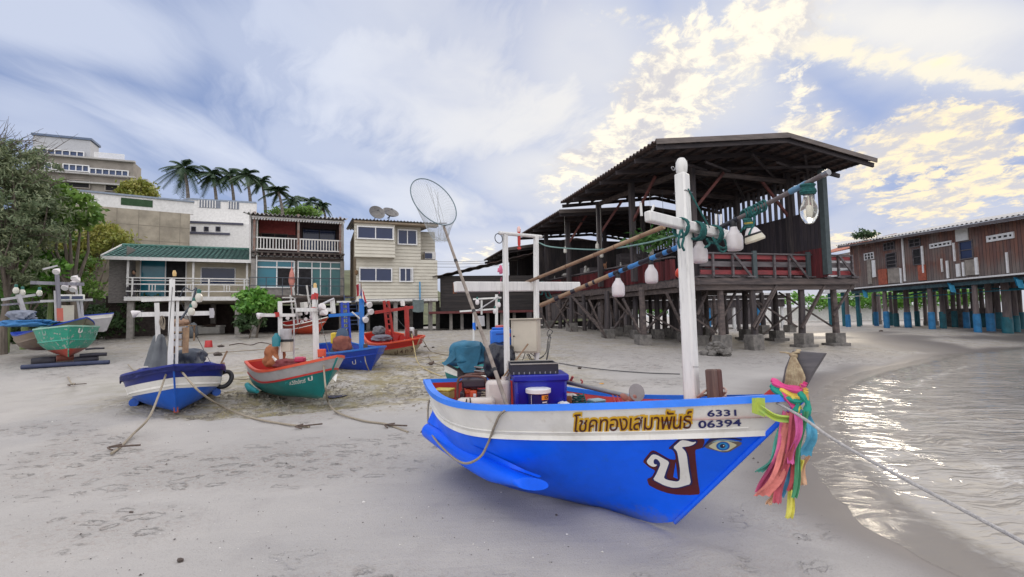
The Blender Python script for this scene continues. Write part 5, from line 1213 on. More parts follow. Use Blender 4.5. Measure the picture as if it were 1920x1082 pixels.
# ------------------------------------------------------------------ palms
PALM = leafmat('palm_leaf', (.025, .055, .03), (.045, .085, .04), (.08, .12, .05))
def palm(px, pyc, pyb, y, R_, lab, seed, wind=.5):
    top = at(px, pyc, y); bot = at(px+6, pyb, y); t = Thing('palm_tree', lab, 'palm', loc=bot-V(0, 0, 2), group='palms on the terrace'); rnd = random.Random(seed)
    L0 = V(*t.e.location); mb = MB(); tp = top-L0
    pts = [V(0, 0, 0).lerp(tp, k/8)+V(.25*math.sin(k/8*3.1), 0, 0) for k in range(8)]+[tp]; mb.tube(pts, [.19-.01*k for k in range(9)], 8); t.part('trunk', mb, mat('palm_trunk', (.16, .14, .12), rough=.9, scale=3, stretch=(1, 1, 5), var=.5))
    mb = MB()
    for i in range(24-seed % 4):
        a = 2*math.pi*i/(24-seed % 4)+rnd.uniform(-.3, .3); el = rnd.uniform(-.5, 1.25); L = R_*rnd.uniform(.7, 1.15); prev = None
        dx, dy = math.cos(a), math.sin(a)
        path = []
        for k in range(11):
            s = k/10; r = L*s*math.cos(el*(1-.35*s)); z = L*s*math.sin(el)-.62*L*s*s
            path.append(tp+V(dx*r-wind*L*.35*s*s, dy*r, z))
        mb.tube(path, [.035*(1-.08*k) for k in range(11)], 3, cap=False)
        for k in range(22):
            s = .12+.88*k/22; q = s*10; j = min(9, int(q)); p = path[j].lerp(path[j+1], q-j); d = (path[j+1]-path[j]).normalized()
            side = d.cross(V(0, 0, 1)); side = side.normalized() if side.length > .01 else V(1, 0, 0)
            for sg in (-1, 1):
                ll = L*.35*(1-abs(s-.45)*.9)*rnd.uniform(.8, 1.1); e = p+side*(sg*ll*.75)+d*(ll*.5)+V(-wind*.25*ll, 0, -ll*.42)
                w = d*.055; mb.add([p-w, p+w, e], [(0, 1, 2)])
    t.part('crown', mb, PALM, smooth=False)
lab = ['leftmost palm with wide windblown crown', 'second palm from the left, slightly lower crown', 'palm third from the left, crown touching its neighbour', 'palm fourth from the left in the dense row', 'palm fifth from the left, behind the dense row', 'short bushy palm right of the tall row above the balcony house roof', 'small distant palm beside the bushy one', 'small distant palm above the grey sheet roof', 'lowest distant palm at the right end of the row']
for i, (px, c, b, y, r) in enumerate(((345, 316, 378, 46, 2.1), (398, 328, 386, 47, 1.7), (431, 328, 392, 48, 1.6), (462, 330, 396, 45, 1.7), (490, 340, 398, 49, 1.5), (522, 360, 404, 46, 1.6), (551, 374, 404, 56, 1.6), (580, 378, 404, 60, 1.9), (604, 386, 406, 62, 1.5))): palm(px, c, b, y, r, lab[i], 20+i)
y = 50
o = leaf_obj('palm_scrub', clumps([(A(552, 400, y), (sz(44, y), 1.5, sz(5, y)))], 70, 50, .45, 44, shell=.2), .22, L_mid, None, 6); tag(o, 'low green scrub around the small palms behind the sheet roof', kind='stuff')
# ------------------------------------------------------------------ fishing boats
def paint(name, col, **k):
    k.setdefault('rough', .42); k.setdefault('var', .14); k.setdefault('scale', 2.2); k.setdefault('dirt', .35); k.setdefault('dcol', (.16, .15, .14)); k.setdefault('bump', .0015); k.setdefault('bscale', 35)
    return mat(name, col, **k)
P_white = paint('white_boat_paint', (.76, .745, .70), dirt=.4, dcol=(.5, .46, .39), streak=(.4, (.42, .33, .24)))
P_blue = paint('royal_blue_paint', (.003, .12, .90), dirt=.4, dcol=(.006, .07, .55), rough=.4, spec=.3, streak=(.35, (.03, .13, .5)), bump=.004, bscale=5, low=(.12, .45, .75, (.10, .14, .34)))
P_lblue = paint('light_blue_paint', (.02, .20, .85), dirt=.2, dcol=(.02, .1, .5), rough=.35)
P_red = paint('red_inner_paint', (.42, .018, .012), dirt=.4, dcol=(.15, .02, .02))
P_orange = paint('orange_red_paint', (.58, .075, .03), dirt=.35, dcol=(.3, .06, .04))
P_teal = paint('teal_paint', (.008, .20, .20), dirt=.6, dcol=(.03, .10, .11), low=(.1, .4, .8, (.12, .16, .13)))
P_green = paint('sea_green_paint', (.02, .30, .20), dirt=.75, dcol=(.16, .27, .22), chips=.14, ccol=(.35, .37, .33))
P_brick = paint('brick_bottom_paint', (.33, .05, .03), dirt=.5)
P_tan = paint('worn_tan_paint', (.40, .33, .22), dirt=.8, dcol=(.2, .13, .09), chips=.1, ccol=(.1, .07, .06))
P_cobalt = paint('cobalt_paint', (.01, .05, .40), dirt=.6, dcol=(.03, .06, .18), low=(.05, .35, .8, (.13, .17, .22)))
P_navy = paint('navy_paint', (.008, .012, .06), dirt=.2)
P_grey = paint('weathered_white', (.42, .41, .42), dirt=.6, dcol=(.22, .2, .2))
W_post = wood('mast_white_wood', (.68, .67, .64), (.58, .57, .55), axis='z', bump=.002, rough=.55)
W_bamboo = mat('bamboo_pole', (.36, .24, .14), col2=(.17, .10, .06), scale=5, rough=.6, bump=.002, stretch=(1, 1, 1), dirt=.4)
ROPE = mat('rope_fibre', (.33, .28, .21), col2=(.22, .19, .15), scale=60, rough=.95, bump=.004, bscale=160)
ROPE_G = mat('green_rope', (.015, .12, .11), col2=(.01, .06, .06), scale=50, rough=.9, bump=.004, bscale=160)
STEEL = mat('dull_steel', (.25, .25, .26), rough=.4, metal=.7, dirt=.5, dcol=(.12, .07, .05))
BLK = mat('black_rubber', (.015, .015, .018), rough=.6, var=.3)
BULB = mat('bulb_glass', (.55, .53, .46), rough=.12, var=.1)
LED = mat('led_bulb_plastic', (.62, .58, .58), rough=.35, var=.06)

def eul(yaw, pit, heel, o):
    M = Matrix.Rotation(yaw, 4, 'Z') @ Matrix(((math.cos(pit), 0, -math.sin(pit), 0), (0, 1, 0, 0), (math.sin(pit), 0, math.cos(pit), 0), (0, 0, 0, 1))) @ Matrix.Rotation(heel, 4, 'X')
    return Matrix.Translation(o) @ M
class Hull:
    def __init__(s, x0, y0, z0, yaw, heel, pit, L, B, bt, pm, e, zs, zm, zb, rb, rz, kf, kr=.12, v0=.1, v1=.75, zfl=.28, **_):
        s.__dict__.update(locals()); s.fr = Fr(eul(yaw, pit, heel, (x0, y0, z0)))
    def b(s, t): return s.B*(s.bt+(1-s.bt)*math.sin(math.pi/2*min(1, t/s.pm)) if t < s.pm else 1-max(0, min(1, (t-s.pm)/(1-s.pm)))**s.e)
    def zg(s, t): return s.zm+(s.zs-s.zm)*max(0, 1-t/.5)**2+(s.zb-s.zm)*max(0, (t-.3)/.7)**2
    def X(s, t, z): return t*(s.kf+(s.L-s.kf)*max(0, z)/s.zb) if True else 0
    def zk(s, t): return s.kr*max(0, 1-t/.55)**2+.05*max(0, (t-.93)/.07)**2
    def pt(s, t, w, side=-1, off=0.):
        """w 0..1 gunwale->rub, 1..2 rub->keel"""
        b, zg, br = s.b(t), s.zg(t), s.b(t)*s.rb; zr = zg-s.rz
        if w <= 1: y = b+(br-b)*w; z = zg-s.rz*w
        else:
            q = w-1; vb = s.v0+(s.v1-s.v0)*t**1.3; zk = s.zk(t)
            a, c = math.cos(math.pi/2*q), math.sin(math.pi/2*q)
            y = br*((1-vb)*a**.85+vb*(1-q)); z = zr-(zr-zk)*((1-vb)*c+vb*q)
        y = max(0, y-off)
        return V(s.X(t, z), side*y, z)
def hull_y(h, u, z):
    """half width of the shell at station u and height z"""
    best = None
    for j in range(41):
        p = h.pt(u, j/20)
        if p.z >= z-.004: best = abs(p.y)
        else: break
    return best if best is not None else 0.
def build_hull(h, name, label, m_hull, m_band, m_gun, m_in, m_rub=None, m_bot=None, bot=1.72, stripe=None, group=None, gw=.07, gh=.045, cat='boat', floor_m=None, n=44, stem_m=None, inset=.05):
    t = Thing(name, label, cat, M=h.fr.M, group=group); m_rub = m_rub or m_band
    ts = [i/(n-1) for i in range(n)]
    def shell(w0, w1, k, nm, m_, off=0., transom=True, flip=False, parent=None):
        mb = MB()
        for sd_ in (-1, 1):
            mb.grid(lambda u, v, sd_=sd_: h.pt(u, w0+(w1-w0)*v, sd_, off), n, k)
            if sd_ == 1: mb.f[-(n-1)*(k-1):] = [f[::-1] for f in mb.f[-(n-1)*(k-1):]]
        if transom:
            L_ = [h.pt(0, w0+(w1-w0)*j/(k-1), -1, off) for j in range(k)]; R_ = [V(p.x, -p.y, p.z) for p in L_]
            mb.grid(lambda u, v: L_[round(v*(k-1))].lerp(R_[round(v*(k-1))], u), 7, k)
        return t.part(nm, mb, m_, parent=parent, sharp=50)
    hull = shell(1, bot if m_bot else 2, 14, 'hull', m_hull)
    if m_bot: shell(bot, 2, 8, 'bottom', m_bot)
    band = shell(0, 1, 5, 'side_band', m_band)
    if stripe: shell(stripe[0], stripe[1], 4, 'white_stripe', stripe[2], off=-.012)
    # inside
    mb = MB(); zf = h.zfl
    def inner(u, v, sd_):
        zt = h.zg(u); zl = max(zf, h.zk(u)+.08); z = zt+(zl-zt)*v; yb = max(0., hull_y(h, u, z)-inset-.02*v); k = 1
        x = min(h.X(u, z), h.X(u, z)*.985+.0); return V(max(inset, x-(.05 if u > .9 else 0)), sd_*yb*k, z)
    for sd_ in (-1, 1): mb.grid(lambda u, v, sd_=sd_: inner(u, v, sd_), n, 6)
    mb.grid(lambda u, v: inner(0, v, -1).lerp(inner(0, v, 1), u), 5, 6)
    t.part('inner_side', mb, m_in, sharp=50)
    mb = MB(); mb.grid(lambda u, v: inner(u, 1, -1).lerp(inner(u, 1, 1), v), n, 5); t.part('floor_boards', mb, floor_m or m_in)
    for u in (.12, .26, .4, .54, .68, .8):
        for sd_ in (-1, 1):
            mb = MB(); pts = [inner(u, v, sd_)-V(0, sd_*.015, 0) for v in (0.06, .3, .6, 1)]
            for a, c in zip(pts[:-1], pts[1:]): mb.bar(a, c, .04, .035)
            t.part('rib', mb, m_in)
    # gunwale cap and rub rail
    def strip(w, wd, ht, dz, nm, m_, out=0., tr=True):
        mb = MB()
        for sd_ in (-1, 1):
            ring = []
            for u in ts:
                p = h.pt(u, w, sd_); q = h.pt(min(1, u+.02), w, sd_); r_ = h.pt(max(0, u-.02), w, sd_); d = (q-r_); d.z = 0; d.normalize(); nrm = V(d.y, -d.x, 0)*(1 if sd_ == -1 else -1)
                if nrm.y*sd_ < 0: nrm = -nrm
                if u > .985: nrm = V(.5, sd_*.5, 0)
                a = p+nrm*(out); b_ = p+nrm*(out-wd); ring.append([a+V(0, 0, dz-ht/2), a+V(0, 0, dz+ht/2), b_+V(0, 0, dz+ht/2), b_+V(0, 0, dz-ht/2)])
            k0 = len(mb.v); vs = [v for r_ in ring for v in r_]; fs = [(4*i+j, 4*i+(j+1) % 4, 4*i+4+(j+1) % 4, 4*i+4+j) for i in range(n-1) for j in range(4)]+[(0, 1, 2, 3), (4*n-1, 4*n-2, 4*n-3, 4*n-4)]
            mb.add(vs, fs)
        if tr:
            a, c = h.pt(0, w, -1), h.pt(0, w, 1); mb.bar(a+V(-.01, 0, dz), c+V(-.01, 0, dz), wd, ht)
        return t.part(nm, mb, m_, sharp=45)
    strip(0, gw, gh, gh/2-.006, 'gunwale', m_gun, out=.018)
    strip(1, .03, .035, .0, 'rub_rail', m_rub, out=.016)
    sb = MB(); a, c = h.pt(1, 2), h.pt(1, 0); sb.bar(a-V(.0, 0, .01), c+V(.008, 0, .0), .03, .03); t.part('stem', sb, stem_m or m_hull, bevel=.008)
    return t, hull, band
def bvh_of(obs):
    vs = []; fs = []
    for o in obs:
        M = o.matrix_world; k = len(vs); vs += [EM(o) @ v.co for v in o.data.vertices]; fs += [[i+k for i in p.vertices] for p in o.data.polygons]
    return BVHTree.FromPolygons(vs, fs)
def EM(o):
    M = o.matrix_basis.copy(); p = o.parent
    while p is not None: M = p.matrix_basis @ M; p = p.parent
    return M
def chaikin(p):
    out = []
    for i in range(len(p)):
        a, b = p[i], p[(i+1) % len(p)]; k = .12 if math.hypot(b[0]-a[0], b[1]-a[1]) > 12 else .25
        out += [(a[0]+(b[0]-a[0])*k, a[1]+(b[1]-a[1])*k), (b[0]+(a[0]-b[0])*k, b[1]+(a[1]-b[1])*k)]
    return out
def decal(t, name, bvh, verts, faces, m_, off=.003, parent=None, sub=0):
    """paint a flat shape (photograph pixels) onto the surface it is painted on"""
    bm = bmesh.new(); vv = [bm.verts.new((x, y, 0)) for x, y in verts]
    for f in faces:
        try:
            if len(f) > 4:
                for tr in tessellate_polygon([[V(verts[i][0], verts[i][1], 0) for i in f]]): bm.faces.new([vv[f[i]] for i in tr])
            else: bm.faces.new([vv[i] for i in f])
        except ValueError: pass
    bmesh.ops.triangulate(bm, faces=bm.faces)
    for _ in range(5):
        es = [e for e in bm.edges if e.calc_length() > 9]
        if not es: break
        bmesh.ops.subdivide_edges(bm, edges=es, cuts=1); bmesh.ops.triangulate(bm, faces=[f for f in bm.faces if len(f.verts) > 3])
    mb = MB()
    for v in bm.verts:
        d = ray(v.co.x, v.co.y).normalized(); loc, n_, _, _ = bvh.ray_cast(EYE, d)
        if loc is None: loc, n_ = EYE+d*4, -d
        if n_.dot(d) > 0: n_ = -n_
        mb.v.append(tuple(t.inv @ (loc+n_*off)))
    bm.verts.index_update(); mb.f = [tuple(v.index for v in f.verts) for f in bm.faces]; mb.mi = [0]*len(mb.f); bm.free()
    return t.part(name, mb, m_, parent=parent, smooth=False)
def poly_decal(t, name, bvh, polys, m_, off=.003, parent=None):
    polys = [chaikin(p) if len(p) > 4 else p for p in polys]
    vs, fs = [], []
    for p in polys: fs.append(list(range(len(vs), len(vs)+len(p)))); vs += p
    return decal(t, name, bvh, vs, fs, m_, off, parent)
def text2d(s, offset=0., shear=0., space=1.):
    cu = bpy.data.curves.new('lettering', 'FONT'); cu.body = s; cu.size = 1; cu.offset = offset; cu.shear = shear; cu.space_character = space; cu.resolution_u = 3; cu.fill_mode = 'FRONT'
    o = bpy.data.objects.new('lettering', cu); COL.objects.link(o); dg = bpy.context.evaluated_depsgraph_get(); me = o.evaluated_get(dg).to_mesh()
    vs = [(v.co.x, v.co.y) for v in me.vertices]; fs = [list(p.vertices) for p in me.polygons]
    o.evaluated_get(dg).to_mesh_clear(); bpy.data.objects.remove(o); bpy.data.curves.remove(cu); return vs, fs
def text_decal(t, name, bvh, s, quad, m_, off=.004, bold=0., shear=0., parent=None, ref=None, space=1.):
    """quad: pixel corners bottom-left, bottom-right, top-right, top-left"""
    vs, fs = text2d(s, bold, shear, space); rf = ref or vs
    x0, x1 = min(v[0] for v in rf), max(v[0] for v in rf); y0, y1 = min(v[1] for v in rf), max(v[1] for v in rf)
    (ax, ay), (bx, by), (cx, cy), (dx, dy) = quad; out = []
    for x, y in vs:
        u, w = (x-x0)/(x1-x0), (y-y0)/(y1-y0)
        out.append(((1-u)*(1-w)*ax+u*(1-w)*bx+u*w*cx+(1-u)*w*dx, (1-u)*(1-w)*ay+u*(1-w)*by+u*w*cy+(1-u)*w*dy))
    return decal(t, name, bvh, out, fs, m_, off, parent), vs
def catm(pts, k=8):
    pts = [V(p) for p in pts]; P = [pts[0]*2-pts[1]]+pts+[pts[-1]*2-pts[-2]]; out = []
    for i in range(1, len(P)-2):
        for j in range(k):
            t = j/k; a, b, c, d = P[i-1], P[i], P[i+1], P[i+2]
            out.append(.5*((2*b)+(c-a)*t+(2*a-5*b+4*c-d)*t*t+(3*b-a-3*c+d)*t*t*t))
    out.append(pts[-1]); return out
def cloth(c, size, seed=1, n=26, fold=.12, fr=3., hang=0.):
    """a draped crumpled cover: closed lumpy body"""
    mb = MB(); c = V(c)
    def fn(u, v):
        a = 2*math.pi*u; th = math.pi*v; d = V(math.sin(th)*math.cos(a), math.sin(th)*math.sin(a), math.cos(th))
        sq = (abs(d.x)**4+abs(d.y)**4+abs(d.z)**4)**-.25 if v not in (0, 1) else 1
        k = 1+fold*noise.noise(V(d.x*fr, d.y*fr, d.z*fr*.5)+V(seed*5.1, 0, 0))*2+fold*.35*math.sin(a*9+4*noise.noise(V(a, th*2, seed)))*math.sin(th)*(1.2-math.cos(th))
        fl = 1+hang*max(0, -d.z)
        return c+V(d.x*size[0]*sq*k*fl, d.y*size[1]*sq*k*fl, d.z*size[2]*min(sq, 1.15)*(1+.15*noise.noise(d*2+V(seed, 0, 0))))
    mb.grid(fn, n*2, n, cu=True); return mb

def led_bulb(p, s, lab, tilt=None, group='white bulbs on the striped pole', m_=None):
    t = Thing('led_bulb', lab, 'lamp bulb', M=Matrix.Translation(p) @ (tilt or Matrix.Identity(4)), group=group); b = MB()
    b.lathe([(.001, -.165*s), (.06*s, -.163*s), (.078*s, -.145*s), (.08*s, -.12*s), (.081*s, -.06*s), (.079*s, -.055*s), (.079*s, -.03*s), (.066*s, .0), (.036*s, .045*s), (.03*s, .07*s)], n=24); t.part('globe', b, m_ or LED, sharp=60)
    b = MB(); b.lathe([(.026*s, .068*s), (.03*s, .075*s), (.03*s, .12*s), (.018*s, .135*s)], n=14); t.part('socket', b, BLK)
    b = MB(); b.tube([(0, 0, .13*s), (.01, 0, .19*s)], .006, 6); t.part('cord', b, BLK); return t
# ------------------------------------------------------------------ the blue and white boat in front
MH = Hull(x0=-.492, y0=5.653, z0=-.15, yaw=-.864, heel=-.07, pit=.076, L=3.5, B=1.012, bt=.602, pm=.375, e=1.6, zs=1.043, zm=.852, zb=.957, rb=.864, rz=.219, kf=2.496, kr=.30, v0=.05, v1=.85, zfl=.42)
MF = MH.fr
MT, mhull, mband = build_hull(MH, 'fishing_boat', 'blue and white wooden fishing boat with painted eye, large in the foreground', P_blue, P_white, P_lblue, P_red, m_rub=P_white, stem_m=P_blue, n=70)
def main_boat():
    t = MT; h = MH; fr = MF
    X0 = lambda px, py: fr.hit(px, py, 1, 0.)
    # thin moulding above the white band's lower edge
    mb = MB(); 
    mb.tube([h.pt(u/59, .80)+V(0, -.004, 0) for u in range(58)], .006, 6); t.part('moulding', mb, P_white)
    # plank seams are just visible: one groove line in the blue
    # sponson at the stern quarter
    def spons(side):
        a = [fr.hit(px, py, 1, -yl) for px, py, yl in ((801, 808, .62), (835, 830, .70), (880, 860, .74), (925, 886, .76), (985, 908, .78))] if True else None
        a = [V(p.x, side*abs(p.y), p.z) for p in a]; pts = catm(a, 5); n = len(pts); mb = MB()
        mb.tube([V(p.x, p.y+side*(-.02), p.z) for p in pts], [.080+.014*math.sin(math.pi*min(1, i/n*1.2)) for i in range(n)], 18)
        e = pts[-1]; d = (pts[-1]-pts[-3]).normalized()
        for i in range(n):
            f_ = 1-.42*sstep(.7, 1., i/(n-1))
            for j in range(18): x_, y_, z_ = mb.v[i*18+j]; mb.v[i*18+j] = (x_, y_, pts[i].z+(z_-pts[i].z)*f_+.02*(1-f_))
        # oblique closing face
        k = len(mb.v)-18
        for j in range(18):
            p = V(mb.v[k+j]); rel = p-e; mb.v[k+j] = tuple(p+d*(.16*(-rel.y*side)/.12+.02)+V(0, 0, 0))
        # fairing to the hull
        mb2 = MB()
        def fair(u, v):
            i = min(n-1, int(u*(n-1))); p = pts[i]; up = V(p.x, p.y, p.z+.09); tt = min(.9, p.x/h.L*1.12); q = h.pt(tt, 1.12, side); q = V(p.x, q.y, p.z+.22-.06*u); up = up.lerp(V(p.x+.05, p.y-side*.10, p.z+.04), sstep(.7, 1., u)); q = q.lerp(V(p.x+.05, p.y-side*.12, p.z+.05), sstep(.7, 1., u))
            return up.lerp(q, v)
        mb.grid(fair, 20, 5)
        return t.part('sponson', mb, P_lblue if False else P_blue, sharp=50)
    spons(-1); spons(1)
    # mast
    mx = X0(1298, 750).x; top = fr.hit(1277, 296, 0, mx); base = fr.hit(1298, 760, 0, mx); hit = lambda px, py: fr.hit(px, py, 0, mx)
    mb = MB(); w = .090
    d = (top-base).normalized(); foot = base-d*.27
    mb.bar(foot, top-d*.14, w*1.02, w, up=(0, 1, 0)); mst = t.part('mast', mb, W_post, bevel=.014)
    mb = MB(); mb.lathe([(.044, -.02), (.033, .0), (.043, .02), (.047, .06), (.044, .10), (.028, .13), (.001, .138)], at=top-d*.14, axis=d, n=16); t.part('mast_head', mb, W_post, parent=mst)
    for py in (362, 688):
        c = hit(1281, py) if py < 500 else hit(1296, py)
        mb = MB(); pts = [c+V(.05*sx, .05*sy, 0) for sx, sy in ((-1, -1), (1, -1), (1, 1), (-1, 1))]; mb.tube(pts, .004 if py < 500 else .002, 5, closed=True); t.part('wire_band', mb, STEEL, parent=mst)
    mb = MB(); c = hit(1262, 316); mb.tube([c+V(0, .022*math.cos(a), .014*math.sin(a)) for a in np.linspace(0, 6.28, 14)[:-1]], .004, 5, closed=True); t.part('eye_bolt', mb, STEEL, parent=mst)
    # crossbeam
    a, b_ = hit(1197, 410), hit(1371, 450); ax = V(mx+.085, 0, 0)
    a = V(mx+.072, a.y, a.z); b_ = V(mx+.072, b_.y, b_.z)
    mb = MB(); mb.bar(a, b_, .055, .078); cr = t.part('crossbeam', mb, W_post, bevel=.012)
    for px, py, q in ((1203, 380, 405), (1218, 385, 407), (1343, 402, 434), (1352, 402, 437)):
        p0, p1 = fr.hit(px, q, 0, mx+.08), fr.hit(px+(2 if px < 1210 else -8 if px < 1230 else 0)*-1, py, 0, mx+.08); mb = MB(); mb.bar(p0, p1, .012, .012); t.part('peg', mb, W_post, parent=cr)
    # rear gallows
    rx = .9; hr = lambda px, py, dx=0.: fr.hit(px, py, 0, rx+dx)
    for px0, px1 in ((947, 950), (1005, 1006)):
        p0 = hr(px0, 441); p1 = hr(px1, 640); dd = (p1-p0)/(p0.z-p1.z); q = p0+dd*(p0.z-.45); mb = MB(); mb.bar(q, p0, .046, .046); t.part('gallows_post', mb, W_post, bevel=.006)
    mb = MB(); mb.tube([hr(936, 437), hr(1015, 444)], .02, 8); t.part('top_rail', mb, W_post)
    mb = MB(); mb.bar(hr(853, 538, -.05), hr(1086, 537, -.05), .05, .1); gb = t.part('gallows_beam', mb, W_post, bevel=.008)
    for px, py in ((853, 540), (949, 580), (1007, 570)):
        p = hr(px, py, -.09); mb = MB(); mb.box(p, (.03, .025, .11)); t.part('rusty_plate', mb, mat('rust', (.20, .07, .03), col2=(.1, .04, .02), scale=20, rough=.9), parent=gb)
    mb = MB(); c = hr(935, 447); mb.tube([c+V(0, .05*math.cos(a_), .05*math.sin(a_)) for a_ in np.linspace(0, 6.28, 18)[:-1]], .005, 5, closed=True); t.part('iron_ring', mb, MATS['dark_metal'])
    # stem board (dark wood blade) above the bow
    poly = [X0(*p) for p in ((1462, 752), (1474, 690), (1488, 657), (1520, 660), (1549, 662), (1524, 702), (1499, 748))]
    mb = MB(); mb.prism([V(p.x, .022, p.z) for p in poly], (0, -.044, 0)); t.part('stem_board', mb, wood('grey_stem_board', (.13, .12, .125), (.08, .075, .085), axis='x'), bevel=.004)
    # painted red block under the board
    poly = [X0(*p) for p in ((1430, 747), (1452, 728), (1480, 735), (1486, 752))]; mb = MB(); mb.prism([V(p.x, .07, p.z) for p in poly], (0, -.14, 0)); t.part('bow_chock', mb, P_red, bevel=.01)
    # mooring post at the bow: two dark wooden cheeks
    a = fr.hit(1337, 755, 0, mx+.14); z0 = .6
    for dy, m_, ht in ((.047, 0, .0), (-.022, 1, .0)):
        top_ = fr.hit(1337, 692, 0, mx+.14); mb = MB(); mb.box((mx+.14, top_.y+dy-.01, (z0+top_.z)/2), (.07, .062, top_.z-z0)); t.part('bitt_post', mb, wood('dark_red_bitt', (.11, .045, .035), (.05, .025, .02), axis='z') if m_ == 0 else wood('worn_bitt', (.17, .10, .075), (.07, .04, .035), axis='z'), bevel=.014)
    # fore deck
    mb = MB()
    def fd(u, v):
        s_ = .80+.19*u; y = (h.b(s_)-.05)*(v*2-1); return V(h.X(s_, h.zg(s_))-.01, y, h.zg(s_)-.10)
    mb.grid(fd, 10, 6); t.part('fore_deck', mb, P_red)
    # thwarts
    for s_ in (.14, .5, .7):
        mb = MB(); y = h.b(s_)-.07; mb.box((s_*h.L, 0, h.zg(s_)-.2), (.16, 2*(hull_y(h, s_, h.zg(s_)-.2)-.14), .03)); t.part('thwart', mb, P_red, bevel=.004)
    # --- painted marks
    bv = bvh_of([mhull, mband])
    P_g = paint('gold_lettering', (.72, .42, .02), rough=.5, dirt=.2, dcol=(.5, .2, .02)); P_b = paint('brown_lettering', (.075, .012, .006), rough=.5, dirt=.1); P_n = paint('navy_lettering', (.008, .012, .11), rough=.5, dirt=.1)
    S = 'โชคทองเสมาพันธ์'; q = [(1078, 809), (1300, 800), (1300, 763), (1078, 779)]
    q = [(1077, 809), (1298, 802), (1297, 766), (1077, 776)]
    rf, _ = text2d(S, 0., .12, .93)
    text_decal(t, 'lettering_outline', bv, S, q, P_g, .004, bold=.085, shear=.12, ref=rf, space=.93); text_decal(t, 'lettering', bv, S, q, P_b, .0085, bold=.004, shear=.12, ref=rf, space=.93)
    for s_, q in (('6331', [(1326, 781), (1381, 779), (1380, 767), (1326, 768)]), ('06394', [(1309, 803), (1390, 798), (1389, 785), (1309, 788)])): text_decal(t, 'number', bv, s_, q, P_n, .005, bold=.022)
    k = 230/1555.; T_ = lambda pts: [(1190+x*k, 780+y*k) for x, y in pts]
    outl = T_([(100, 575), (205, 440), (250, 432), (440, 545), (522, 552), (510, 470), (480, 420), (418, 412), (560, 285), (700, 278), (882, 280), (885, 345), (850, 405), (765, 425), (775, 560), (800, 800), (832, 990), (700, 1000), (540, 995), (420, 975), (300, 935), (180, 875), (155, 795), (218, 770), (262, 690), (180, 645)])
    poly_decal(t, 'letter_shadow', bv, [outl], paint('maroon_letter_shadow', (.085, .006, .010), dirt=.1, rough=.5), .003)
    hole = T_([(520, 575), (548, 790), (490, 765)]); poly_decal(t, 'letter_gap', bv, [hole], P_blue, .0072)
    nav = T_([(135, 570), (215, 455), (260, 455), (435, 552), (455, 590), (395, 770), (440, 800), (530, 812), (560, 795), (560, 640), (535, 480), (510, 435), (440, 405), (570, 285), (640, 275), (800, 300), (790, 345), (740, 375), (630, 385), (680, 480), (700, 620), (740, 860), (600, 905), (500, 915), (400, 895), (300, 850), (215, 800), (250, 735), (305, 620), (240, 640)])
    poly_decal(t, 'letter_edge', bv, [nav], P_n, .006)
    wh = T_([(150, 560), (222, 475), (275, 478), (440, 568), (405, 670), (368, 780), (440, 805), (540, 822), (575, 800), (575, 660), (545, 470), (530, 425), (485, 388), (590, 292), (660, 300), (730, 322), (785, 312), (750, 350), (690, 372), (590, 384), (640, 430), (660, 480), (680, 640), (715, 850), (560, 895), (480, 898), (380, 870), (235, 795), (280, 715), (330, 600), (300, 545), (260, 528), (238, 555), (245, 600), (290, 605), (262, 632), (220, 630), (170, 600)])
    poly_decal(t, 'letter', bv, [wh], P_white, .009)
    # eye
    def ell(cx, cy, rx_, ry_, n=26): return [(cx+rx_*math.cos(2*math.pi*i/n), cy+ry_*math.sin(2*math.pi*i/n)) for i in range(n)]
    E_ = lambda pts: T_(pts)
    pd = lambda nm, pts, m_, o_: poly_decal(t, nm, bv, [pts], m_, o_)
    pd('eye_brow', E_([(840, 415), (950, 285), (1060, 255), (1200, 262), (1360, 290), (1355, 312), (1210, 285), (1100, 280), (1000, 300), (930, 360)]), P_n, .003)
    pd('eye_lid', E_([(880, 390), (930, 345), (1000, 300), (1120, 285), (1240, 300), (1360, 330), (1350, 360), (1290, 395), (1200, 450), (1120, 458), (1020, 430), (930, 410)]), paint('grey_eyelid', (.14, .11, .10), dirt=.2), .0045)
    pd('eye_highlight', E_([(960, 335), (1030, 300), (1120, 290), (1240, 305), (1340, 315), (1240, 318), (1110, 303), (1030, 318)]), paint('pale_blue_paint', (.25, .42, .55), dirt=.1), .006)
    pd('eye_white', E_([(930, 378), (1000, 330), (1060, 310), (1180, 310), (1260, 340), (1300, 362), (1240, 400), (1180, 435), (1080, 438), (1000, 412)]), paint('cream_eye', (.58, .56, .38), dirt=.15), .0065)
    pd('iris', E_(ell(1118, 372, 86, 56)), paint('iris_blue', (.005, .10, .42), dirt=.1), .008); pd('iris', E_(ell(1118, 370, 62, 42)), paint('iris_light', (.02, .26, .60), dirt=.1), .0092); pd('pupil', E_(ell(1112, 368, 34, 26)), P_navy, .0104); pd('pupil_glint', E_(ell(1126, 362, 8, 8, 10)), P_white, .0115)
main_boat()
LOCW = lambda px, py, ax, v: MF.W(*MF.hit(px, py, ax, v))

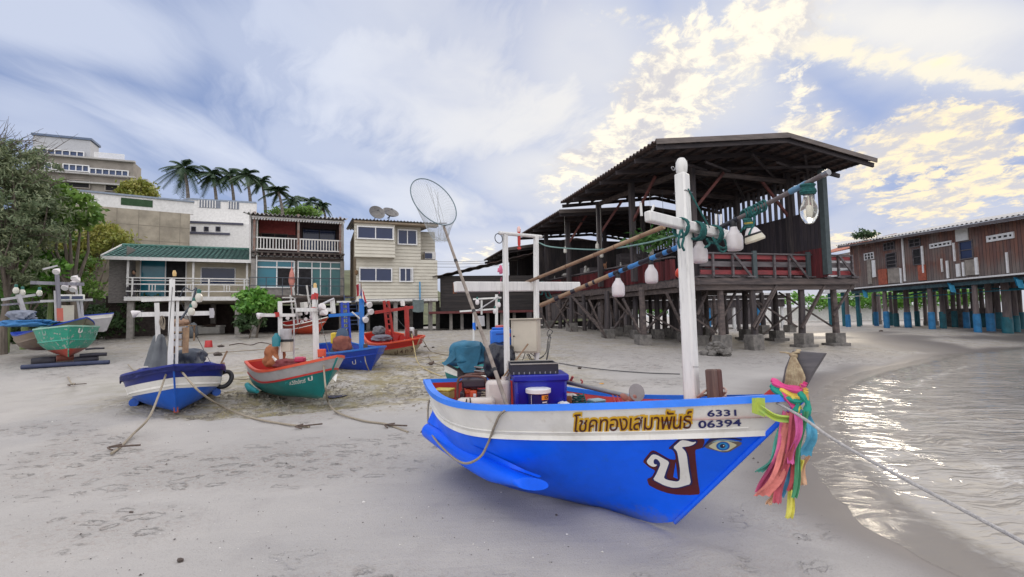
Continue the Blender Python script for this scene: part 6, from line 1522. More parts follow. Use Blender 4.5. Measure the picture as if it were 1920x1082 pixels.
# ribbons tied round the bow
def ribbons():
    t = Thing('bow_ribbons', 'long coloured cloth ribbons knotted round the bow of the blue and white boat', 'ribbons', loc=LOCW(1492, 742, 1, 0.))
    c0 = LOCW(1492, 742, 1, 0.); yb = c0.y-.1; rnd = random.Random(4)
    cm = lambda n_, c: mat('ribbon_'+n_, tuple(k*.82+.06 for k in c), rough=.85, var=.25, scale=14, bump=.006, bscale=45, dirt=.25, dcol=tuple(k*.7+.08 for k in c))
    rib = [ # colour, pixel path (x,y), width px start,end, depth shift
        ('pink', (.62, .06, .22), [(1480, 772), (1468, 830), (1452, 880), (1437, 925)], 16, 40, .03),
        ('coral', (.70, .16, .13), [(1484, 775), (1470, 850), (1450, 900), (1432, 932)], 14, 34, .0),
        ('crimson', (.45, .02, .06), [(1490, 775), (1478, 840), (1468, 900), (1458, 944)], 12, 18, -.02),
        ('teal', (.02, .33, .24), [(1470, 800), (1455, 845), (1440, 870), (1425, 887)], 10, 18, .05),
        ('sky', (.03, .28, .50), [(1488, 800), (1480, 860), (1472, 900), (1466, 934)], 12, 14, .03),
        ('magenta', (.60, .05, .28), [(1498, 776), (1494, 810), (1488, 845), (1484, 870)], 12, 14, -.05),
        ('red', (.50, .03, .04), [(1502, 790), (1497, 840), (1488, 890), (1482, 920)], 12, 16, .0),
        ('green', (.01, .28, .10), [(1508, 770), (1505, 820), (1496, 880), (1487, 932)], 10, 10, -.03),
        ('yellow', (.72, .66, .06), [(1500, 860), (1492, 900), (1484, 935), (1477, 970)], 10, 14, .04),
        ('blue', (.02, .30, .48), [(1512, 770), (1518, 800), (1517, 830), (1514, 856)], 14, 26, -.02),
        ('peach', (.72, .42, .24), [(1518, 810), (1514, 850), (1508, 880), (1504, 908)], 6, 16, .05),
        ('peach', (.72, .42, .24), [(1455, 890), (1450, 915), (1447, 935), (1444, 948)], 10, 14, .06)]
    for i, (nm, c, path, w0, w1, dy) in enumerate(rib):
        pts = catm([at(x, y, yb+dy) for x, y in path], 6); n = len(pts); px = FOC/yb; mb = MB(); ph = rnd.uniform(0, 6)
        def fn(u, v):
            k = min(n-1, int(round(v*(n-1)))); p = pts[k]; w = (w0+(w1-w0)*v)/px
            return p+V((u-.5)*w, .007*math.sin(u*8+ph+v*4)+.003*math.sin(u*17+v*9)+.02*math.sin(v*7+ph), .004*math.sin(u*20))
        mb.slab(fn, 19, n, (0, .001, 0)); t.part('ribbon', mb, cm(nm, c), world=True)
    # knotted bands round the stem
    for (c, path, r) in (((.62, .06, .22), [(1448, 712), (1470, 722), (1500, 728), (1508, 716)], .02), ((.01, .28, .20), [(1446, 722), (1472, 738), (1496, 748), (1512, 742)], .021), ((.70, .50, .08), [(1462, 724), (1485, 738), (1505, 738), (1512, 728)], .018),
                         ((.01, .28, .20), [(1500, 730), (1514, 752), (1510, 772), (1494, 768), (1498, 752)], .024), ((.62, .06, .22), [(1468, 730), (1482, 752), (1494, 765)], .016), ((.72, .6, .10), [(1486, 738), (1498, 756), (1496, 770)], .016), ((.55, .3, .08), [(1500, 715), (1512, 730), (1513, 748)], .012)):
        for k in range(2):
            mb = MB(); pts = catm([LOCW(x, y+k*5, 1, -.055-.012*k)+V(rnd.uniform(-.006, .006), 0, 0) for x, y in path], 5); mb.tube(pts, [r*(.75+.25*math.sin(j*.9)) for j in range(len(pts))], 7)
            nm = 'c%d%d%d' % tuple(int(q*99) for q in c); t.part('knot_band', mb, mat('ribbon_'+nm, c, rough=.8, bump=.004), world=True)
    # dried garland hanging from the top
    M_gar = mat('dry_garland', (.42, .34, .22), col2=(.25, .18, .11), scale=30, rough=.95, bump=.006)
    for k in range(7):
        x = 1478+k*4; mb = MB(); pts = catm([LOCW(1487+(k-3)*.8, 668, 1, -.04), LOCW(x, 690+abs(k-3)*2, 1, -.06), LOCW(x-2+k, 712, 1, -.06), LOCW(1484+(k-3)*4.2, 738-abs(k-3)*4, 1, -.05)], 5); mb.tube(pts, [.006+.007*math.sin(math.pi*j/(len(pts)-1)) for j in range(len(pts))], 6); t.part('garland', mb, M_gar, world=True)
    mb = MB(); mb.blob(LOCW(1489, 666, 1, -.03), (.024, .02, .022), amp=.5, n=10); mb.tube([LOCW(1489, 666, 1, -.03), LOCW(1474, 661, 1, -.03), LOCW(1462, 660, 1, -.03)], [.008, .006, .004], 6); mb.blob(LOCW(1496, 659, 1, -.02), (.02, .014, .014), amp=.5, n=8); t.part('garland_knot', mb, M_gar, world=True)
    # yellow green scarf wound round the gunwale
    mb = MB()
    p = catm([LOCW(1412, 747, 1, -.22), LOCW(1432, 762, 1, -.25), LOCW(1455, 776, 1, -.2), LOCW(1484, 780, 1, -.12)], 6); n = len(p)
    mb.slab(lambda u, v: p[min(n-1, int(v*(n-1)))]+V(.0, -.01*math.sin(u*8), -.055*u*(1-.3*v)), 6, n, (0, .002, 0))
    mb.slab(lambda u, v: LOCW(1410+24*u, 746+28*v+8*u*v, 1, -.24)+V(0, -.008*math.sin(u*9), 0), 6, 6, (0, .002, 0)); t.part('scarf', mb, mat('yellow_green_cloth', (.45, .50, .05), col2=(.25, .40, .10), rough=.8, scale=8), world=True)
ribbons()

# ---- poles
def pole3(pts, r0, r1, n=10): 
    c = catm(pts, 10); mb = MB(); mb.tube(c, [r0+(r1-r0)*i/(len(c)-1) for i in range(len(c))], n); return mb, c
RXW = lambda px, py, dx=0.: LOCW(px, py, 0, .9+dx)
MXW = lambda px, py, dx=0.: LOCW(px, py, 0, 2.76+dx)
def striped_pole():
    P = [RXW(1013, 573, .08), LOCW(1135, 520, 0, 1.65), LOCW(1275, 462, 0, 2.6), LOCW(1370, 417, 0, 2.95), LOCW(1549, 325, 0, 3.75)]
    mb, c = pole3(P, .019, .017, 12); t = Thing('striped_pole', 'long boom pole wound with blue and black tape, strung with lamps', 'pole', loc=P[0]); t.part('shaft', mb, mat('grey_pole', (.16, .14, .14), col2=(.10, .08, .08), dirt=.5, scale=8), world=True)
    cx = [proj(p)[0] for p in c]
    def at_px(px):
        for i in range(len(c)-1):
            if cx[i] <= px <= cx[i+1]: f = (px-cx[i])/(cx[i+1]-cx[i]); return c[i].lerp(c[i+1], f)
        return c[0] if px < cx[0] else c[-1]
    M_bk = mat('black_tape', (.012, .012, .02), rough=.5); M_bl = mat('blue_tape', (.04, .20, .48), rough=.45); M_tn = W_bamboo
    seg = [(1013, 1040, M_tn), (1040, 1048, M_bk), (1048, 1070, M_tn), (1070, 1078, M_bk), (1078, 1098, M_tn), (1098, 1104, M_bk), (1104, 1112, M_tn), (1112, 1116, M_bk), (1116, 1143, M_tn), (1143, 1152, M_bl), (1152, 1163, M_bk), (1163, 1170, M_bl), (1170, 1180, M_bk), (1180, 1200, M_bl), (1200, 1221, M_bk), (1221, 1232, M_bl), (1232, 1245, M_bk), (1245, 1253, M_bl), (1253, 1262, M_bk), (1262, 1272, M_bl), (1290, 1330, M_bk), (1335, 1350, M_bl), (1350, 1385, M_bk), (1482, 1512, mat('pale_blue_tape', (.10, .22, .34), rough=.6))]
    for a, b, m_ in seg:
        n = 5; pts = [at_px(a+(b-a)*i/(n-1)) for i in range(n)]; mb = MB(); mb.tube(pts, [(.0225 if a < 1290 else .0205)+.0015*math.sin(i*2.) for i in range(n)], 12); t.part('tape_wrap', mb, m_, world=True)
    mb = MB(); e = c[-1]; d = (c[-1]-c[-3]).normalized(); mb.tube([e-d*.02, e+d*.02], .021, 10); t.part('end_cap', mb, STEEL, world=True)
    # teal ropes holding the lamps
    def coil(px, wd, k, m_=ROPE_G, r=.04, th=.008):
        mb = MB(); n = 14*k; pts = []
        for i in range(n):
            a = 2*math.pi*i/14; p = at_px(px+wd*(i/n-.5)); pts.append(p+V(.0, r*math.cos(a), r*math.sin(a)))
        mb.tube(pts, th, 6); t.part('rope_wrap', mb, m_, world=True)
    coil(1418, 34, 6); coil(1400, 14, 3, r=.045)
    for (px, py) in ((1395, 430), (1404, 440), (1410, 402)):
        mb = MB(); a = at_px(px+10); b = at(px, py, a.y-.03); mb.tube(catm([a, a.lerp(b, .5)+V(.02, 0, 0), b], 4), .008, 6); t.part('rope_tail', mb, ROPE_G, world=True)
    led = [(1159, 530, 1.0, 'white bulb hanging lowest, farthest left on the striped pole'), (1221, 505, 1.0, 'white bulb second from the left on the striped pole'), (1312, 463, 1.0, 'white bulb hanging just right of the tall mast'), (1376, 437, 1.03, 'white bulb close beneath the end of the mast crossbeam')]
    for px, py, s, lab in led:
        p = at_px(px); s = s*p.y/5.2*(1.0 if px < 1200 else 1.0); q = at(px, py+2, p.y); zt = q.z
        s_ = {1159: 24, 1221: 24, 1312: 28, 1376: 31}[px]*p.y/FOC/.16
        b_ = led_bulb(q, s_, lab); mb = MB(); mb.tube([(0, 0, .12*s_), tuple(p-q)], .006, 6); b_.part('hanger', mb, BLK)
    # round lamp with black band, tilted
    p = at_px(1408); q = at(1412, 440, p.y-.02); ax = (at(1402, 415, p.y)-at(1418, 458, p.y)).normalized(); lt = Thing('floodlight_bulb', 'cone shaped white lamp with a black band tied up in green rope', 'lamp', loc=q)
    s = .052; M_lc = mat('cream_lamp', (.60, .56, .44), rough=.4)
    mb = MB(); mb.lathe([(.001, -1.15*s), (1.35*s, -1.05*s), (1.45*s, -.8*s), (1.2*s, -.1*s)], axis=ax, n=22); lt.part('lens', mb, M_lc); mb = MB(); mb.lathe([(1.2*s, -.12*s), (1.19*s, .15*s), (1.1*s, .2*s)], axis=ax, n=22); lt.part('black_band', mb, BLK)
    mb = MB(); mb.lathe([(1.1*s, .18*s), (.85*s, .7*s), (.5*s, 1.15*s), (.42*s, 1.3*s)], axis=ax, n=22); lt.part('housing', mb, LED)
    for k in range(5):
        mb = MB(); mb.tube([ax*(s*(1.25+.28*k))+V(.45*s*math.cos(a), .45*s*math.sin(a), .1*s*math.sin(a)) for a in np.linspace(0, 6.28, 12)[:-1]], .012, 6, closed=True); lt.part('rope_wrap', mb, ROPE_G if k != 2 else mat('ochre_rope', (.35, .27, .06), rough=.9))
    # clear glass bulb near the tip
    p = at_px(1512); q = at(1517, 395, p.y-.01); gt = Thing('glass_bulb', 'large clear glass bulb hanging from the tip of the striped pole', 'lamp bulb', loc=q); u = p.y/FOC
    m_, g, b, o = newmat('clear_bulb'); b.inputs['Base Color'].default_value = (.95, .93, .86, 1); b.inputs['Roughness'].default_value = .03; b.inputs['Transmission Weight'].default_value = .9; b.inputs['IOR'].default_value = 1.25
    mb = MB(); mb.lathe([(.001, -26*u), (7*u, -24*u), (13*u, -15*u), (15.5*u, -2*u), (14*u, 9*u), (9.5*u, 20*u), (8*u, 28*u), (8*u, 32*u)], n=24); gt.part('globe', mb, m_)
    mb = MB(); mb.lathe([(3*u, -12*u), (4*u, -8*u), (4*u, 6*u), (3*u, 9*u)], n=10); mb.tube([(0, 0, 9*u), (0, 0, 28*u)], .004, 5); mb.tube([(4.5*u, 0, 26*u), (5.5*u, 0, 0), (3*u, 0, -14*u)], .0025, 5); gt.part('filament', mb, mat('filament_white', (.7, .68, .6)))
    mb = MB(); mb.lathe([(8.5*u, 30*u), (9*u, 36*u), (8*u, 40*u)], n=14); gt.part('socket', mb, BLK)
    for k in range(6):
        mb = MB(); r = (11+1.6*math.sin(k*1.3))*u; z = (33+3.2*k)*u; mb.tube([V(r*math.cos(a), r*math.sin(a), z+1.2*u*math.sin(a)) for a in np.linspace(0, 6.28, 16)[:-1]], 2.4*u, 7, closed=True); gt.part('rope_wrap', mb, ROPE_G)
    return at_px, c
ATP, SPC = striped_pole()
def other_rig():
    P = [RXW(986, 530, -.1), LOCW(1115, 478, 0, 1.8), LOCW(1245, 425, 0, 2.66)]
    mb, c = pole3(P, .017, .019, 10); t = Thing('bamboo_pole', 'plain brown pole resting from the rear frame up to the mast crossbeam', 'pole', loc=P[0]); t.part('shaft', mb, W_bamboo, world=True)
    for f in (.12, .3, .5, .68, .85):
        p = c[int(f*(len(c)-1))]; q = c[int(f*(len(c)-1))+1]; mb = MB(); mb.tube([p, p.lerp(q, .12)], .021, 10); t.part('node_ring', mb, mat('dark_bamboo', (.16, .09, .05)), world=True)
    # teal line from the rear frame to the mast
    mb = MB(); pts = catm([RXW(1010, 455), LOCW(1035, 463, 0, 1.15), LOCW(1120, 468, 0, 1.8), LOCW(1200, 458, 0, 2.4), MXW(1272, 440)], 8); mb.tube(pts, .007, 6); solo('teal_line', mb, mat('pale_teal_rope', (.16, .27, .25), rough=.9), 'pale green line stretched between the rear frame and the tall mast', 'rope', loc=tuple(pts[0]))
    # ropes on the crossbeam
    t = Thing('green_lashing', 'green rope lashed round the mast crossbeam with loose tails', 'rope', loc=MXW(1278, 425))
    def wrap(px, py, turns, r, wd, th=.008):
        mb = MB(); n = 14*turns; c0 = MXW(px, py, .08); ax = (MXW(1371, 450, .08)-MXW(1197, 410, .08)).normalized(); u = ax.cross(V(0, 0, 1)).normalized(); w = ax.cross(u)
        mb.tube([c0+ax*(wd*(i/n-.5))+u*(r*math.cos(2*math.pi*i/14))+w*(r*1.15*math.sin(2*math.pi*i/14)) for i in range(n)], th, 6); t.part('rope_wrap', mb, ROPE_G, world=True)
    wrap(1277, 427, 3, .062, .035); wrap(1307, 433, 7, .06, .085); wrap(1340, 440, 6, .062, .06, .009)
    for pts in ([(1278, 430), (1282, 445), (1279, 460), (1283, 470)], [(1276, 432), (1272, 452), (1275, 466)], [(1336, 445), (1343, 458), (1355, 465), (1362, 462), (1358, 448)], [(1340, 448), (1350, 470), (1360, 470), (1368, 452)], [(1325, 448), (1330, 458), (1322, 464)]):
        mb = MB(); p = catm([MXW(x, y, .16) for x, y in pts], 5); mb.tube(p, .009, 6); t.part('rope_tail', mb, ROPE_G, world=True)
    mb = MB(); p = [MXW(1290, 352), MXW(1330, 425, .1)]; mb.tube([MXW(1290, 354, .05), MXW(1330, 427, .1)], .007, 6); t.part('stay_line', mb, ROPE_G, world=True)
    mb = MB(); mb.tube(catm([MXW(1362, 452, .1), LOCW(1385, 440, 0, 3.), ATP(1408)], 6), .007, 6); t.part('stay_line', mb, ROPE_G, world=True)
    # teal loops on rear beam
    t = Thing('green_loops', 'green rope loops hanging from the rear frame beam', 'rope', loc=RXW(1015, 540))
    for pts in ([(1012, 528), (1008, 545), (1016, 552), (1020, 530)], [(1016, 528), (1024, 535), (1030, 550), (1036, 562)], [(1013, 530), (1022, 548), (1026, 558), (1038, 560)]):
        mb = MB(); mb.tube(catm([RXW(x, y, -.1) for x, y in pts], 5), .008, 6); t.part('loop', mb, ROPE_G, world=True)
    # red strobe light
    p = RXW(973, 440, 0); t = Thing('signal_light', 'red handled signal light with clear top standing in the rear frame', 'light', loc=p)
    mb = MB(); mb.lathe([(.012, -.12), (.016, -.1), (.016, .03)], n=12); mb.lathe([(.012, -.16), (.02, -.155), (.02, -.135), (.012, -.13)], n=10); t.part('handle', mb, mat('red_plastic', (.5, .03, .02), rough=.4)); mb = MB(); mb.lathe([(.02, .03), (.021, .055), (.018, .075), (.006, .09)], n=14); t.part('lens', mb, mat('pink_lens', (.65, .42, .38), rough=.2))
    # red buoy behind the mast
    p = LOCW(1275, 512, 0, 3.); p = MXW(1277, 512, -.5); mb = MB(); mb.blob(p, .055, amp=.02, n=20); solo('net_float', mb, mat('orange_red_float', (.6, .06, .02), rough=.35), 'round orange red float peeping out behind the tall mast', 'float', loc=tuple(p))
other_rig()

# ---- hand net
def hand_net():
    yb = 4.75; base = LOCW(954, 772, 1, -.82); c = at(813, 378, 4.9); top = at(832, 424, 4.9); t = Thing('landing_net', 'long handled round hand net leaning up out of the boat', 'net', loc=base)
    base2 = base-V(0, 0, .0)
    mb = MB(); k = base.lerp(top, 1); pts = [base-(top-base).normalized()*.12, base.lerp(top, .3)+V(.006, 0, 0), base.lerp(top, .65), top]; pts = catm(pts, 6); mb.tube(pts, [.018-.005*i/(len(pts)-1) for i in range(len(pts))], 9); t.part('handle', mb, mat('net_handle_wood', (.26, .22, .19), col2=(.14, .11, .09), dirt=.5, scale=12), world=True)
    for f in (.25, .5, .74): p = pts[int(f*len(pts))]; mb = MB(); mb.tube([p, p+(top-base).normalized()*.03], .017, 9); t.part('binding', mb, BLK, world=True)
    u = 4.9/FOC; ax1 = (at(844, 340, 4.9)-at(782, 416, 4.9)); 
    # hoop: tilted ellipse fitted to the photograph, a real circle seen obliquely
    e1 = (at(845, 398, 4.9)-c); 
    def hoop(a): return c+V(41*u*math.cos(a), .06*math.cos(a)+.02*math.sin(a), 0)+V(10*u*math.sin(a)*-.9, .05*math.sin(a), 45*u*math.sin(a))-V(0, 0, 14*u*math.cos(a))
    H = [hoop(2*math.pi*i/48) for i in range(48)]
    mb = MB(); mb.tube(H, .0055, 7, closed=True); t.part('hoop', mb, mat('teal_grey_hoop', (.10, .15, .17), rough=.5), world=True)
    low = min(H, key=lambda p: (p-top).length); mb = MB(); mb.tube([top, low], .008, 6); mb.tube([top+V(-.03, 0, .03), top+V(.03, 0, .03)], .006, 6); t.part('hoop_socket', mb, STEEL, world=True)
    # net bag hanging down and to the right of the hoop
    tip = at(828, 462, 5.05); mb = MB(); nu, nv = 44, 20
    def bag(i, j):
        p = H[int(i/nu*48) % 48]; v = j/nv; q = c+V(.03, .22, -.22); 
        ctl = p.lerp(q, .5)+V(-.04, .2, -.12)
        r = (p*(1-v)**2+ctl*2*v*(1-v)+(tip+V((.07*math.cos(i/nu*6.28)), .05*math.sin(i/nu*6.28), .05))*v*v)
        return r+V(noise.noise(V(i*.5, j*.4, 0))*.015*v, 0, noise.noise(V(i*.5, j*.4, 5))*.02*v)
    g_ = [[bag(i, j) for j in range(nv+1)] for i in range(nu)]; th = .00075
    for i in range(nu):
        for j in range(nv):
            a = g_[i][j]; mb.tube([a, g_[(i+1) % nu][j+1]], th, 3, cap=False); mb.tube([g_[(i+1) % nu][j], g_[i][j+1]], th, 3, cap=False)
    t.part('net_mesh', mb, mat('net_twine', (.40, .42, .42), rough=.8), world=True, smooth=False)
    mb = MB()
    for k in range(4):
        rnd = random.Random(k); p = H[36-3*k]+V(.0, .02, 0); p = at(800+7*k, 345+5*k, 5.0); q = tip+V(rnd.uniform(-.05, .05), 0, .05); pts = catm([p, p.lerp(q, .35)+V(rnd.uniform(-.04, .02), .05, 0), p.lerp(q, .7)+V(.02, .05, 0), q], 5); mb.tube(pts, .0025, 4)
    t.part('gathered_twine', mb, MATS['net_twine'], world=True)
hand_net()

# ---- gear in the boat
def gear():
    RZ = MH.yaw
    def bx(M): return M
    fl = .46
    def place(lx, ly, lz=fl, rz=0.): return MF.M @ Matrix.Translation((lx, ly, lz)) @ Matrix.Rotation(rz, 4, 'Z')
    # large blue tub: front face px 950..1053
    c = MF.hit(1003, 735, 1, -.15); lx = c.x; aim = math.atan2(1, .12)
    M = Matrix.Translation(MF.W(lx, -.10, .44)) @ Matrix.Rotation(R(4), 4, 'Z'); t = Thing('blue_tub', 'big deep blue plastic tub standing amidships in the foreground boat', 'tub', M=M)
    yb = M.translation.y; u = yb/FOC; ztop = at(1003, 703, yb-.2).z-M.translation.z; w1, w0 = 100*u, 88*u; P_tub = mat('tub_blue', (.003, .010, .30), rough=.3, var=.15, scale=3)
    def tub(mb, w0, w1, d0, d1, z0, z1, r=.03): mb.add([(-w0/2, -d0/2, z0), (w0/2, -d0/2, z0), (w0/2, d0/2, z0), (-w0/2, d0/2, z0), (-w1/2, -d1/2, z1), (w1/2, -d1/2, z1), (w1/2, d1/2, z1), (-w1/2, d1/2, z1)], [(3, 2, 1, 0), (4, 5, 6, 7), (0, 1, 5, 4), (1, 2, 6, 5), (2, 3, 7, 6), (3, 0, 4, 7)])
    mb = MB(); tub(mb, w0, w1*.95, .34, .38, 0, ztop-.02); t.part('tub_wall', mb, P_tub, bevel=.025); mb = MB(); tub(mb, w1, w1, .42, .42, ztop-.06, ztop); t.part('rim', mb, P_tub, bevel=.012)
    for sx in (-1, 1): mb = MB(); mb.box((sx*w1*.42, -.2, ztop*.42), (.012, .02, ztop*.7)); t.part('rib', mb, P_tub)
    mb = MB(); q = M.inverted() @ at(999, 692, yb); w = 84*u; t2 = Thing('black_tray', 'shallow black crate lying on the big blue tub', 'crate', M=M @ Matrix.Translation((q.x, .02, ztop+.002)))
    for (a, b, c_, d) in ((0, -.17, w, .012), (0, .17, w, .012), (-w/2, 0, .012, .34), (w/2, 0, .012, .34)): mb.box((a, b, .045), (c_, d, .09))
    mb.box((0, 0, .006), (w, .34, .01)); t2.part('tray_wall', mb, mat('black_crate', (.012, .012, .025), rough=.5)); mb = MB(); mb.box((0, -.17, .093), (w+.02, .03, .008)); mb.box((0, .17, .093), (w+.02, .03, .008)); t2.part('lip', mb, mat('grey_lip', (.3, .28, .26)))
    mb = MB()
    for i in range(9): mb.box((-w*.45+w*.9*i/8, -.1765, .012), (.008, .002, .02))
    t2.part('slots', mb, mat('tray_slot', (.25, .25, .28)))
    # white bucket with label (colours and lettering only)
    yb2 = 4.42; q = at(1010, 768, yb2); u2 = yb2/FOC; t = Thing('paint_bucket', 'small navy labelled bucket with white lid in front of the blue tub', 'bucket', loc=q-V(0, 0, .06))
    h_ = .06+38*u2; mb = MB(); mb.lathe([(17*u2, 0), (20*u2, h_-.03)], n=28); t.part('bucket_wall', mb, mat('bucket_navy', (.01, .015, .12), rough=.3)); mb = MB(); mb.lathe([(22*u2, h_-.035), (23.5*u2, h_-.03), (23.5*u2, h_+.002), (21*u2, h_+.006), (.001, h_+.006)], n=28); t.part('lid', mb, mat('lid_white', (.68, .68, .68), rough=.35))
    def lab(a0, a1, z0, z1, m_, r=20*u2, nm='label'):
        mb = MB(); mb.grid(lambda a, b: V((r+.003-(1-b)*0)*math.sin(a0+(a1-a0)*a), -(r+.003)*math.cos(a0+(a1-a0)*a), z0+(z1-z0)*b), 10, 2); return t.part(nm, mb, m_)
    lab(.25, 1.0, h_-.085, h_-.045, mat('label_orange', (.75, .26, .02))); lab(.3, .8, h_-.11, h_-.1, MATS['lid_white']); lab(.35, .85, h_-.135, h_-.12, MATS['lid_white']); lab(-.75, -.7, .02, h_-.04, MATS['lid_white'])
    vs, fs = text2d('XCM', .02); x1 = max(v[0] for v in vs); mb = MB(); r = 20*u2+.005; mb.add([(r*math.sin(.5+.42*x/x1), -r*math.cos(.5+.42*x/x1), h_-.078+.026*y/.72) for x, y in vs], fs); t.part('label_letters', mb, BLK)
    # jerrican blue with red cap (on engine box behind)
    yj = 5.35; u3 = yj/FOC; q = at(940, 654, yj); t = Thing('blue_jerrican', 'bright blue jerrican with red cap between the posts of the rear frame', 'jerrican', loc=q)
    mb = MB(); mb.box((0, 0, 18*u3), (40*u3, .2, 36*u3)); t.part('can_body', mb, mat('jerrican_blue', (.005, .12, .55), rough=.3), bevel=.02); mb = MB(); mb.box((0, 0, 38*u3), (34*u3, .14, 4*u3)); t.part('shoulder', mb, MATS['jerrican_blue'], bevel=.01)
    mb = MB(); mb.lathe([(9*u3, 39*u3), (9*u3, 43*u3), (7*u3, 44*u3)], n=16, at=(-.01, 0, 0)); t.part('cap', mb, mat('pink_red_cap', (.5, .10, .10))); mb = MB(); mb.box((13*u3, -.103, 26*u3), (9*u3, .006, 6*u3)); t.part('red_patch', mb, MATS['red_plastic'])
    mb = MB(); mb.box((-2*u3, -.102, 28*u3), (14*u3, .004, 2*u3)); t.part('moulded_grip', mb, mat('dark_blue_line', (.003, .03, .25)))
    # electrical cabinet on the right post
    yc = 5.25; u4 = yc/FOC; q = at(987, 661, yc); t = Thing('electric_cabinet', 'beige metal electric cabinet fixed to the right post of the rear frame', 'cabinet', M=Matrix.Translation(q) @ Matrix.Rotation(R(-16), 4, 'Z'))
    W_, H_ = 50*u4, 62*u4; Mb = mat('cabinet_beige', (.52, .47, .38), rough=.5, var=.06, dirt=.15); mb = MB(); mb.box((0, 0, H_/2), (W_, .16, H_)); t.part('case', mb, Mb, bevel=.004); mb = MB(); mb.box((.01, -.086, H_/2), (W_-.035, .012, H_-.03)); t.part('door', mb, Mb, bevel=.003); mb = MB(); mb.box((0, -.01, H_+.004), (W_+.03, .21, .012)); t.part('cover', mb, Mb)
    mb = MB(); mb.lathe([(.008, -.012), (.008, .006)], at=(-W_/2+.035, -.092, H_*.5), axis=(0, 1, 0), n=10); t.part('lock', mb, BLK)
    # loops of cable under the cabinet
    t = Thing('cable_loops', 'loose black cables drooping below the beige cabinet', 'cable', loc=q)
    for pts in ([(985, 661), (980, 675), (972, 690), (985, 688)], [(990, 663), (1000, 675), (1022, 664), (1027, 640), (1030, 626)], [(992, 664), (1003, 684), (1022, 683), (1030, 650), (1032, 628)], [(988, 664), (1000, 683), (1015, 686), (1024, 675), (1029, 640)], [(994, 662), (1010, 672), (1020, 668)], [(1030, 630), (1036, 622), (1030, 618), (1026, 628), (1034, 634)]):
        mb = MB(); mb.tube(catm([at(x, y, yc-.03) for x, y in pts], 6), .0045, 6); t.part('cable', mb, mat('grey_cable', (.06, .06, .06)), world=True)
    # black bag
    yk = 5.2; q = at(938, 700, yk); mb = cloth(at(937, 678, yk), (.15, .12, .19), seed=4, fold=.10, fr=4); solo('black_bag', mb, mat('black_bag_plastic', (.010, .012, .022), rough=.28, var=.3), 'crumpled black plastic bag below the blue jerrican', 'bag', loc=tuple(q))
    # teal tarp over the engine
    ye = 5.75; mb = cloth(at(877, 662, ye), (.20, .19, .14), seed=9, fold=.09, fr=2.5, hang=.3)
    T1 = at(877, 664, ye)
    def flap(pts, sag=.0): 
        P = [at(x, y, ye-.16-z) for x, y, z in pts]; mb.add(P+[p+V(0, .015, 0) for p in P], [tuple(range(len(P))), tuple(range(2*len(P)-1, len(P)-1, -1))]+[(i, (i+1) % len(P), len(P)+(i+1) % len(P), len(P)+i) for i in range(len(P))])
    flap([(853, 646, 0), (843, 668, .04), (829, 682, .08), (834, 686, .1), (850, 676, .06), (858, 668, .02)]); flap([(853, 650, .03), (876, 652, .06), (902, 648, .05), (900, 668, .06), (890, 698, .05), (870, 699, .06), (857, 684, .05)]); flap([(900, 640, .02), (912, 655, .02), (912, 672, .0), (902, 682, .0), (898, 662, .02)])
    o = solo('engine_cover', mb, mat('teal_tarpaulin', (.015, .13, .22), rough=.65, var=.35, scale=4, bump=.01, bscale=12), 'teal blue tarpaulin draped over the boat engine at the stern', 'tarpaulin', loc=tuple(T1), sharp=50)
    b = o.modifiers.new('sub', 'SUBSURF'); b.levels = 1; b.render_levels = 1
    # engine block peeping below
    t = Thing('boat_engine', 'grey boat engine half hidden under the teal tarpaulin', 'engine', loc=at(885, 700, ye)); mb = MB(); mb.box(at(880, 702, ye), (.26, .2, .16)); t.part('engine_block', mb, mat('engine_dark', (.05, .04, .04), rough=.6), world=True, bevel=.01)
    for py in (690, 697): mb = MB(); mb.tube([at(890, py-2, ye-.2), at(928, py+2, ye-.35)], .014, 10); t.part('pipe', mb, STEEL, world=True)
    mb = MB(); mb.tube([at(832, 680, ye-.1), at(858, 694, ye-.1), at(870, 700, ye-.1)], .014, 8); t.part('tiller', mb, MATS['engine_dark'], world=True)
    # generator: brown tube frame, tank, orange engine
    yg = 5.0; t = Thing('generator', 'petrol generator in a rusty tube frame with orange engine at the stern', 'generator', loc=at(885, 770, yg)); ug = yg/FOC; G = lambda x, y, dy=0.: at(x, y, yg+dy); M_rf = mat('rusty_tube', (.14, .06, .045), col2=(.07, .035, .03), scale=14, rough=.7)
    for dy in (-.14, .16):
        x0, x1 = (858, 912) if dy < 0 else (868, 925); s_ = 0 if dy < 0 else -4
        for side in ((x0, 1), (x1, -1)):
            mb = MB(); mb.tube(catm([G(side[0], 768, dy), G(side[0], 722+s_, dy), G(side[0]+3*side[1], 710+s_, dy), G(side[0]+12*side[1], 706+s_, dy), G((x0+x1)/2, 705+s_, dy)], 5), .012, 8); t.part('frame_tube', mb, M_rf, world=True)
    for x, y in ((858, 718), (912, 716), (875, 706), (860, 764), (910, 764)): mb = MB(); mb.tube([G(x, y, -.14), G(x+9, y-4, .16)], .011, 8); t.part('frame_tube', mb, M_rf, world=True)
    mb = MB(); mb.box(G(890, 717), (.24, .2, .09)); t.part('fuel_tank', mb, mat('tank_dark', (.035, .02, .03), rough=.35), bevel=.02)
    o = t.e.children[-1]; o.data.transform(t.inv)
    for (x, y, sx, sy, sz_, m_, nm) in ((889, 741, .07, .18, .12, mat('generator_orange', (.55, .07, .02), rough=.4), 'engine_cowl'), (903, 744, .09, .16, .13, MATS['tank_dark'], 'alternator'), (868, 745, .05, .14, .12, MATS['tank_dark'], 'control_panel'), (878, 733, .06, .1, .05, MATS['generator_orange'], 'air_filter')):
        mb = MB(); mb.box(G(x, y), (sx, sy, sz_)); t.part(nm, mb, m_, world=True, bevel=.012)
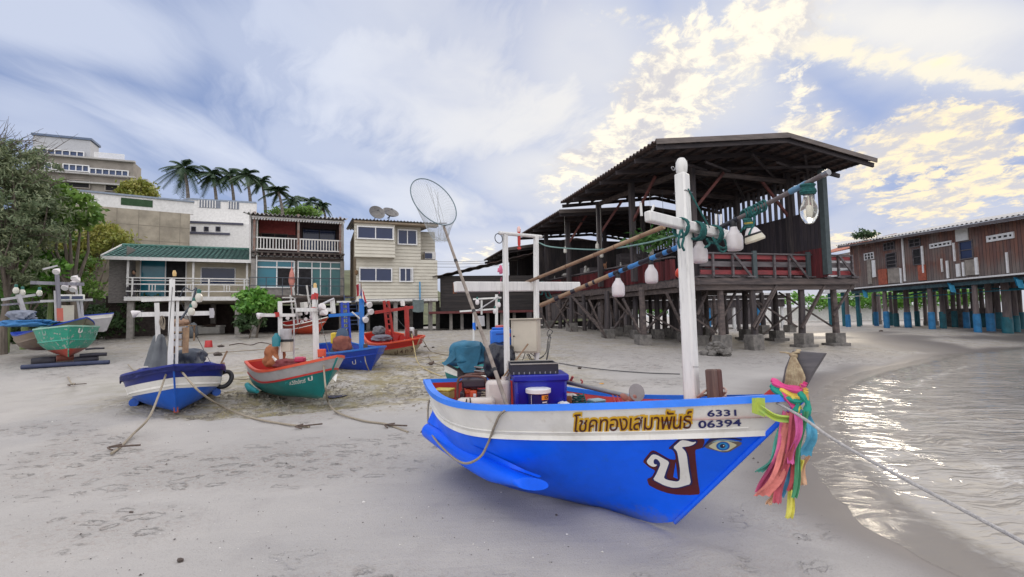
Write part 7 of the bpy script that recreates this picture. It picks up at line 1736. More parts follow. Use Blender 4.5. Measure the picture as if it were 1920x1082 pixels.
    mb = MB(); mb.box(G(890, 741, -.093), (.028, .004, .03)); t.part('white_sticker', mb, MATS['lid_white'], world=True)
    # yellow box, white jugs etc
    def simple(nm, lab, cat, px, py, yy, size, m_, rz=0, lid=None, bev=.012, **k):
        q = at(px, py, yy); t = Thing(nm, lab, cat, M=Matrix.Translation(q) @ Matrix.Rotation(rz, 4, 'Z')); mb = MB(); mb.box((0, 0, size[2]/2), size); t.part(k.get('pn', 'container'), mb, m_, bevel=bev)
        if lid: mb = MB(); mb.box((0, 0, size[2]+.008), (size[0]*1.05, size[1]*1.05, .022)); t.part('lid', mb, lid, bevel=.006)
        return t
    simple('yellow_box', 'yellow plastic box with lid in the stern corner of the foreground boat', 'box', 832, 748, 5.3, (.19, .15, .09), mat('dull_yellow', (.42, .36, .12), rough=.5), lid=mat('bright_yellow', (.62, .52, .10), rough=.4), rz=-.3)
    t = simple('white_jug', 'big upright white plastic jug beside the generator', 'jug', 935, 764, 4.78, (.24, .14, .26), mat('jug_white', (.55, .50, .46), rough=.35, dirt=.3, dcol=(.35, .3, .25)), bev=.035)
    mb = MB(); mb.lathe([(.028, .26), (.028, .29)], at=(.06, 0, 0), n=12); t.part('cap', mb, MATS['jug_white'])
    t = simple('lying_jug', 'white plastic jug lying on its side in front of the generator', 'jug', 893, 772, 4.66, (.36, .13, .13), MATS['jug_white'], bev=.04); mb = MB(); mb.tube([(-.08, -.07, .13), (-.09, -.075, .08), (-.07, -.075, .04)], .006, 5); mb.tube([(-.05, -.07, .14), (-.04, -.075, .03)], .006, 5); t.part('cord', mb, BLK)
    # crossed sticks
    for k, (a, b, lab_) in enumerate(((((896, 770), (990, 645)), 4.7, 'thin brown stick crossing the net handle, upper one'), (((905, 772), (965, 684)), 4.66, 'thin brown stick crossing the net handle, lower one'))):
        mb = MB(); mb.tube([at(*a[0], b), at(*a[1], b+.35)], .0085, 7); solo('stick', mb, W_bamboo, lab_, 'stick', group='sticks leaning in the stern')
    # bits right of the tub
    simple('white_crate', 'white rounded plastic container just right of the blue tub', 'container', 1064, 768, 4.75, (.20, .14, .15), MATS['jug_white'], bev=.04)
    mb = cloth(at(1058, 764, 4.45), (.05, .05, .05), seed=5, fold=.2); solo('white_rag', mb, mat('rag_white', (.6, .6, .6)), 'crumpled white plastic bag against the gunwale by the tub', 'rag')
    mb = cloth(at(1075, 766, 4.4), (.07, .05, .022), seed=6, fold=.2); solo('pink_rag', mb, mat('rag_pink', (.6, .05, .16)), 'crumpled pink cloth on the gunwale right of the tub', 'rag')
    mb = MB(); mb.box(at(1066, 752, 4.62), (.06, .06, .09)); solo('brown_float', mb, mat('rust', (.2, .07, .03)), 'brown net float leaning in the white container', 'float', bevel=.01)
    t = Thing('folded_tarp', 'small stack of folded teal cloth lying inside the foreground boat', 'cloth', loc=at(1118, 764, 4.55))
    for i in range(4): mb = MB(); mb.box((.005*(i % 2), 0, .012+.018*i), (.17-.015*i, .12, .016), rz=.15*i); t.part('fold', mb, mat('teal_fold', (.03, .16, .22), rough=.7) if i % 2 == 0 else mat('pale_fold', (.25, .38, .42), rough=.7), bevel=.005)
    # coils and odds in the stern
    rnd = random.Random(12)
    for k, (px, py, yy, r_, c, l) in enumerate(((915, 752, 4.95, .09, ROPE, 'coil of tan rope beside the generator'), (1085, 760, 4.7, .08, ROPE_G, 'coil of green rope on the boards right of the blue tub'))):
        q = at(px, py, yy); pts = [q+V(r_*(1-.006*i)*math.cos(i*.5), r_*math.sin(i*.5), .0016*i+rnd.uniform(-.006, .006)) for i in range(64)]; mb = MB(); mb.tube(pts, .008, 6); solo('rope_coil', mb, c, l, 'rope', loc=tuple(q))
    # propeller shaft
    a, b = LOCW(1050, 714, 1, .10), LOCW(1182, 744, 1, .05); t = Thing('propeller_shaft', 'long tail propeller shaft lying along the boat with a round guard plate', 'propeller shaft', loc=a)
    mb = MB(); mb.tube([a, b], .02, 12); t.part('shaft', mb, STEEL, world=True); mb = MB(); mb.tube([LOCW(1050, 709, 1, .12), LOCW(1088, 721, 1, .10)], .009, 8); mb.tube(catm([LOCW(1088, 722, 1, .1), LOCW(1092, 716, 1, .1), LOCW(1089, 712, 1, .1)], 4), .008, 6); mb.tube([LOCW(1070, 714, 1, .1), LOCW(1074, 706, 1, .1)], .012, 6); t.part('red_bracket', mb, mat('red_steel', (.35, .06, .06), rough=.6), world=True)
    for x in (1148, 1156, 1163): mb = MB(); mb.tube([LOCW(x, 739, 1, .06), LOCW(x+10, 764, 1, -.1)], .005, 6); t.part('stay_rod', mb, MATS['red_steel'], world=True)
    pc = LOCW(1194, 736, 1, .05); ax = (b-a).normalized(); mb = MB(); mb.lathe([(.001, -.003), (.072, -.003), (.072, .003), (.001, .003)], at=pc, axis=(.35, -1, .25), n=30); t.part('guard_plate', mb, mat('grey_plate', (.26, .25, .25), metal=.4, rough=.5), world=True)
    for k in range(3):
        an = k*2.09+.4; q = LOCW(1178, 750, 1, -.02); r = V(math.cos(an), .2, math.sin(an)); mb = MB(); mb.blob(q+r*.035, (.042, .008, .026), amp=0, n=10, rot=Matrix.Rotation(-an, 3, 'Y')); t.part('blade', mb, mat('rust_blade', (.30, .13, .10), rough=.6), world=True)
    # rope round the bitt and along the bow
    t = Thing('bow_line', 'pinkish rope wound round the wooden bitt and led aft', 'rope', loc=LOCW(1330, 740, 0, 2.9)); M_pr = mat('pink_rope', (.45, .30, .25), col2=(.3, .2, .17), scale=50, bump=.004, bscale=150)
    for pts in ([(1200, 764, 2.3), (1260, 757, 2.6), (1305, 745, 2.8), (1322, 733, 2.86), (1340, 728, 2.8), (1358, 728, 2.86), (1360, 736, 2.95), (1345, 741, 2.82)], [(1300, 748, 2.75), (1320, 741, 2.83), (1345, 739, 2.8), (1360, 741, 2.86), (1356, 746, 2.95)], [(1295, 756, 2.8), (1350, 753, 2.85), (1400, 748, 3.05), (1440, 744, 3.2)]):
        mb = MB(); mb.tube(catm([LOCW(x, y, 0, lx) for x, y, lx in pts], 6), .009, 7); t.part('rope', mb, M_pr, world=True)
gear()

# ---- ropes
def rope(pts, r, lab, m_=ROPE, name='mooring_rope', twist=True, group=None, k=8):
    c = catm(pts, k); mb = MB(); mb.tube(c, r, 8); return solo(name, mb, m_, lab, 'rope', loc=tuple(c[0]), group=group)
# loop hanging on the near side of the boat
hp = bvh_of([mhull, mband])
def onhull(px, py, off=.015):
    d = ray(px, py).normalized(); l, n_, _, _ = hp.ray_cast(EYE, d)
    if l is None: return at(px, py, 4.5)
    if n_.dot(d) > 0: n_ = -n_
    return l+n_*off
rope([LOCW(962, 768, 1, -.9)+V(0, 0, .02)]+[onhull(x, y, .02) for x, y in ((942, 772), (930, 795), (918, 828))]+[at(x, y, yy) for x, y, yy in ((902, 855, 3.98), (880, 868, 4.05), (860, 865, 4.2), (835, 845, 4.5), (812, 818, 4.95), (803, 795, 5.3))]+[at(803, 760, 5.5), at(808, 745, 5.5)], .010, 'tan rope hanging in a loop down the near side of the foreground boat')
rope([LOCW(1450, 752, 1, -.05), at(1500, 780, 2.95), at(1560, 822, 2.75), at(1640, 868, 2.5), at(1760, 932, 2.2), at(1860, 985, 2.0), at(1925, 1020, 1.85), at(2050, 1090, 1.6)], .0085, 'pale twisted mooring rope running from the bow over the water', m_=mat('white_rope', (.46, .44, .42), col2=(.28, .27, .27), scale=70, bump=.006, bscale=150, rough=.9))
# ------------------------------------------------------------------ the other boats
def rigf(fr, x): return lambda px, py, dx=0.: fr.hit(px, py, 0, x+dx)
def flood(t_name, lab, p, s, d=(-.7, -.6, -.3), group='lamps on the small boats'):
    s *= .62; t = Thing(t_name, lab, 'lamp', loc=p, group=group); ax = V(*d).normalized(); b = MB(); b.lathe([(.001, .12*s), (.09*s, .115*s), (.1*s, .08*s), (.06*s, -.02*s), (.03*s, -.08*s)], axis=ax, n=16); t.part('housing', b, LED)
    b = MB(); b.lathe([(.03*s, -.075*s), (.03*s, -.14*s)], axis=ax, n=10); t.part('socket', b, BLK); return t
def glassb(lab, p, s, group='lamps on the small boats', m_=BULB):
    s *= .75; t = Thing('bulb', lab, 'lamp bulb', loc=p, group=group); b = MB(); b.lathe([(.001, -.12*s), (.05*s, -.1*s), (.07*s, -.04*s), (.06*s, .02*s), (.035*s, .06*s)], n=16); t.part('globe', b, m_); b = MB(); b.lathe([(.036*s, .055*s), (.038*s, .12*s), (.02*s, .14*s)], n=10); t.part('socket', b, mat('green_socket', (.02, .12, .10))); return t
# 1: blue boat with the tarpaulin, seen bow on
f0 = gp(330, 781)
HB = Hull(x0=f0.x-.0, y0=f0.y, z0=f0.z-.02, yaw=-.99, heel=.05, pit=.03, L=3.0, B=.82, bt=.75, pm=.5, e=3.6, zs=.74, zm=.66, zb=.86, rb=.9, rz=.32, kf=2.5, kr=.1, v0=.35, v1=.6, zfl=.3)
d_ = HB.fr.M.to_3x3() @ V(2.5, 0, 0); HB.x0 -= d_.x; HB.y0 -= d_.y; HB.fr = Fr(eul(HB.yaw, HB.pit, HB.heel, (HB.x0, HB.y0, HB.z0)))
def boat_tarp():
    h = HB; t, hl, bd = build_hull(h, 'fishing_boat', 'blue boat with white stripe seen bow on, dark cover and a tyre at its side', paint('mid_blue_paint', (.008, .10, .50), dirt=.3, dcol=(.01, .06, .3)), paint('navy_strake_paint', (.006, .018, .20), dirt=.3, dcol=(.004, .01, .08)), paint('navy_strake_paint', (0, 0, 0)), P_cobalt, m_rub=P_white, m_bot=None, stem_m=MATS['mid_blue_paint'], stripe=(.62, 1.12, P_white))
    b = MB(); p0 = h.pt(1, 2); b.bar(p0+V(-.5, 0, -.05), p0+V(.0, 0, .02), .07, .10); t.part('keel_shoe', b, P_brick)
    for s in (-1, 1): b = MB(); b.tube([V(.1, s*.52, .24), V(.8, s*.62, .2), V(1.4, s*.68, .19)], [.07, .09, .08], 12); t.part('sponson', b, MATS['mid_blue_paint'])
    # cover: sheet over the fore body, falling a hand's width over the gunwale
    M_c = mat('navy_cover', (.006, .015, .16), rough=.45, var=.3, scale=5, bump=.01, bscale=8)
    b = MB(); n = 30
    def edge(u):      # along port gunwale -> bow -> starboard
        s = abs(u*2-1); q = 1-s*.72; side = -1 if u < .5 else 1; p = h.pt(q, 0, side); return V(p.x+.02, p.y*1.03, p.z)
    def fn(u, v):
        e = edge(u)
        if v < .3: k = v/.3; return e+V(.015, 0, .02-.10*(1-k)-(.02*math.sin(u*37)*(1-k)))
        k = (v-.3)/.7; c = V(1.35, 0, h.zm+.14); return e.lerp(c, k)+V(0, 0, .03*math.sin(k*3.1)+.02*noise.noise(V(u*9, k*4, 1)))
    b.slab(fn, 61, 12, (0, 0, -.008)); c = solo('bow_cover', MB().add([h.fr.W(*p) for p in b.v], b.f), M_c, 'dark blue sheet stretched over the bow of the white striped blue boat', 'cover', loc=tuple(h.fr.W(2, 0, .8)), sharp=60)
    H = rigf(h.fr, 2.0)
    b = MB(); p0, p1 = H(315, 640), H(323, 524); b.bar(V(2.0, p0.y, .4), p1, .1, .09); b.bar(V(1.96, p0.y+.1, .4), H(333, 560), .05, .05); m_ = t.part('mast', b, W_post, bevel=.006); p1 = H(327, 690); 
    b = MB(); q = H(327, 512); b.lathe([(.03, -.06), (.035, .0), (.02, .05)], at=q, n=10); t.part('mast_lamp', b, mat('amber_lamp', (.6, .4, .15), rough=.3), parent=m_)
    b = MB(); b.bar(H(265, 563, .06), H(355, 560, .06), .05, .06); t.part('upper_spar', b, W_post)
    G = rigf(h.fr, 1.2); b = MB(); b.bar(G(255, 590), G(402, 587), .06, .09); t.part('lower_spar', b, W_post); b = MB(); b.box(G(397, 587, .03), (.05, .08, .2)); t.part('spar_plate', b, P_grey)
    b = MB(); p = G(294, 568); b.bar(V(1.2, p.y, .4), p, .09, .08); t.part('rear_post', b, W_post)
    flood('floodlight', 'round floodlight at the left end of the blue boat spar', h.fr.W(*G(257, 587)), 1.2)
    for px, py, l, s in ((373, 556, 'large clear bulb hanging highest on the blue boat rig', 1.35), (364, 569, 'clear bulb just below the highest one on the blue boat rig', 1.05), (359, 582, 'wide lamp lowest of the bulb bunch on the blue boat rig', 1.2)): glassb(l, h.fr.W(*H(px, py, .1)), s)
    b = MB(); b.tube([H(338, 600, .05), H(360, 570, .05), H(368, 540, .05)], .02, 7); b.tube(catm([H(335, 565), H(345, 540), H(360, 545), H(368, 538)], 5), .01, 5); t.part('lamp_arm', b, MATS['dark_metal'])
    for k in range(3): b = MB(); b.tube(catm([G(303, 592, .1), G(299+3*k, 605, .1), G(306+k, 618, .1), G(309, 600, .1), G(304, 592, .1)], 4), .009, 5); t.part('rope_coil', b, ROPE)
    # grey oilskin hung over a post
    q = h.fr.W(*G(297, 655)); mb = MB(); 
    def coat(u, v): a = 2*math.pi*u; r = (.07+.14*v+.02*math.sin(a*5+v*3))*(1 if v > .06 else .6); return q+V(r*math.cos(a)*1.15, r*math.sin(a)*.7, .30-.62*v-(.1*max(0, math.cos(a+.6)) if v > .9 else 0))
    mb.grid(coat, 32, 16, cu=True); o = solo('raincoat', mb, mat('grey_oilskin', (.11, .12, .13), rough=.7, bump=.01, bscale=10), 'grey hooded oilskin coat draped over a post of the blue boat', 'coat', loc=tuple(q), sharp=70)
    mb = cloth(h.fr.W(*rigf(h.fr, .8)(355, 672)), (.26, .2, .2), seed=3, fold=.16); solo('engine_cover', mb, mat('dark_grey_sheet', (.045, .055, .075), rough=.6), 'dark grey crumpled sheet over the engine of the blue striped boat', 'cover', sharp=60)
    mb = cloth(h.fr.W(*rigf(h.fr, 1.4)(310, 700)), (.3, .22, .08), seed=8, fold=.15); solo('net_heap', mb, BLK, 'low black net heap behind the bow of the blue striped boat', 'net', sharp=60)
    q = h.fr.W(*rigf(h.fr, 1.7)(337, 638)); t3 = Thing('shelf_unit', 'small shelf with pale boxes standing in the blue striped boat', 'shelf', loc=q)
    for i in range(3): b = MB(); b.box((0, 0, -.12+.14*i), (.22, .16, .02)); t3.part('shelf', b, W_bamboo); b = MB(); b.box((0, -.01, -.06+.14*i), (.17, .13, .09)); t3.part('pale_box', b, P_grey)
    for i in (-1, 1): b = MB(); b.box((.115*i, 0, 0), (.02, .16, .5)); t3.part('upright', b, W_bamboo)
    # tyre on a stick
    q = h.fr.W(*h.fr.hit(421, 711, 1, .0)); q = at(420, 711, h.fr.W(1.4, .9, .6).y); mb = MB(); mb.tube([q+V(.11*math.cos(a), .06*math.sin(a)*1.2-.0+.08*math.cos(a), .15*math.sin(a)) for a in np.linspace(0, 6.28, 26)[:-1]], .045, 10, closed=True); solo('tyre', mb, BLK, 'old black tyre hanging as a fender from the blue striped boat', 'tyre', loc=tuple(q))
    mb = MB(); mb.tube([at(408, 695, q.y), at(426, 658, q.y)], .018, 7); mb.tube(catm([at(412, 688, q.y), at(420, 680, q.y), at(418, 690, q.y)], 4), .015, 6); solo('stick', mb, W_bamboo, 'short dark stick tied upright beside the tyre', 'stick')
    return t
boat_tarp()
AN = mat('rusty_anchor', (.10, .07, .055), rough=.85, var=.4, scale=20)
def anchor(px, py, lab, rz=0.):
    p = gp(px, py)+V(0, 0, .02); t = Thing('anchor', lab, 'anchor', M=Matrix.Translation(p) @ Matrix.Rotation(rz, 4, 'Z'), group='anchors on the sand'); b = MB(); b.tube([(-.18, 0, .02), (.2, 0, .03)], .012, 6); t.part('shank', b, AN)
    b = MB(); b.tube(catm([(-.08, .09, .03), (-.15, .06, .02), (-.18, 0, .02), (-.15, -.06, .02), (-.08, -.09, .0)], 4), .011, 6); t.part('fluke', b, AN)
def lift(p, h): return V(p.x, p.y, max(p.z, gz(p.x, p.y))+h)
# anchor lines of the striped boat
bw = HB.fr.W(*HB.fr.hit(313, 697, 0, 2.8)); rope([bw, at(296, 745, bw.y-.5), at(278, 785, bw.y-1.3), gp(250, 820)+V(0, 0, .05), gp(226, 840)+V(0, 0, .015), gp(209, 853)+V(0, 0, .02)], .017, 'anchor rope falling from the bow of the blue boat to the left anchor'); anchor(232, 843, 'small anchor at the lower left end of the blue boat rope', .1)
bw = HB.fr.W(*HB.fr.hit(338, 694, 0, 2.8)); rope([bw, at(375, 735, bw.y-.6), gp(420, 770)+V(0, 0, .06), gp(470, 785)+V(0, 0, .02), gp(530, 797)+V(0, 0, .02), gp(580, 803)+V(0, 0, .02)], .017, 'anchor rope running right from the bow of the blue boat'); anchor(578, 803, 'small anchor half sunk in the sand right of the blue boat', .3)

# 2: teal boat with white band
HT = Hull(x0=-5.35, y0=10.75, z0=.0, yaw=-.70, heel=.07, pit=.04, L=3.25, B=.78, bt=.5, pm=.55, e=2.6, zs=.74, zm=.60, zb=.82, rb=.86, rz=.22, kf=2.6, kr=.12, v0=.2, v1=.6, zfl=.25)
HT = Hull(x0=-5.712, y0=11.401, z0=.0, yaw=-.683, heel=.064, pit=.036, L=3.15, B=.64, bt=.55, pm=.6, e=2.9, zs=.757, zm=.600, zb=.827, rb=.87, rz=.22, kf=2.45, kr=.1, v0=.2, v1=.6, zfl=.25)
def boat_teal():
    h = HT; t, hl, bd = build_hull(h, 'fishing_boat', 'teal boat with white band and orange red gunwale, Thai letters on its side', P_teal, P_grey, P_orange, P_red, m_rub=P_red, gw=.06, gh=.05)
    bv = bvh_of([hl, bd]); text_decal(t, 'lettering', bv, 'ส.วิรัตน์ชาวรี', [(543, 722), (573, 717), (573, 709), (543, 714)], P_white, .006, bold=.02); text_decal(t, 'lettering', bv, 'ป', [(578, 714), (587, 713), (586, 704), (577, 706)], P_white, .006, bold=.03); text_decal(t, 'lettering_prefix', bv, 'ช.', [(535, 721), (542, 720), (542, 715), (535, 716)], mat('pale_teal_letters', (.05, .4, .42)), .006, bold=.03)
    poly_decal(t, 'bow_mark', bv, [[(622, 709), (633, 700), (630, 716)]], P_white, .006)
    b = MB(); b.tube([V(.0, -.34, .26), V(.4, -.44, .2), V(.75, -.46, .17)], [.06, .08, .04], 10); t.part('sponson', b, paint('cyan_float_paint', (.02, .35, .38)))
    H = rigf(h.fr, 2.35); G = rigf(h.fr, 1.0)
    def post(hit, a, b_, w, nm='mast', m_=W_post, z0=.3):
        p = hit(*a); q = hit(*b_); d = (p-q)/(p.z-q.z); bb = MB(); bb.bar(p-d*(p.z-z0), p, w, w); return t.part(nm, bb, m_, bevel=.004)
    m_ = post(H, (590, 540), (593, 670), .085)
    b = MB(); b.lathe([(.032, -.02), (.034, .06), (.02, .1)], at=H(591, 540), n=10); t.part('mast_lamp', b, mat('amber_lamp', (.6, .4, .15)), parent=m_)
    b = MB(); b.bar(H(589, 562), H(591, 550), .094, .094); t.part('red_band', b, P_red, parent=m_); b = MB(); b.bar(H(589, 583), H(590, 577), .096, .096); t.part('red_band', b, P_red, parent=m_)
    post(G, (525, 565), (526, 680), .07, 'rear_post'); b = MB(); b.tube([G(522, 567), G(552, 565)], .02, 7); t.part('top_rail', b, W_post)
    b = MB(); b.bar(G(488, 591, .05), G(553, 591, .05), .05, .07); t.part('rear_spar', b, W_post); b = MB(); b.box(G(519, 590, .06), (.06, .08, .1)); t.part('red_binding', b, P_red)
    b = MB(); b.bar(H(556, 581, .05), H(626, 581, .05), .05, .075); t.part('front_spar', b, W_post); b = MB(); b.box(H(624, 575, .05), (.07, .07, .28)); t.part('spar_end', b, W_post); b = MB(); b.tube([H(596, 574, .1), H(626, 560, .1)], .022, 8); t.part('boom', b, P_grey)
    flood('floodlight', 'round white floodlight at the left end of the teal boat spar', h.fr.W(*G(490, 591)), 1.15); 
    for px, py, l in ((600, 577, 'white lantern beside the mast of the teal boat'), (604, 587, 'white lantern just below its twin on the teal boat mast')): flood('lantern', l, h.fr.W(*H(px, py, .12)), 1.25, (.8, -.3, .3))
    b = MB(); b.tube([G(551, 600, .1), G(551, 683, .1)], .018, 7); t.part('aerial_post', b, P_grey)
    q = h.fr.W(*G(535, 627, .05)); t3 = Thing('electric_cabinet', 'pale grey electric box on the rear post of the teal boat', 'cabinet', loc=q, group='boxes on the teal boat'); b = MB(); b.box((0, 0, 0), (.22, .14, .24)); t3.part('case', b, P_grey, bevel=.005); b = MB(); b.box((0, -.072, 0), (.18, .008, .2)); t3.part('door', b, P_grey)
    q = h.fr.W(*G(537, 648, .05)); t3 = Thing('battery_box', 'cream yellowed box with dark lid hanging below the grey box on the teal boat', 'box', loc=q, group='boxes on the teal boat'); b = MB(); b.box((0, 0, -.02), (.24, .16, .22)); t3.part('case', b, MATS['cabinet_beige'], bevel=.008); b = MB(); b.box((0, 0, .11), (.26, .18, .05)); t3.part('lid', b, BLK)
    q = h.fr.W(*G(518, 638, .05)); mb = MB(); mb.lathe([(.08, -.13), (.085, .06), (.04, .12), (.035, .15)], at=q, n=14); solo('teal_jug', mb, mat('teal_jug', (.01, .18, .22), rough=.4), 'teal plastic jug hung on the rear post of the teal boat', 'jug', loc=tuple(q))
    q = h.fr.W(*rigf(h.fr, .8)(515, 668)); mb = cloth(q, (.18, .15, .24), seed=2, fold=.16, fr=3, hang=.2); solo('engine_cover', mb, mat('orange_brown_sheet', (.33, .12, .05), rough=.8, bump=.01, bscale=9), 'orange brown sheet bundled over the engine of the teal boat', 'cover', sharp=60)
    mb = MB(); mb.bar(h.fr.W(*rigf(h.fr, .9)(512, 668)), h.fr.W(*rigf(h.fr, 1.2)(526, 688)), .04); solo('tiller_bar', mb, P_white, 'short white bar leaning in the stern of the teal boat', 'bar')
    q = h.fr.W(*rigf(h.fr, 1.3)(540, 682)); mb = cloth(q, (.25, .15, .10), seed=5, fold=.14); solo('net_heap', mb, mat('maroon_net', (.16, .03, .035), rough=.8), 'maroon net heap amidships in the teal boat', 'net', sharp=60)
    q = h.fr.W(*rigf(h.fr, 1.7)(563, 674)); mb = MB(); mb.box(q, (.2, .16, .11)); solo('pink_tub', mb, mat('raspberry_plastic', (.42, .03, .09), rough=.4), 'raspberry red plastic tub in the teal boat', 'tub', bevel=.03)
    q = h.fr.W(*rigf(h.fr, 2.4)(603, 662)); mb = MB(); mb.box(q, (.14, .12, .16)); solo('orange_block', mb, P_orange, 'orange red wooden block at the bow of the teal boat', 'block', bevel=.01)
boat_teal()
bw = HT.fr.W(*HT.fr.hit(606, 669, 0, 2.75)); rope([bw, at(608, 700, bw.y-.35), at(611, 730, bw.y-.8), gp(615, 758)+V(0, 0, .05), gp(632, 775)+V(0, 0, .02), gp(680, 791)+V(0, 0, .02), gp(725, 798)+V(0, 0, .02), gp(765, 813)+V(0, 0, .02)], .016, 'anchor rope from the bow of the teal boat across the sand'); anchor(742, 803, 'anchor shank in the sand between the teal boat and the foreground boat', -.4)

# 3: cobalt boat with flag
HC = Hull(x0=-5.628, y0=15.5, z0=.13, yaw=-.849, heel=.066, pit=0., L=3.2, B=.78, bt=.6, pm=.53, e=2.4, zs=.82, zm=.64, zb=.78, rb=.92, rz=.16, kf=2.55, kr=.1, v0=.2, v1=.6, zfl=.25)
def boat_flag():
    h = HC; t, hl, bd = build_hull(h, 'fishing_boat', 'small cobalt blue boat flying a flag from its blue mast', P_cobalt, P_cobalt, paint('blue_gunwale', (.02, .14, .5)), P_cobalt, m_bot=P_grey, bot=1.8)
    bv = bvh_of([hl, bd]); text_decal(t, 'lettering', bv, 'ป', [(661, 683), (668, 683), (667, 674), (660, 675)], P_white, .006, bold=.0)
    H = rigf(h.fr, 2.6); G = rigf(h.fr, 1.0); PB = paint('mast_blue', (.01, .16, .55))
    b = MB(); p = H(678, 560); q = H(678, 660); d = (p-q)/(p.z-q.z); b.bar(p-d*(p.z-.4), p+d*.0, .1, .1); t.part('mast', b, PB)
    for px in (640, 652): b = MB(); p = G(px, 567); b.bar(V(1.0, p.y, .4), p, .06); t.part('ladder_side', b, P_cobalt)
    for k in range(7): b = MB(); b.bar(G(640, 570+9*k), G(652, 570+9*k), .04); t.part('rung', b, P_cobalt)
    b = MB(); b.bar(G(617, 592, .05), G(676, 588, .05), .07, .09); t.part('spar', b, PB); b = MB(); b.bar(G(632, 566), G(658, 566), .05); t.part('top_rail', b, W_post)
    # flag, five stripes
    t2 = Thing('flag', 'red white and blue striped flag on top of the blue mast', 'flag', loc=h.fr.W(*H(678, 560)))
    st = [((.45, .03, .04), 0, 1/6), ((.65, .65, .65), 1/6, 2/6), ((.02, .03, .2), 2/6, 4/6), ((.65, .65, .65), 4/6, 5/6), ((.45, .03, .04), 5/6, 1)]
    o0 = h.fr.W(*H(677, 536)); u = o0.y/FOC
    def flagp(a, v): return o0+V((-10+18*a)*u*.9+6*u*v*(a-.2), .12*math.sin(a*5+v), (2-9*a-22*v+6*math.sin(a*4))*u)
    for i, (c, v0, v1) in enumerate(st): b = MB(); b.slab(lambda a, v: flagp(v0+(v1-v0)*v, a), 10, 4, (0, .006, 0)); t2.part('stripe', b, mat('flag_%d' % i, c, rough=.8, var=.1), world=True)
    b = MB(); b.tube([h.fr.W(*H(678, 562)), h.fr.W(*H(677, 530))], .012, 6); t2.part('staff', b, W_bamboo, world=True)
    q = h.fr.W(*G(642, 640)); mb = MB()
    mb.lathe([(.02, .42), (.14, .34), (.2, .1), (.27, -.1), (.36, -.3), (.34, -.38)], at=q, n=28, sy=.8); mb.v = [tuple(V(p)+V(noise.noise(V(p)*5)*.06, noise.noise(V(p)*5+V(9, 0, 0))*.06, 0)) for p in mb.v]; solo('mast_cover', mb, mat('slate_blue_sheet', (.05, .08, .13), rough=.8, bump=.01, bscale=8), 'slate blue sheet wrapped round the ladder of the cobalt boat', 'cover', sharp=70)
    q = h.fr.W(*rigf(h.fr, 1.35)(642, 646)); mb = cloth(q, (.24, .15, .24), seed=7, fold=.12); solo('brown_cover', mb, mat('brown_sheet', (.22, .07, .045), rough=.85, bump=.01), 'red brown sheet bundle in front of the slate blue one', 'cover', sharp=60)
    q = h.fr.W(*rigf(h.fr, .5)(628, 634)); mb = MB(); mb.box(q, (.18, .3, .34)); solo('yellow_can', mb, mat('yellow_plastic', (.6, .42, .02), rough=.4), 'bright yellow can in the stern of the cobalt boat', 'can', bevel=.04)
    for i, (px, py, l) in enumerate(((690, 570, 'white lamp at upper right of the cobalt boat mast'), (683, 598, 'white lamp low right of the cobalt boat mast'), (693, 583, 'outermost white lamp right of the cobalt boat mast'))): flood('lantern', l, h.fr.W(*H(px, py, .1)), 1.4, (.6, -.5, -.3))
    b = MB(); b.bar(H(678, 600), H(697, 583), .04); b.bar(H(678, 575), H(695, 570), .04); b.tube([H(660, 585), H(678, 600)], .02, 6); t.part('lamp_bracket', b, W_post)
    b = MB(); b.box(H(684, 652), (.12, .12, .2)); t.part('bow_post', b, AN)
boat_flag()
bw = HC.fr.W(*HC.fr.hit(684, 668, 1, -.2)); rope([bw, at(686, 680, bw.y-.2), gp(692, 697)+V(0, 0, .02)], .014, 'short rope hanging from the bow of the cobalt boat')

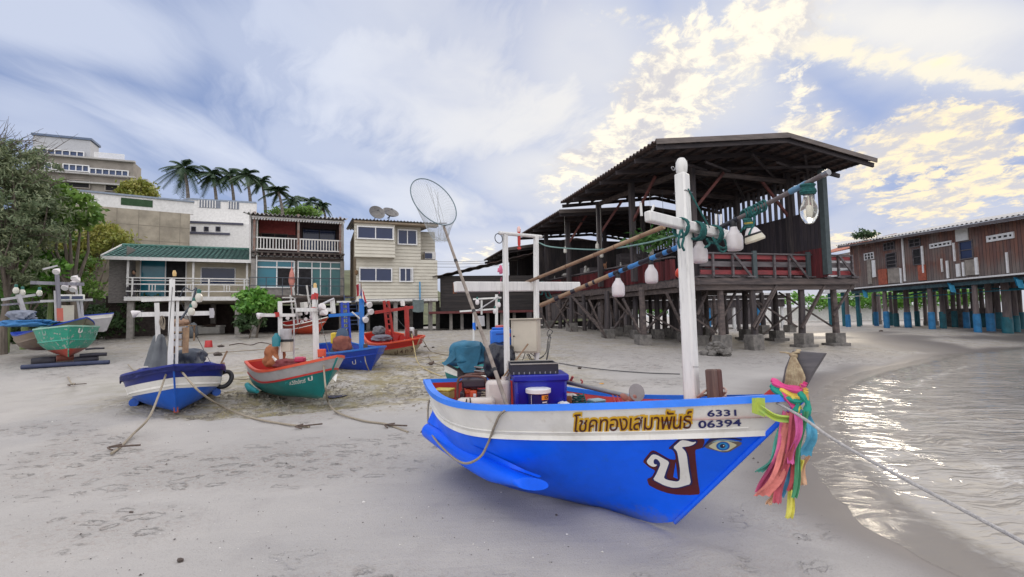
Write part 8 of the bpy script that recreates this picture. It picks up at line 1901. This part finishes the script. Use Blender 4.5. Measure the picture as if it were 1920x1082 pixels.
# 4: red boat with ladder
HR = Hull(x0=-5.12, y0=18.5, z0=.42, yaw=-.82, heel=.14, pit=-.07, L=3.15, B=.82, bt=.55, pm=.55, e=2.6, zs=.78, zm=.62, zb=.83, rb=.92, rz=.20, kf=2.45, kr=.1, v0=.2, v1=.5, zfl=.3)
def boat_red():
    h = HR; t, hl, bd = build_hull(h, 'fishing_boat', 'red topped boat with worn tan hull and a red ladder mast', P_tan, P_red, P_orange, P_red, m_rub=P_red)
    bv = bvh_of([hl, bd]); M_lt = mat('faded_letters', (.10, .05, .04)); text_decal(t, 'lettering', bv, 'ป 4 ก 7', [(740, 665), (776, 659), (776, 651), (740, 657)], M_lt, .008, bold=.02)
    G = rigf(h.fr, 1.1); H = rigf(h.fr, 2.3); RP = paint('ladder_red', (.35, .025, .02))
    for px0, px1 in ((720, 727), (728, 737)): b = MB(); p = G(px0, 564); q = G(px1, 630); d = (p-q)/(p.z-q.z); b.bar(p-d*(p.z-.4), p, .08, .07); t.part('ladder_side', b, RP)
    for k in range(6): b = MB(); b.bar(G(720+1.3*k, 568+10*k), G(729+1.5*k, 568+10*k), .05); t.part('rung', b, RP)
    b = MB(); b.bar(G(703, 586, .06), G(774, 576, .06), .07, .1); t.part('spar', b, RP)
    b = MB(); p = H(762, 574); q = H(764, 630); d = (p-q)/(p.z-q.z); b.bar(p-d*(p.z-.4), p, .12, .11); t.part('mast', b, RP)
    b = MB(); b.box(G(755, 569), (.16, .08, .17)); t.part('white_box', b, P_white)
    q = h.fr.W(*rigf(h.fr, .6)(711, 620)); mb = cloth(q, (.2, .16, .16), seed=1, fold=.15); solo('engine', mb, mat('engine_grey', (.13, .13, .14), rough=.6), 'grey engine in the stern of the red boat', 'engine', sharp=60)
    q = h.fr.W(*rigf(h.fr, 1.0)(716, 634)); mb = cloth(q, (.32, .22, .12), seed=6, fold=.15); solo('net_heap', mb, mat('grey_net', (.15, .15, .18), rough=.9), 'grey net heap in the stern of the red boat', 'net', sharp=60)
    q = h.fr.W(*rigf(h.fr, 2.2)(768, 623)); mb = MB(); mb.box(q, (.3, .3, .34)); solo('white_tub', mb, mat('milky_plastic', (.5, .5, .5), rough=.4), 'milky white tub behind the mast of the red boat', 'tub', bevel=.06)
    for px, py in ((771, 632), (780, 630)): b = MB(); b.bar(h.fr.hit(px, py, 1, 0), h.fr.hit(px, py, 1, 0)+V(.02, 0, .2), .07); t.part('bow_post', b, AN)
boat_red()
bw = HR.fr.W(*HR.fr.hit(772, 626, 1, -.1)); rope([bw, at(776, 650, bw.y-.3), gp(783, 680)+V(0, 0, .02), gp(800, 695)+V(0, 0, .02), gp(830, 708)+V(0, 0, .02)], .015, 'tan rope from the bow of the red boat down to the sand', m_=mat('yellow_rope', (.45, .36, .18), rough=.9))
rope([HR.fr.W(*HR.fr.hit(792, 636, 1, 0)), gp(806, 660)+V(0, 0, .05), gp(822, 664)+V(0, 0, .02), gp(846, 668)+V(0, 0, .02)], .014, 'rope from the red boat bow running right toward the foreground boat')
rope([gp(803, 668)+V(0, 0, .02), gp(812, 680)+V(0, 0, .02), gp(835, 688)+V(0, 0, .02)], .015, 'short loose rope end on the sand right of the red boat')

# 5: small red and white boat far back
HW = Hull(x0=-11.7, y0=26.2, z0=1.0, yaw=-.60, heel=.16, pit=.0, L=3.3, B=.9, bt=.6, pm=.45, e=2.1, zs=.72, zm=.60, zb=.85, rb=.92, rz=.20, kf=2.3, kr=.1, v0=.2, v1=.5, zfl=.3)
def boat_far():
    h = HW; t, hl, bd = build_hull(h, 'fishing_boat', 'small red hulled boat with white rails drawn up below the glass doors', P_orange, P_brick, P_white, P_red, m_rub=P_white)
    G = rigf(h.fr, 1.0); H = rigf(h.fr, 1.8)
    for px, a in ((544, 553), (549, 538)): b = MB(); p = G(px, a); b.bar(V(1., p.y, .5), p, .07); t.part('rear_post', b, W_post)
    for px, a in ((575, 535), (580, 560)): b = MB(); p = H(px, a); b.bar(V(1.8, p.y, .5), p, .06); t.part('fore_post', b, W_post)
    for (a, b_) in (((529, 558), (595, 558)), ((523, 566), (550, 566)), ((545, 578), (580, 580)), ((556, 552), (590, 557))): b = MB(); b.bar(G(*a), G(*b_), .06); t.part('spar', b, W_post)
    b = MB(); b.box(H(570, 572), (.35, .2, .28)); t.part('white_box', b, P_white); b = MB(); b.box(G(560, 589), (.5, .1, .14)); t.part('light_bar', b, P_white)
    labs = ['white lamp highest in the cluster on the small red boat', 'white lamp at the left of the cluster on the small red boat', 'white lamp centre of the cluster on the small red boat', 'white lamp lowest of the cluster on the small red boat', 'white lamp right of the cluster on the small red boat', 'white lamp by the posts of the small red boat']
    for i, (px, py) in enumerate(((575, 586), (567, 603), (574, 598), (569, 607), (584, 594), (540, 596))): flood('lantern', labs[i], h.fr.W(*H(px, py, .2)), 1.5, (.2, -.9, -.2), group='lamp cluster on the small red boat')
    q = h.fr.W(*H(577, 609)); mb = cloth(q, (.35, .2, .08), seed=3); solo('blue_sheet', mb, P_blue, 'bright blue sheet lying in the small red boat', 'sheet')
boat_far()
# 6: sea green boat on logs, bow on
HG = Hull(x0=0, y0=0, z0=0, yaw=-.82, heel=.03, pit=-.02, L=3.5, B=.80, bt=.75, pm=.5, e=2.7, zs=.92, zm=.85, zb=.98, rb=.86, rz=.40, kf=2.9, kr=.1, v0=.3, v1=.55, zfl=.4)
def boat_green():
    h = HG; g0 = gp(125, 690); yy = 15.3; p = at(128, 671, yy); M3 = eul(h.yaw, h.pit, h.heel, (0, 0, 0)).to_3x3(); d = M3 @ V(2.9, 0, 0); h.x0, h.y0, h.z0 = p.x-d.x, p.y-d.y, p.z-d.z; h.fr = Fr(eul(h.yaw, h.pit, h.heel, (h.x0, h.y0, h.z0)))
    t, hl, bd = build_hull(h, 'fishing_boat', 'sea green boat with red bottom propped on black logs, bow toward the camera', P_green, P_green, paint('pale_green_gunwale', (.25, .45, .36)), P_green, m_rub=paint('light_green_rail', (.05, .36, .26)), m_bot=P_brick, bot=1.42)
    bv = bvh_of([hl, bd]); text_decal(t, 'lettering', bv, 'ป', [(145, 624), (154, 624), (156, 612), (149, 612)], P_white, .008, bold=.03); text_decal(t, 'lettering', bv, '. 4 8', [(158, 624), (182, 629), (182, 620), (158, 615)], paint('faint_white', (.3, .45, .4)), .008); text_decal(t, 'lettering', bv, 'ป', [(81, 630), (88, 628), (84, 616), (78, 618)], paint('faint_white', (.3, .45, .4)), .008)
    H = rigf(h.fr, 2.4); G = rigf(h.fr, 1.1)
    b = MB(); b.bar(H(112, 600), H(107, 515), .12, .11); m_ = t.part('mast', b, wood('grey_mast', (.25, .25, .28), (.14, .13, .16), axis='z')); b = MB(); b.bar(H(113, 602), H(112, 578), .15, .15); t.part('red_band', b, paint('pink_red_band', (.45, .10, .07)), parent=m_)
    b = MB(); b.bar(H(105, 602), H(103, 545), .06); t.part('prop_post', b, P_grey)
    b = MB(); b.bar(H(57, 530), H(158, 533), .08, .1); t.part('spar', b, wood('grey_mast', (.25, .25, .28), (.14, .13, .16)))
    b = MB(); b.bar(G(75, 565), G(174, 562), .06, .08); t.part('rear_spar', b, P_grey)
    for px0, px1 in ((148, 142), (153, 150)): b = MB(); b.bar(G(px0+3, 604), G(px1, 535), .07); t.part('rear_post', b, P_grey)
    b = MB(); b.bar(H(80, 505), H(108, 498), .05, .05); t.part('top_spar', b, P_grey)
    for i, (px, py) in enumerate(((120, 558), (145, 558))): b = MB(); b.box(G(px, py, .2), (.12, .38, .2)); q = t.part('flood_case', b, P_white, bevel=.02); b = MB(); b.box(G(px, py, .27), (.02, .28, .1)); t.part('glass', b, MATS['navy_glass'], parent=q)
    for i, (px, py) in enumerate(((142, 520), (140, 530), (146, 524), (139, 540), (124, 537), (108, 507))): flood('lantern', ['white lamp highest in the bunch on the green boat', 'white lamp second highest in the bunch on the green boat', 'white lamp on the outer side of the bunch on the green boat', 'lowest white lamp in the bunch on the green boat', 'white lamp on a short stand behind the green boat mast', 'red and white lamp on the masthead of the green boat'][i], h.fr.W(*G(px, py, .3)), 1.7, (.2, -.7, -.5), group='lamps on the green boat')
    b = MB(); b.box(G(126, 588), (.2, .35, .55)); t.part('beige_box', b, MATS['cabinet_beige'], bevel=.01)
    # logs and blocks under the boat
    M_log = mat('black_log', (.02, .018, .03), rough=.6, var=.4)
    labs = ['long bluish black log farthest forward under the green boat', 'thick black log left under the green boat', 'black log right under the green boat', 'short reddish wood block directly below the keel', 'pale log between the black ones under the keel', 'thin black pole sticking out right of the green boat', 'dark pole end lower right under the green boat']
    for i, (a, b_, r, m2) in enumerate((((40, 693), (205, 683), .07, mat('bluish_log', (.03, .04, .09), rough=.6)), ((60, 680), (105, 676), .14, M_log), ((140, 677), (184, 672), .13, M_log), ((106, 672), (138, 670), .10, mat('red_block', (.2, .06, .04))), ((95, 684), (150, 680), .09, mat('pale_log', (.2, .17, .14))), ((150, 667), (200, 664), .06, M_log), ((160, 655), (196, 653), .03, M_log))):
        pa, pb = gp(*a)+V(0, 0, r), gp(*b_)+V(0, 0, r)
        if i in (1, 2, 3, 5, 6): pa = at(a[0], a[1], h.fr.W(2.5, 0, 0).y); pb = at(b_[0], b_[1], h.fr.W(2.5, 0, 0).y+.3)
        mb = MB(); mb.tube([pa, pa.lerp(pb, .5)+V(0, 0, .01), pb], [r, r*1.05, r*.95], 10); solo('log', mb, m2, labs[i], 'log', group='logs under the green boat', loc=tuple(pa))
boat_green()
bw = HG.fr.W(*HG.fr.hit(107, 612, 1, -.02)); rope([bw, at(110, 640, bw.y-.3), at(118, 680, bw.y-1.), gp(128, 712)+V(0, 0, .05), gp(140, 722)+V(0, 0, .02)], .017, 'rope falling from the bow of the green boat to an anchor'); anchor(144, 724, 'small anchor in the sand in front of the green boat', .2)
# 7: old brown boat at the far left
HO = Hull(x0=-17.6, y0=18.2, z0=.72, yaw=-.45, heel=.08, pit=.06, L=3.9, B=.9, bt=.6, pm=.5, e=2.2, zs=.75, zm=.6, zb=.95, rb=.9, rz=.22, kf=3.0, kr=.1, v0=.2, v1=.5, zfl=.3)
def boat_old():
    h = HO; t, hl, bd = build_hull(h, 'fishing_boat', 'old brown planked boat with blue cover partly behind the green boat', paint('old_brown_paint', (.16, .11, .08), dirt=.8), paint('old_tan_paint', (.24, .18, .13), dirt=.8), P_cobalt, P_cobalt, m_bot=paint('dark_red_bottom', (.09, .02, .025)), bot=1.5)
    H = rigf(h.fr, 2.6)
    b = MB(); p, q = H(34, 552), H(52, 606); b.bar(q, p, .12, .1); t.part('mast', b, P_grey); b = MB(); b.bar(H(3, 562), H(66, 553), .07, .08); t.part('spar', b, P_grey); b = MB(); b.bar(H(3, 572), H(100, 564), .05, .06); t.part('lower_spar', b, MATS['grey_mast'])
    mb = cloth(h.fr.W(*H(48, 606)), (.7, .3, .12), seed=4, fold=.2); solo('blue_cover', mb, mat('washed_blue_cover', (.03, .16, .38), rough=.7), 'washed blue cover on the old brown boat', 'cover', sharp=60)
    mb = cloth(h.fr.W(*H(41, 592)), (.3, .2, .18), seed=14, fold=.3); solo('net_bundle', mb, mat('pale_net_bundle', (.22, .24, .30), rough=.9), 'pale tangled net bundle on the old brown boat', 'net', sharp=60)
    for i, (px, py) in enumerate(((30, 543), (42, 547), (74, 548))): glassb(['bulb left on the old boat mast', 'bulb right on the old boat mast', 'small bulb hanging between the old and the green boat'][i], h.fr.W(*H(px, py)), 1.6, group='bulbs on the old brown boat')
boat_old()
# 8: pale skiff behind the green boat, stored beneath the trees
mb = MB(); a = at(165, 612, 21.5)
HK = Hull(x0=a.x-.9, y0=a.y+.2, z0=a.z-.25, yaw=.1, heel=0, pit=0, L=1.7, B=.4, bt=.8, pm=.4, e=2.4, zs=.72, zm=.7, zb=.8, rb=.9, rz=.15, kf=1.4, kr=.05, zfl=.3)
build_hull(HK, 'skiff', 'pale grey skiff stored behind the green boat under the trees', P_grey, P_white, P_cobalt, P_grey)
# 9: boat mostly hidden behind the engine cover of the foreground boat
HH = Hull(x0=-1.15, y0=12.6, z0=gz(-.9, 12)+.02, yaw=-.6, heel=.05, pit=0, L=1.9, B=.45, bt=.6, pm=.5, e=2.2, zs=.5, zm=.42, zb=.55, rb=.9, rz=.15, kf=1.5, kr=.05, zfl=.15)
def boat_hidden():
    h = HH; p = at(905, 662, 10.6); h.x0, h.y0 = p.x-.7, p.y+.5; h.z0 = gz(p.x, p.y)+.03; h.fr = Fr(eul(h.yaw, h.pit, h.heel, (h.x0, h.y0, h.z0)))
    t, hl, bd = build_hull(h, 'fishing_boat', 'small teal boat with white frame half hidden behind the foreground boat', P_teal, P_white, P_teal, P_teal)
    H = lambda px, py, dx=0.: h.fr.inv @ at(px, py, 10.75+dx); W2 = W_post
    for px0, a, b_ in ((888, 585, 660), (931, 552, 660), (903, 563, 590)): b = MB(); b.bar(H(px0, b_), H(px0, a), .045 if px0 > 930 else .03); t.part('frame_post', b, W2)
    for (a, b_) in (((887, 561), (940, 558)), ((862, 584), (934, 579)), ): b = MB(); b.bar(H(*a), H(*b_), .035); t.part('frame_rail', b, W2)
    b = MB(); b.tube([H(894, 583, -.05), H(936, 556, -.05)], .014, 6); t.part('boom', b, P_grey); b = MB(); b.box(H(900, 602), (.14, .14, .22)); t.part('pale_box', b, P_grey); b = MB(); b.box(H(889, 612), (.04, .05, .16)); t.part('blue_strap', b, P_lblue)
    for i, (px, py) in enumerate(((935, 570), (928, 582), (895, 565))): glassb(['white bulb right on the hidden boat frame', 'greenish bulb low on the hidden boat frame', 'small white bulb left on the hidden boat frame'][i], h.fr.W(*H(px, py)), .9, group='bulbs on the hidden boat', m_=LED)
    b = MB(); b.tube([H(940, 520), H(936, 550)], .006, 5); b.blob(H(938, 506), (.05, .05, .09), amp=.4); t.part('pink_marker', b, mat('pink_cloth', (.55, .12, .22)))
boat_hidden()

# clutter: stays, coils, cans on the small boats
def clutter():
    for h, mt, nm in ((HB, (324, 530, 2.0), 'blue striped'), (HT, (590, 548, 2.35), 'teal'), (HR, (722, 566, 1.1), 'red')):
        top = h.fr.W(*h.fr.hit(mt[0], mt[1], 0, mt[2])); ends = [(h.fr.W(*h.pt(.98, 0)), 'from mast to bow'), (h.fr.W(*h.pt(.05, 0, 1)), 'from mast to stern')]
        for e, l in ends:
            mid = top.lerp(e, .5)-V(0, 0, .07); mb = MB(); mb.tube(catm([top, mid, e], 6), .006, 4); solo('stay_line', mb, MATS['grey_cable'], 'thin stay line of the %s boat running %s' % (nm, l), 'line', loc=tuple(top))
    for h, nm in ((HT, 'teal'), (HC, 'cobalt'), (HR, 'red'), (HB, 'blue striped'), (HW, 'small far red')):
        for k, (u, m_, l) in enumerate(((.72, ROPE, 'tan rope coil in the fore part of the %s boat'), (.86, ROPE_G, 'green rope coil near the bow of the %s boat'))):
            q = V(h.X(u, h.zg(u)), .1*(-1)**k, h.zg(u)-.06); rnd = random.Random(k+len(nm)); mb = MB(); pts = [h.fr.W(q.x+(.13-.001*i)*math.cos(i*.55), q.y+(.13-.001*i)*math.sin(i*.55), q.z+.0015*i+rnd.uniform(-.012, .012)) for i in range(46)]; mb.tube(pts, .012, 5); solo('rope_coil', mb, m_, l % nm, 'rope', loc=tuple(pts[0]))
clutter()
# ------------------------------------------------------------------ odds and ends on the beach
def beach_bits():
    p = gp(391, 651); mb = MB(); mb.lathe([(.15, .0), (.12, .26), (.115, .27)], at=p, n=20); solo('bucket', mb, mat('red_bucket', (.45, .03, .03), rough=.5), 'red plastic bucket upside down on the sand', 'bucket', loc=tuple(p))
    rk = [((414, 651), .11, 'dark stone just right of the red bucket'), ((408, 667), .14, 'larger dark stone on the tide line below the red bucket'), ((1087, 691), .05, 'small dark lump on the sand behind the propeller shaft'), ((797, 651), .06, 'dark stone right of the red boat near its bow'), ((812, 652), .05, 'smaller dark stone farther right of the red boat'), ((1652, 622), .1, 'dark lump on wet sand in front of the blue piles'), ((793, 811), .035, 'brown stone at the stern sponson of the foreground boat'), ((246, 962), .018, 'tiny dark pebble on the open sand at lower left'), ((338, 1052), .022, 'tiny dark pebble near the bottom edge of the sand')]
    for (px, py), s, l in rk: q = gp(px, py); mb = MB(); mb.blob(q+V(0, 0, s*.3), (s, s*.8, s*.6), amp=.3, n=12, seed=px); solo('stone', mb, mat('dark_stone', (.09, .07, .06), rough=.9, var=.4), l, 'stone', loc=tuple(q), group='stones on the sand')
    # washed-up rope and weed line
    rope([gp(x, y)+V(0, 0, .02) for x, y in ((430, 648), (450, 645), (470, 648), (490, 643), (520, 650))], .02, 'dark rope tangle lying on the sand behind the teal boat', m_=AN); rope([gp(x, y)+V(0, 0, .02) for x, y in ((380, 664), (440, 660), (500, 656), (560, 655))], .014, 'thin rope stretched across the sand above the teal boat')
    rope([gp(240, 686)+V(0, 0, .04), gp(252, 697)+V(0, 0, .03), gp(262, 705)+V(0, 0, .2)], .015, 'rope leading left from the striped blue boat'); rope([gp(438, 712)+V(0, 0, .02), gp(460, 713)+V(0, 0, .03), gp(482, 711)+V(0, 0, .06)], .012, 'thin rope between the tyre and the teal boat')
    rope([gp(1035, 680)+V(0, 0, .02), gp(1110, 692)+V(0, 0, .02), gp(1200, 700)+V(0, 0, .02), gp(1275, 703)+V(0, 0, .02)], .012, 'dark mooring line lying on the sand under the pavilion', m_=mat('grey_cable', (.06, .06, .06)))
    # blue chairs under the green roofed house
    for k, (px, py, l) in enumerate(((244, 630, 'blue slatted chair by the concrete post under the cream house'), (283, 630, 'second blue chair, nearer the striped boat mast'))):
        q = gp(px, py); q.z = gz(q.x, q.y); t = Thing('beach_chair', l, 'chair', M=Matrix.Translation(q) @ Matrix.Rotation(R(200), 4, 'Z'), group='blue beach chairs'); MC = mat('chair_blue', (.02, .07, .28), rough=.6); b = MB(); b.box((0, 0, .3), (.55, .5, .04)); t.part('seat', b, MC); b = MB(); b.box((0, -.3, .5), (.55, .05, .45), rot=Matrix.Rotation(R(15), 3, 'X')); t.part('backrest', b, MC)
        for i in (-1, 1):
            for j in (-1, 1): b = MB(); b.box((.25*i, .2*j, .14), (.04, .04, .3)); t.part('leg', b, AN)
            b = MB(); b.box((.28*i, 0, .45), (.05, .5, .03)); t.part('armrest', b, AN)
    # white styrofoam tub, table with barrel
    q = gp(396, 626); t = Thing('fish_tub', 'long white foam tub with a brown mat on top under the cream house', 'tub', loc=q); b = MB(); b.box((0, 0, .2), (1.25, .6, .4)); t.part('tub_wall', b, P_white, bevel=.05); b = MB(); 
    for s in (-1, 1): b.box((.55*s, 0, .44), (.25, .62, .1))
    t.part('tub_lip', b, P_white, bevel=.03); b = MB(); b.blob((0, 0, .48), (.4, .26, .1), amp=.2); t.part('mat_roll', b, AN)
    q = gp(352, 634); t = Thing('blue_barrel', 'blue barrel with grey sheet beside a yellow wooden frame', 'barrel', loc=q); b = MB(); b.lathe([(.22, 0), (.25, .3), (.22, .62)], n=16); t.part('barrel_wall', b, mat('barrel_blue', (.02, .14, .30), rough=.5)); b = MB(); b.blob((.28, -.1, .35), (.24, .2, .38), amp=.2); t.part('grey_sheet', b, MATS['grey_oilskin'])
    q = gp(342, 640); t = Thing('trestle_table', 'low trestle table piled with orange net beside the blue barrel', 'table', loc=q); b = MB(); b.box((0, 0, .7), (.9, .5, .05)); t.part('tabletop', b, W_bamboo)
    for i in (-1, 1):
        for j in (-1, 1): b = MB(); b.box((.4*i, .2*j, .34), (.05, .05, .68)); t.part('leg', b, W_bamboo)
    b = MB(); b.blob((-.05, 0, .86), (.36, .22, .17), amp=.35, fr=3); t.part('net_pile', b, mat('tan_net_pile', (.35, .22, .15), rough=.95))
    mb = MB(); q = gp(192, 628); mb.box(q+V(0, .3, .75), (1.3, .12, 1.6)); solo('plank_door', mb, wood('red_brown_door', (.10, .035, .02), (.05, .02, .015), axis='z', gap=('x', .2)), 'red brown plank door leaning under the left end of the cream house', 'door')
    # hanging wash under the weatherboard house
    q = at(784, 572, 24.8); mb = MB(); mb.slab(lambda u, v: q+V(-.28+.56*u, .03*math.sin(u*9), .3-.62*v-.05*math.sin(u*3)), 10, 8, (0, .01, 0)); solo('hanging_cloth', mb, mat('green_grey_cloth', (.12, .15, .15), rough=.9), 'grey green cloth hanging below the blue post of the cream house', 'cloth'); mb = MB(); mb.tube([q+V(-3, 0, .32), q+V(1.2, 0, .36)], .012, 5); solo('washing_line', mb, BLK, 'washing line under the weatherboard house', 'line')
    # power lines and steel mast far behind
    for k, py in enumerate((490, 494, 500)): mb = MB(); mb.tube(catm([at(700, py-1, 80), at(850, py+1, 80), at(950, py-2, 80), at(1100, py-5, 82)], 6), .03, 4); solo('power_line', mb, BLK, ['topmost power line far behind the wooden hut', 'middle power line far behind the wooden hut', 'lowest power line far behind the wooden hut'][k], 'cable', group='power lines')
    # bicycle wheel-like rack, small bird
    q = gp(808, 685); mb = MB(); mb.blob(q+V(0, 0, .05), (.08, .04, .045), amp=.1); mb.blob(q+V(.07, 0, .1), (.025, .02, .025)); mb.tube([q+V(-.06, 0, .05), q+V(-.14, 0, .03)], [.02, .005], 5); mb.tube([q+V(0, .01, .02), q+V(0, .01, -.01)], .004, 4); mb.tube([q+V(.02, -.01, .02), q+V(.02, -.01, -.01)], .004, 4); solo('bird', mb, AN, 'small dark bird standing on the sand right of the red boat', 'bird', loc=tuple(q))
    q = gp(1068, 700); 
    q = gp(1128, 720); mb = MB(); mb.blob(q+V(0, 0, .01), (.05, .04, .012), amp=.3); solo('fallen_leaf', mb, mat('orange_leaf', (.6, .3, .05)), 'small orange leaf on the sand behind the propeller shaft', 'leaf', loc=tuple(q))
    # drums under the pavilion edge
    # concrete edge under the houses
    mb = MB(); a, b = at(215, 632, 23), at(660, 618, 25.5)
beach_bits()
